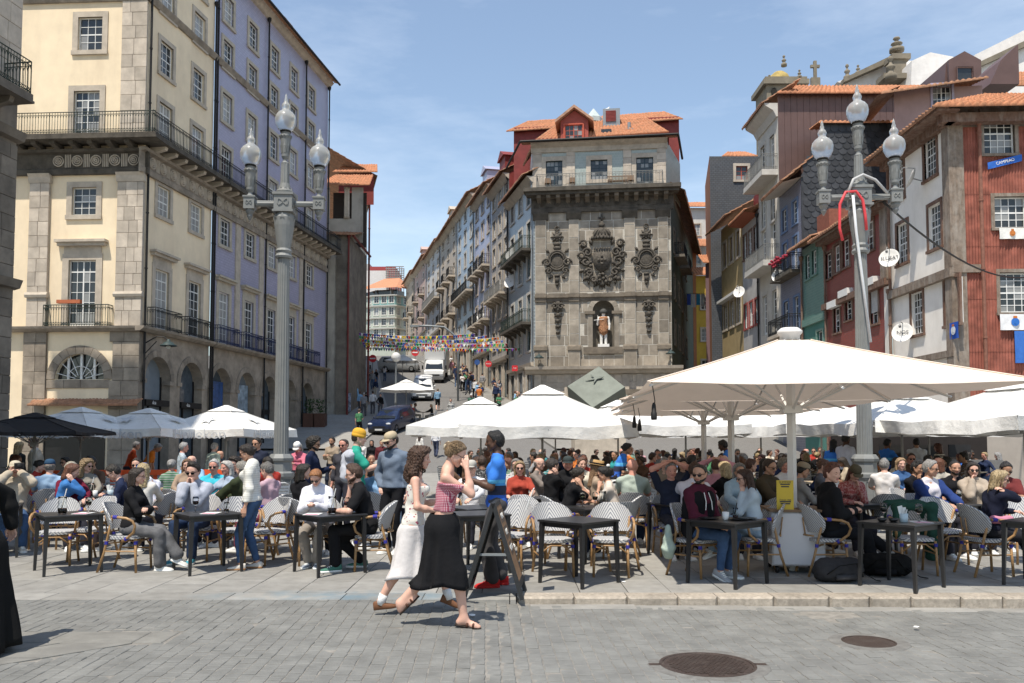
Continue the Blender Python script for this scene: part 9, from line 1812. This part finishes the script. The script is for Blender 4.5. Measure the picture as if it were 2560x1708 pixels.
front=[(128,14.6,330,'man in light blue tee and navy cap turned away',dict(top=(.30,.43,.58),sleeve='short',hair='short',hc=(.2,.18,.16),hat='cap',hatc=(.03,.07,.13),aL='table',aR='table')),(150,13.3,60,'auburn haired person in blue sweater with arms behind the head',dict(top=(.05,.17,.42),botmat=jean,hair='bob',hc=(.14,.055,.03),fem=True,lean=14,hpitch=14,aL='table',aR='cheek')),(180,13.6,140,'grey blonde woman in burgundy cardigan with sunglasses',dict(top=(.13,.012,.03),hair='bob',hc=(.42,.38,.31),fem=True,aL='table',aR='table',collar=.06,**sun)),(218,15.3,150,'curly blonde woman in sunglasses behind the red jug',dict(top=(.22,.2,.17),hair='curly',hc=(.28,.19,.10),fem=True,aL='table',aR='table',hyaw=-40,**sun)),(330,13.4,250,'dark haired man in navy jacket looking at a tablet',dict(top=(.018,.026,.06),bot=(.04,.03,.03),hair='short',hc=(.015,.012,.01),lean=18,hpitch=24,aL='phone',aR='phone',**sun)),(360,12.7,350,'person with long blonde hair and white top seen from behind',dict(top=(.60,.57,.52),hair='wavy',hc=(.46,.35,.19),fem=True,aL='table',aR='table')),(392,13.4,285,'man in white polo and bright blue cap looking down',dict(top=(.66,.66,.72),sleeve='short',hair='short',hc=(.4,.38,.36),hat='cap',hatc=(.02,.16,.58),lean=16,hpitch=22,aL='table',aR='table',fat=1.1)),(345,15.8,170,'dark haired man in sunglasses behind the blue cap',dict(top=(.06,.05,.05),hair='short',hc=(.03,.02,.015),aL='table',aR='table',**sun)),(538,14.8,175,'grey haired man in turquoise polo and sunglasses',dict(top=(.05,.42,.52),sleeve='short',hair='short',hc=(.55,.54,.52),skin_='ruddy',aL='table',aR='table',**sun)),(572,14.1,215,'white haired woman beside the man in dark green',dict(top=(.3,.36,.45),hair='bob',hc=(.6,.57,.52),fem=True,skin_='ruddy',aL='table',aR='table')),(610,13.5,300,'grey haired man in dark green jacket seen from behind',dict(top=(.035,.045,.022),hair='short',hc=(.3,.28,.25),aL='table',aR='table',loose=.03)),(676,13.0,290,'man in pink polo with grey hair seen from behind',dict(top=(.48,.33,.38),sleeve='short',bot=(.25,.06,.09),hair='short',hc=(.16,.15,.14),aL='table',aR='table',fat=1.1,hpitch=16)),(470,15.6,160,'woman with brown wavy hair between the lamp and the couple',dict(top=(.3,.22,.16),hair='wavy',hc=(.2,.11,.06),fem=True,aL='table',aR='table')),(590,16.2,190,'dark curly haired person behind the white haired woman',dict(top=(.05,.05,.06),hair='afro',hc=(.03,.02,.015),aL='table',aR='table')),(757,12.4,30,'person in black with dark wavy bob and golden earring seen from behind',dict(top=(.010,.010,.011),bot=(.010,.010,.011),hair='bob',hc=(.014,.011,.010),fem=True,aL='table',aR='lap',hyaw=40)),(945,13.8,20,'grey haired man in sky blue tee seen from behind',dict(top=(.25,.42,.65),sleeve='short',botmat=jean_l,hair='short',hc=(.4,.38,.36),skin_='ruddy',aL='table',aR='table')),(1299,14.2,178,'blonde woman in brick red shirt and sunglasses facing the square',dict(top=(.33,.055,.035),sleeve='short',hair='bob',hc=(.36,.25,.13),fem=True,aL='table',aR='lap',**sun)),(1290,15.8,185,'grey haired woman with glasses in a patterned blouse',dict(topmat=spotted('dotted_blouse',(.5,.48,.46),(.12,.12,.13),60,.55),hair='bob',hc=(.24,.22,.2),fem=True,glasses='clear',aL='table',aR='table')),(1180,13.9,195,'older man in flat grey cap, glasses and white shirt',dict(top=(.6,.6,.62),hair='short',hc=(.5,.5,.5),hat='cap',hatc=(.42,.4,.36),glasses='clear',aL='table',aR='table')),(1419,15.3,180,'man in dark cap and black jacket facing the square',dict(top=(.012,.013,.015),hair='short',hc=(.4,.39,.38),hat='cap',hatc=(.04,.05,.05),skin_='ruddy',aL='lap',aR='lap',loose=.035,H=1.8)),(1452,16.3,160,'woman in cream jacket with a glass of beer',dict(top=(.55,.5,.41),hair='short',hc=(.14,.07,.04),fem=True,aL='glass',aR='table',loose=.03)),(1488,14.1,85,'woman wearing a straw boater hat with black band',dict(top=(.34,.26,.19),hair='long',hc=(.25,.15,.08),fem=True,hat='boater',hatc=(.45,.29,.13),aL='table',aR='table',hpitch=10)),(1378,15.0,60,'man in black sweater scratching his head',dict(top=(.014,.014,.016),hair='short',hc=(.03,.022,.018),aL='table',aR='cheek',hpitch=12)),(1345,16.4,120,'bald man in glasses at a middle table',dict(top=(.2,.17,.15),hair='bald',hc=(.2,.18,.17),glasses='clear',aL='table',aR='table')),(1580,13.6,8,'bald man in pale green polo seen from behind',dict(top=(.36,.42,.37),sleeve='short',botmat=jean_d,hair=None,skin_='ruddy',aL='table',aR='table',fat=1.25,H=1.82)),(1678,12.7,176,'man in navy polo with both hands on his head',dict(top=(.018,.024,.05),sleeve='short',hair='short',hc=(.24,.22,.2),skin_='ruddy',lean=-6,aL='top',aR='top',fat=1.15)),(1722,12.4,35,'brown haired person in white tee seen from behind',dict(top=(.62,.60,.66),sleeve='short',hair='short',hc=(.085,.045,.03),lean=16,aL='table',aR='table',H=1.8)),(1788,14.8,20,'person in pink sweater adjusting their hair',dict(top=(.55,.27,.32),hair='short',hc=(.10,.045,.03),aL='top',aR='top',fem=True)),(1812,13.8,330,'woman with straight blonde bob and black top seen from behind',dict(top=(.013,.013,.014),hair='bob',hc=(.55,.42,.24),fem=True,aL='table',aR='table')),(1845,12.8,180,'grey haired woman in pale blue blouse and brown sunglasses',dict(top=(.33,.45,.55),hair='bob',hc=(.25,.24,.23),fem=True,skin_='tan',aL='table',aR='table',loose=.025,**sun)),(1872,15.2,100,'man in dark green sweater with a white sweater on his arm',dict(top=(.02,.07,.04),hair='short',hc=(.10,.05,.03),aL='table',aR='table',hyaw=-20)),(1918,13.3,140,'man in olive jacket, beige scarf and wraparound sunglasses',dict(top=(.07,.055,.035),hair='short',hc=(.05,.03,.02),skin_='tan',aL='table',aR='table',loose=.03,collar=.07,H=1.8,**sun)),(1958,15.3,165,'grey curly haired woman in white blouse',dict(top=(.6,.57,.54),hair='afro',hc=(.33,.29,.24),fem=True,skin_='ruddy',aL='table',aR='table')),(1998,13.1,95,'young person in grey sweatshirt and beige cap looking at a phone',dict(top=(.26,.25,.24),hair='short',hc=(.015,.012,.01),hat='cap',hatc=(.3,.24,.17),skin_='tan',aL='phone',aR='phone',hpitch=16,fem=True)),(2050,15.0,120,'red haired person reading a menu',dict(top=(.1,.1,.11),hair='short',hc=(.13,.06,.035),aL='phone',aR='phone',glasses='clear',hpitch=15)),(2118,13.1,175,'person in olive cap and red plaid shirt looking down',dict(topmat=spotted('red_plaid',(.28,.06,.055),(.42,.22,.2),30,.5),hair='long',hc=(.13,.05,.025),hat='cap',hatc=(.10,.085,.055),fem=True,lean=14,hpitch=30,aL='mouth',aR='table')),(2275,14.2,150,'man in black leather jacket with his hand on his face',dict(top=(.010,.010,.011),hair='quiff',hc=(.012,.01,.009),skin_='olive',aL='table',aR='chin',lean=8)),(2318,12.7,160,'grey haired man in blue blazer and white shirt',dict(top=(.60,.57,.62),hair='short',hc=(.30,.29,.28),skin_='tan',jacket=(.022,.045,.16),aL='table',aR='table',hyaw=-30,H=1.8,**sun)),(2382,14.0,185,'bearded man in black tee behind the blue blazer',dict(top=(.010,.010,.012),sleeve='short',hair='buzz',hc=(.015,.012,.01),beard=(.015,.012,.01),skin_='tan',aL='table',aR='table')),(2428,13.2,195,'woman in beige trench coat and scarf drinking from a glass',dict(top=(.36,.30,.24),hair='bob',hc=(.03,.018,.014),fem=True,aL='table',aR='mouth',collar=.075,loose=.03,**sun)),(2508,13.6,190,'man in dark red tee looking at his phone',dict(top=(.14,.03,.03),sleeve='short',hair='short',hc=(.02,.015,.012),skin_='olive',aL='phone',aR='phone',hpitch=22,**sun)),(2248,16.5,180,'woman with blonde fringe in a blue top by the bar',dict(top=(.04,.09,.2),hair='bob',hc=(.4,.26,.14),fem=True,aL='table',aR='table')),(2208,15.5,20,'grey haired person in white tee behind the right lamp',dict(top=(.6,.57,.55),sleeve='short',hair='short',hc=(.25,.24,.23),aL='table',aR='table')),(2345,16.2,10,'woman with auburn bob seen from behind',dict(top=(.4,.37,.32),hair='bob',hc=(.13,.045,.02),fem=True,aL='table',aR='table')),(1660,16.5,185,'man in grey hat seen between the raised arms',dict(top=(.25,.2,.15),hair='short',hc=(.3,.28,.26),aL='table',aR='table',**sun)),(1705,15.8,180,'dark haired woman between the raised arms and the pole',dict(top=(.05,.05,.055),hair='long',hc=(.012,.01,.01),fem=True,skin_='tan',aL='table',aR='table',**sun)),]
chairs_front={128,180,392,676,757,1299,1580,1678,2318,2428,2118,1998,610,945,572,1180,1845,2275}
for px,d,hd,lab,kw in front:sit(px,d,hd,lab,' '.join(('woven bistro chair of the '+lab).split()[:13])if px in chairs_front else None,**kw)
rc=random.Random(11)
COLS=[('white',(.6,.59,.58)),('black',(.015,.015,.016)),('navy',(.02,.03,.07)),('red',(.36,.04,.03)),('sky blue',(.25,.42,.6)),('grey',(.25,.25,.26)),('pink',(.52,.26,.3)),('green',(.06,.18,.09)),('beige',(.42,.35,.26)),('orange',(.5,.16,.04)),('blue',(.03,.12,.42)),('brown',(.12,.07,.045)),('cream',(.58,.53,.44)),('teal',(.03,.25,.26))]
HAIRC=[('black',(.013,.011,.010)),('brown',(.06,.033,.02)),('blonde',(.40,.29,.15)),('grey',(.32,.31,.30)),('auburn',(.13,.05,.028)),('dark',(.03,.02,.014))]
STY=[(0,'short'),(1,'long'),(0,'buzz'),(1,'bob'),(0,'short'),(1,'wavy'),(1,'pony'),(0,'quiff'),(1,'lowbun'),(0,'bald'),(0,'short'),(1,'long')]
POSES=[dict(aL='table',aR='table',lean=8),dict(aL='table',aR='chin',lean=14),dict(aL='lap',aR='lap',lean=-6),dict(aL='glass',aR='table',lean=6,hyaw=25),dict(aL='phone',aR='phone',lean=8,hpitch=24),dict(aL='table',aR='table',lean=4,hyaw=-35),dict(aL='arm',aR='glass',lean=-2),dict(aL='fold',aR='fold',lean=4,hyaw=15)]
PAT={};lab_of=[]
def crowd_sit(x,y,z,hd,i):
 fem,hs=STY[i%12];po=POSES[(i*5+i//12)%8];sl=('long','short')[(i//2)%2];cn,cc_=rc.choice(COLS+COLS[1:3]*3+COLS[5:6]+COLS[11:12]*2);hn,hcc=rc.choice(HAIRC+HAIRC[:2])if hs!='bald' else HAIRC[3];gl='sun' if rc.random()<.42 else None;hat=None
 sk=rc.choice(('fair','fair','tan','ruddy','olive','tan','brown'));key=('sit',i%12,(i*5+i//12)%8,sl)
 lab='person in %s %s with %s %s hair%s at the crowded tables'%(cn,'tee' if sl=='short' else 'top',{'short':'short','long':'long','buzz':'cropped','bob':'bobbed','wavy':'wavy','pony':'tied','quiff':'swept','lowbun':'tied','bald':'thin'}[hs],hn,' and sunglasses' if gl else '')
 pat=rc.random();tm=None
 if pat<.16:tm=PAT.get((cn,0))or PAT.setdefault((cn,0),stripes('stripe_'+cn,cc_,tuple(min(.7,x*.4+.25)for x in cc_),22));lab=lab.replace(' in %s '%cn,' in striped %s '%cn)
 elif pat<.32:tm=PAT.get((cn,1))or PAT.setdefault((cn,1),spotted('print_'+cn,cc_,tuple(min(.7,x*.5+.2)for x in cc_),34,.54));lab=lab.replace(' in %s '%cn,' in printed %s '%cn)
 lab_of.append(' '.join(lab.split()[:10]));person(lab,(x,y,z),hd,True,(1.66 if fem else 1.77),bool(fem),sk,top=cc_,sleeve=sl,bot=rc.choice([(.02,.025,.05),(.012,.012,.014),(.06,.09,.16),(.3,.27,.22)]),hair=hs,hc=hcc,glasses=gl,detail=False,res=.024,topmat=tm,template=key,group='people seated at the crowded tables',**po)
wt=mat('pale_wood',(.42,.33,.22),.6,.2,10);wp=mat('white_plastic',(.68,.68,.67),.45,.03)
def make_ctable():
 t=thing('bar_table','pale table','table',(0,-34,-9),0,'pale topped tables on the square');ob('table_top',MB().cham(-.38,.38,-.38,.38,.72,.75,.005).mesh('top',mats=(wt,)),t);ob('pedestal',MB().lathe([(.24,0),(.24,.015),(.03,.03),(.03,.715)],12).mesh('pedestal',True,(pole_g,)),t);return remember(t)
ct0=make_ctable();cu_=[]
def make_wchair():
 t=thing('white_chair','white chair','chair',(0,-36,-9),0,'white slatted chairs on the square');ob('seat',MB().box(-.21,.21,-.2,.2,.43,.46).mesh('seat',mats=(wp,)),t)
 for s in(-1,1):ob('leg',MB().tube([(s*.2,.19,.43),(s*.2,.21,0)],.014,6).mesh('leg',mats=(wp,)),t);ob('leg',MB().tube([(s*.2,-.28,.86),(s*.2,-.2,.44),(s*.2,-.24,0)],.014,6).mesh('leg',mats=(wp,)),t);ob('arm',MB().tube([(s*.2,-.24,.66),(s*.23,.1,.66),(s*.21,.19,.44)],.013,6).mesh('arm',True,(wp,)),t)
 for k in range(6):ob('slat',MB().box(-.2,.2,-.225-k*.011,-.21-k*.011,.52+k*.057,.56+k*.057).mesh('slat',mats=(wp,)),t)
 ob('top_rail',MB().tube([(-.2,-.28,.86),(-.1,-.29,.9),(.1,-.29,.9),(.2,-.28,.86)],.014,6).mesh('rail',True,(wp,)),t);return remember(t)
wc0=make_wchair();wcu=[]
def wchair(x,y,hd,lab):
 if not wcu:wcu.append(1);wc0 .location=(x,y,ramp_z(y));wc0 .rotation_euler=(0,0,-R(hd));wc0['label']=lab;return
 dup(wc0,(x,y,ramp_z(y)),-R(hd),lab)
beer0=thing('beer_glass','beer glass','glass',(0,-38,-9),0,'beer glasses on the crowded tables');ob('glass',MB().lathe([(.03,0),(.034,.01),(.038,.15),(.036,.15),(.03,.01)],12).mesh('glass',True,(gls,)),beer0);ob('beer',MB().lathe([(.028,.012),(.033,.11)],12).mesh('beer',True,(liq['orange'],)),beer0);ob('foam',MB().lathe([(.033,.111),(.034,.13)],12).mesh('foam',True,(china,)),beer0);remember(beer0);bu_=[]
def beer(x,y,z,lab):
 if not bu_:bu_.append(1);beer0 .location=(x,y,z);beer0['label']=lab;return
 dup(beer0,(x,y,z),0,lab)
i=0
def crowd_table(x,y,n):
 global i
 a0=rc.uniform(0,360)
 for k in range(n):
  a=a0+k*360/n+rc.uniform(-14,14);px_,py_=x+.66*math.sin(R(a)),y+.66*math.cos(R(a));crowd_sit(px_,py_,ramp_z(py_),a+180+rc.uniform(-12,12),i)
  if rc.random()<.5:wchair(px_+.03*math.sin(R(a)),py_+.03*math.cos(R(a)),a+180,'white slatted chair of the '+lab_of[-1])
  i+=1
 lab='pale topped table shared by the '+lab_of[-n]
 if y<27 and rc.random()<.7:beer(x+rc.uniform(-.25,.25),y+rc.uniform(-.25,.25),ramp_z(y)+.75,'glass of beer at the table of the '+' '.join(lab_of[-n].split()[:8]))
 if not cu_:cu_.append(1);ct0 .location=(x,y,ramp_z(y));ct0['label']=lab
 else:dup(ct0,(x,y,ramp_z(y)),rc.uniform(0,1.5),lab)
for row,y in enumerate(np.arange(17.6,37,2.0)):
 x=-.6-.05*(y-17)+(row%2)*.9
 xmax=.50*y+1.2
 while x<xmax:
  if not(abs(x-LRt[0])<1.0 and abs(y-LRt[1])<1.0)and not(abs(x-3.9)<.7 and abs(y-19.4)<.6):crowd_table(x+rc.uniform(-.3,.3),y+rc.uniform(-.3,.3),rc.choice((2,3,3,4)if y<28 else(2,2,3)))
  x+=2.15+(y-17)*.035
for x,y in((-8.6,16.6),(-6.6,17.2),(-5.0,16.6),(-10.2,18.5),(-3.3,19.0),(-2.4,16.8),(-8.3,26),(-7.4,59.4),(-6.3,60.4)):crowd_table(x,y,rc.choice((2,3)))
for k,(px,d)in enumerate(((1600,16.6),(1650,16.7),(1695,17.0),(1745,17.3),(1555,16.5),(1800,17.4))):
 for st in range(3):o=wchair(XA(px,d),d-.0+st*.02,175,'white slatted chair in a row of stacked chairs behind the bald man')
WALK=[dict(fL=(-.08,.2,0),fR=(.08,-.22,.04,-18),aL='hang',aR='hang'),dict(fL=(-.08,-.2,.04,-18),fR=(.08,.2,0),aL='hang',aR='hold'),dict(aL='hang',aR='pocket'),dict(aL='hold',aR='hold')]
for k in range(72):
 y=rc.uniform(52,100);side=rc.random()
 xr,xl=1.62-.234*(y-63.6)-.5,(-9.5 if y<64 else-11.2-.21*(y-68))
 x=xr-rc.uniform(0,2.6)if side<.62 else(xl+rc.uniform(-1.5,1.2)if side<.92 else rc.uniform(xl+1,xr-2))
 if y>70 and x>XA(1000,y)and x<XA(1125,y):x=xr-1.2
 if y<60 and-9<x<-5:x=xr-1
 fem,hs=STY[(k*7)%12];cn,cc_=rc.choice(COLS+COLS[1:3]*4+COLS[5:6]*3+COLS[:1]*3);hn,hcc=rc.choice(HAIRC);bn,bc_=rc.choice([('dark trousers',(.015,.015,.018)),('blue jeans',(.08,.12,.2)),('pale trousers',(.42,.38,.32)),('grey trousers',(.1,.1,.11))]);hd=rc.choice((180,178,0,5,190,20,90))
 person('pedestrian in %s top and %s with %s hair on the sloping street'%(cn,bn,hn),(x,y,ramp_z(y)+(.13 if side<.92 else 0)),hd,False,1.66 if fem else 1.76,bool(fem),rc.choice(('fair','tan','olive')),top=cc_,sleeve=('long','short')[k%2],bot=bc_,hair=hs,hc=hcc,detail=False,res=.03,template=('walk',(k*7)%12,k%4,k%2),group='pedestrians on the sloping street',**WALK[k%4])
q=(XA(1127,60),60,ramp_z(60));person('pedestrian in black and white striped sweater and light jeans on the street',q,185,False,1.74,False,'fair',topmat=stripes('bw_stripe',(.62,.62,.6),(.012,.012,.013),9),botmat=jean_l,hair='short',hc=(.06,.035,.02),res=.026,detail=False,**WALK[0])
q=(XA(1094,66),66,ramp_z(66));person('hiker in shorts with a red jacket and blue backpack walking uphill',q,0,False,1.76,False,'fair',top=(.18,.3,.42),bot=(.02,.02,.02),bkind='shorts',hair='short',hc=(.2,.15,.1),jacket=None,res=.026,detail=False,**WALK[1])
q=(XA(1178,62.5),62.5,ramp_z(62.5));person('pedestrian in green tee and orange shorts near the fountain',q,180,False,1.78,False,'tan',top=(.06,.12,.09),sleeve='short',bot=(.55,.15,.03),bkind='shorts',hair='short',hc=(.2,.15,.1),hat='cap',hatc=(.6,.6,.58),res=.026,detail=False,**WALK[0])
q=east_at(1973,790,.6);person('woman in white print dress leaning on the slate house balcony',(q[0]+.1,q[1],4.62),300,False,1.66,True,'tan',top=(.6,.6,.6),sleeve='strap',bot=(.5,.5,.52),hair='lowbun',hc=(.03,.02,.015),lean=12,aL='hold',aR='hold',res=.024,detail=False)
for o in list(bpy.data.objects):
 if o.location.z<-8 and o.parent is None and o.get('category'):
  for c in list(o.children):
   for g in list(c.children):bpy.data.objects.remove(g)
   bpy.data.objects.remove(c)
  bpy.data.objects.remove(o)
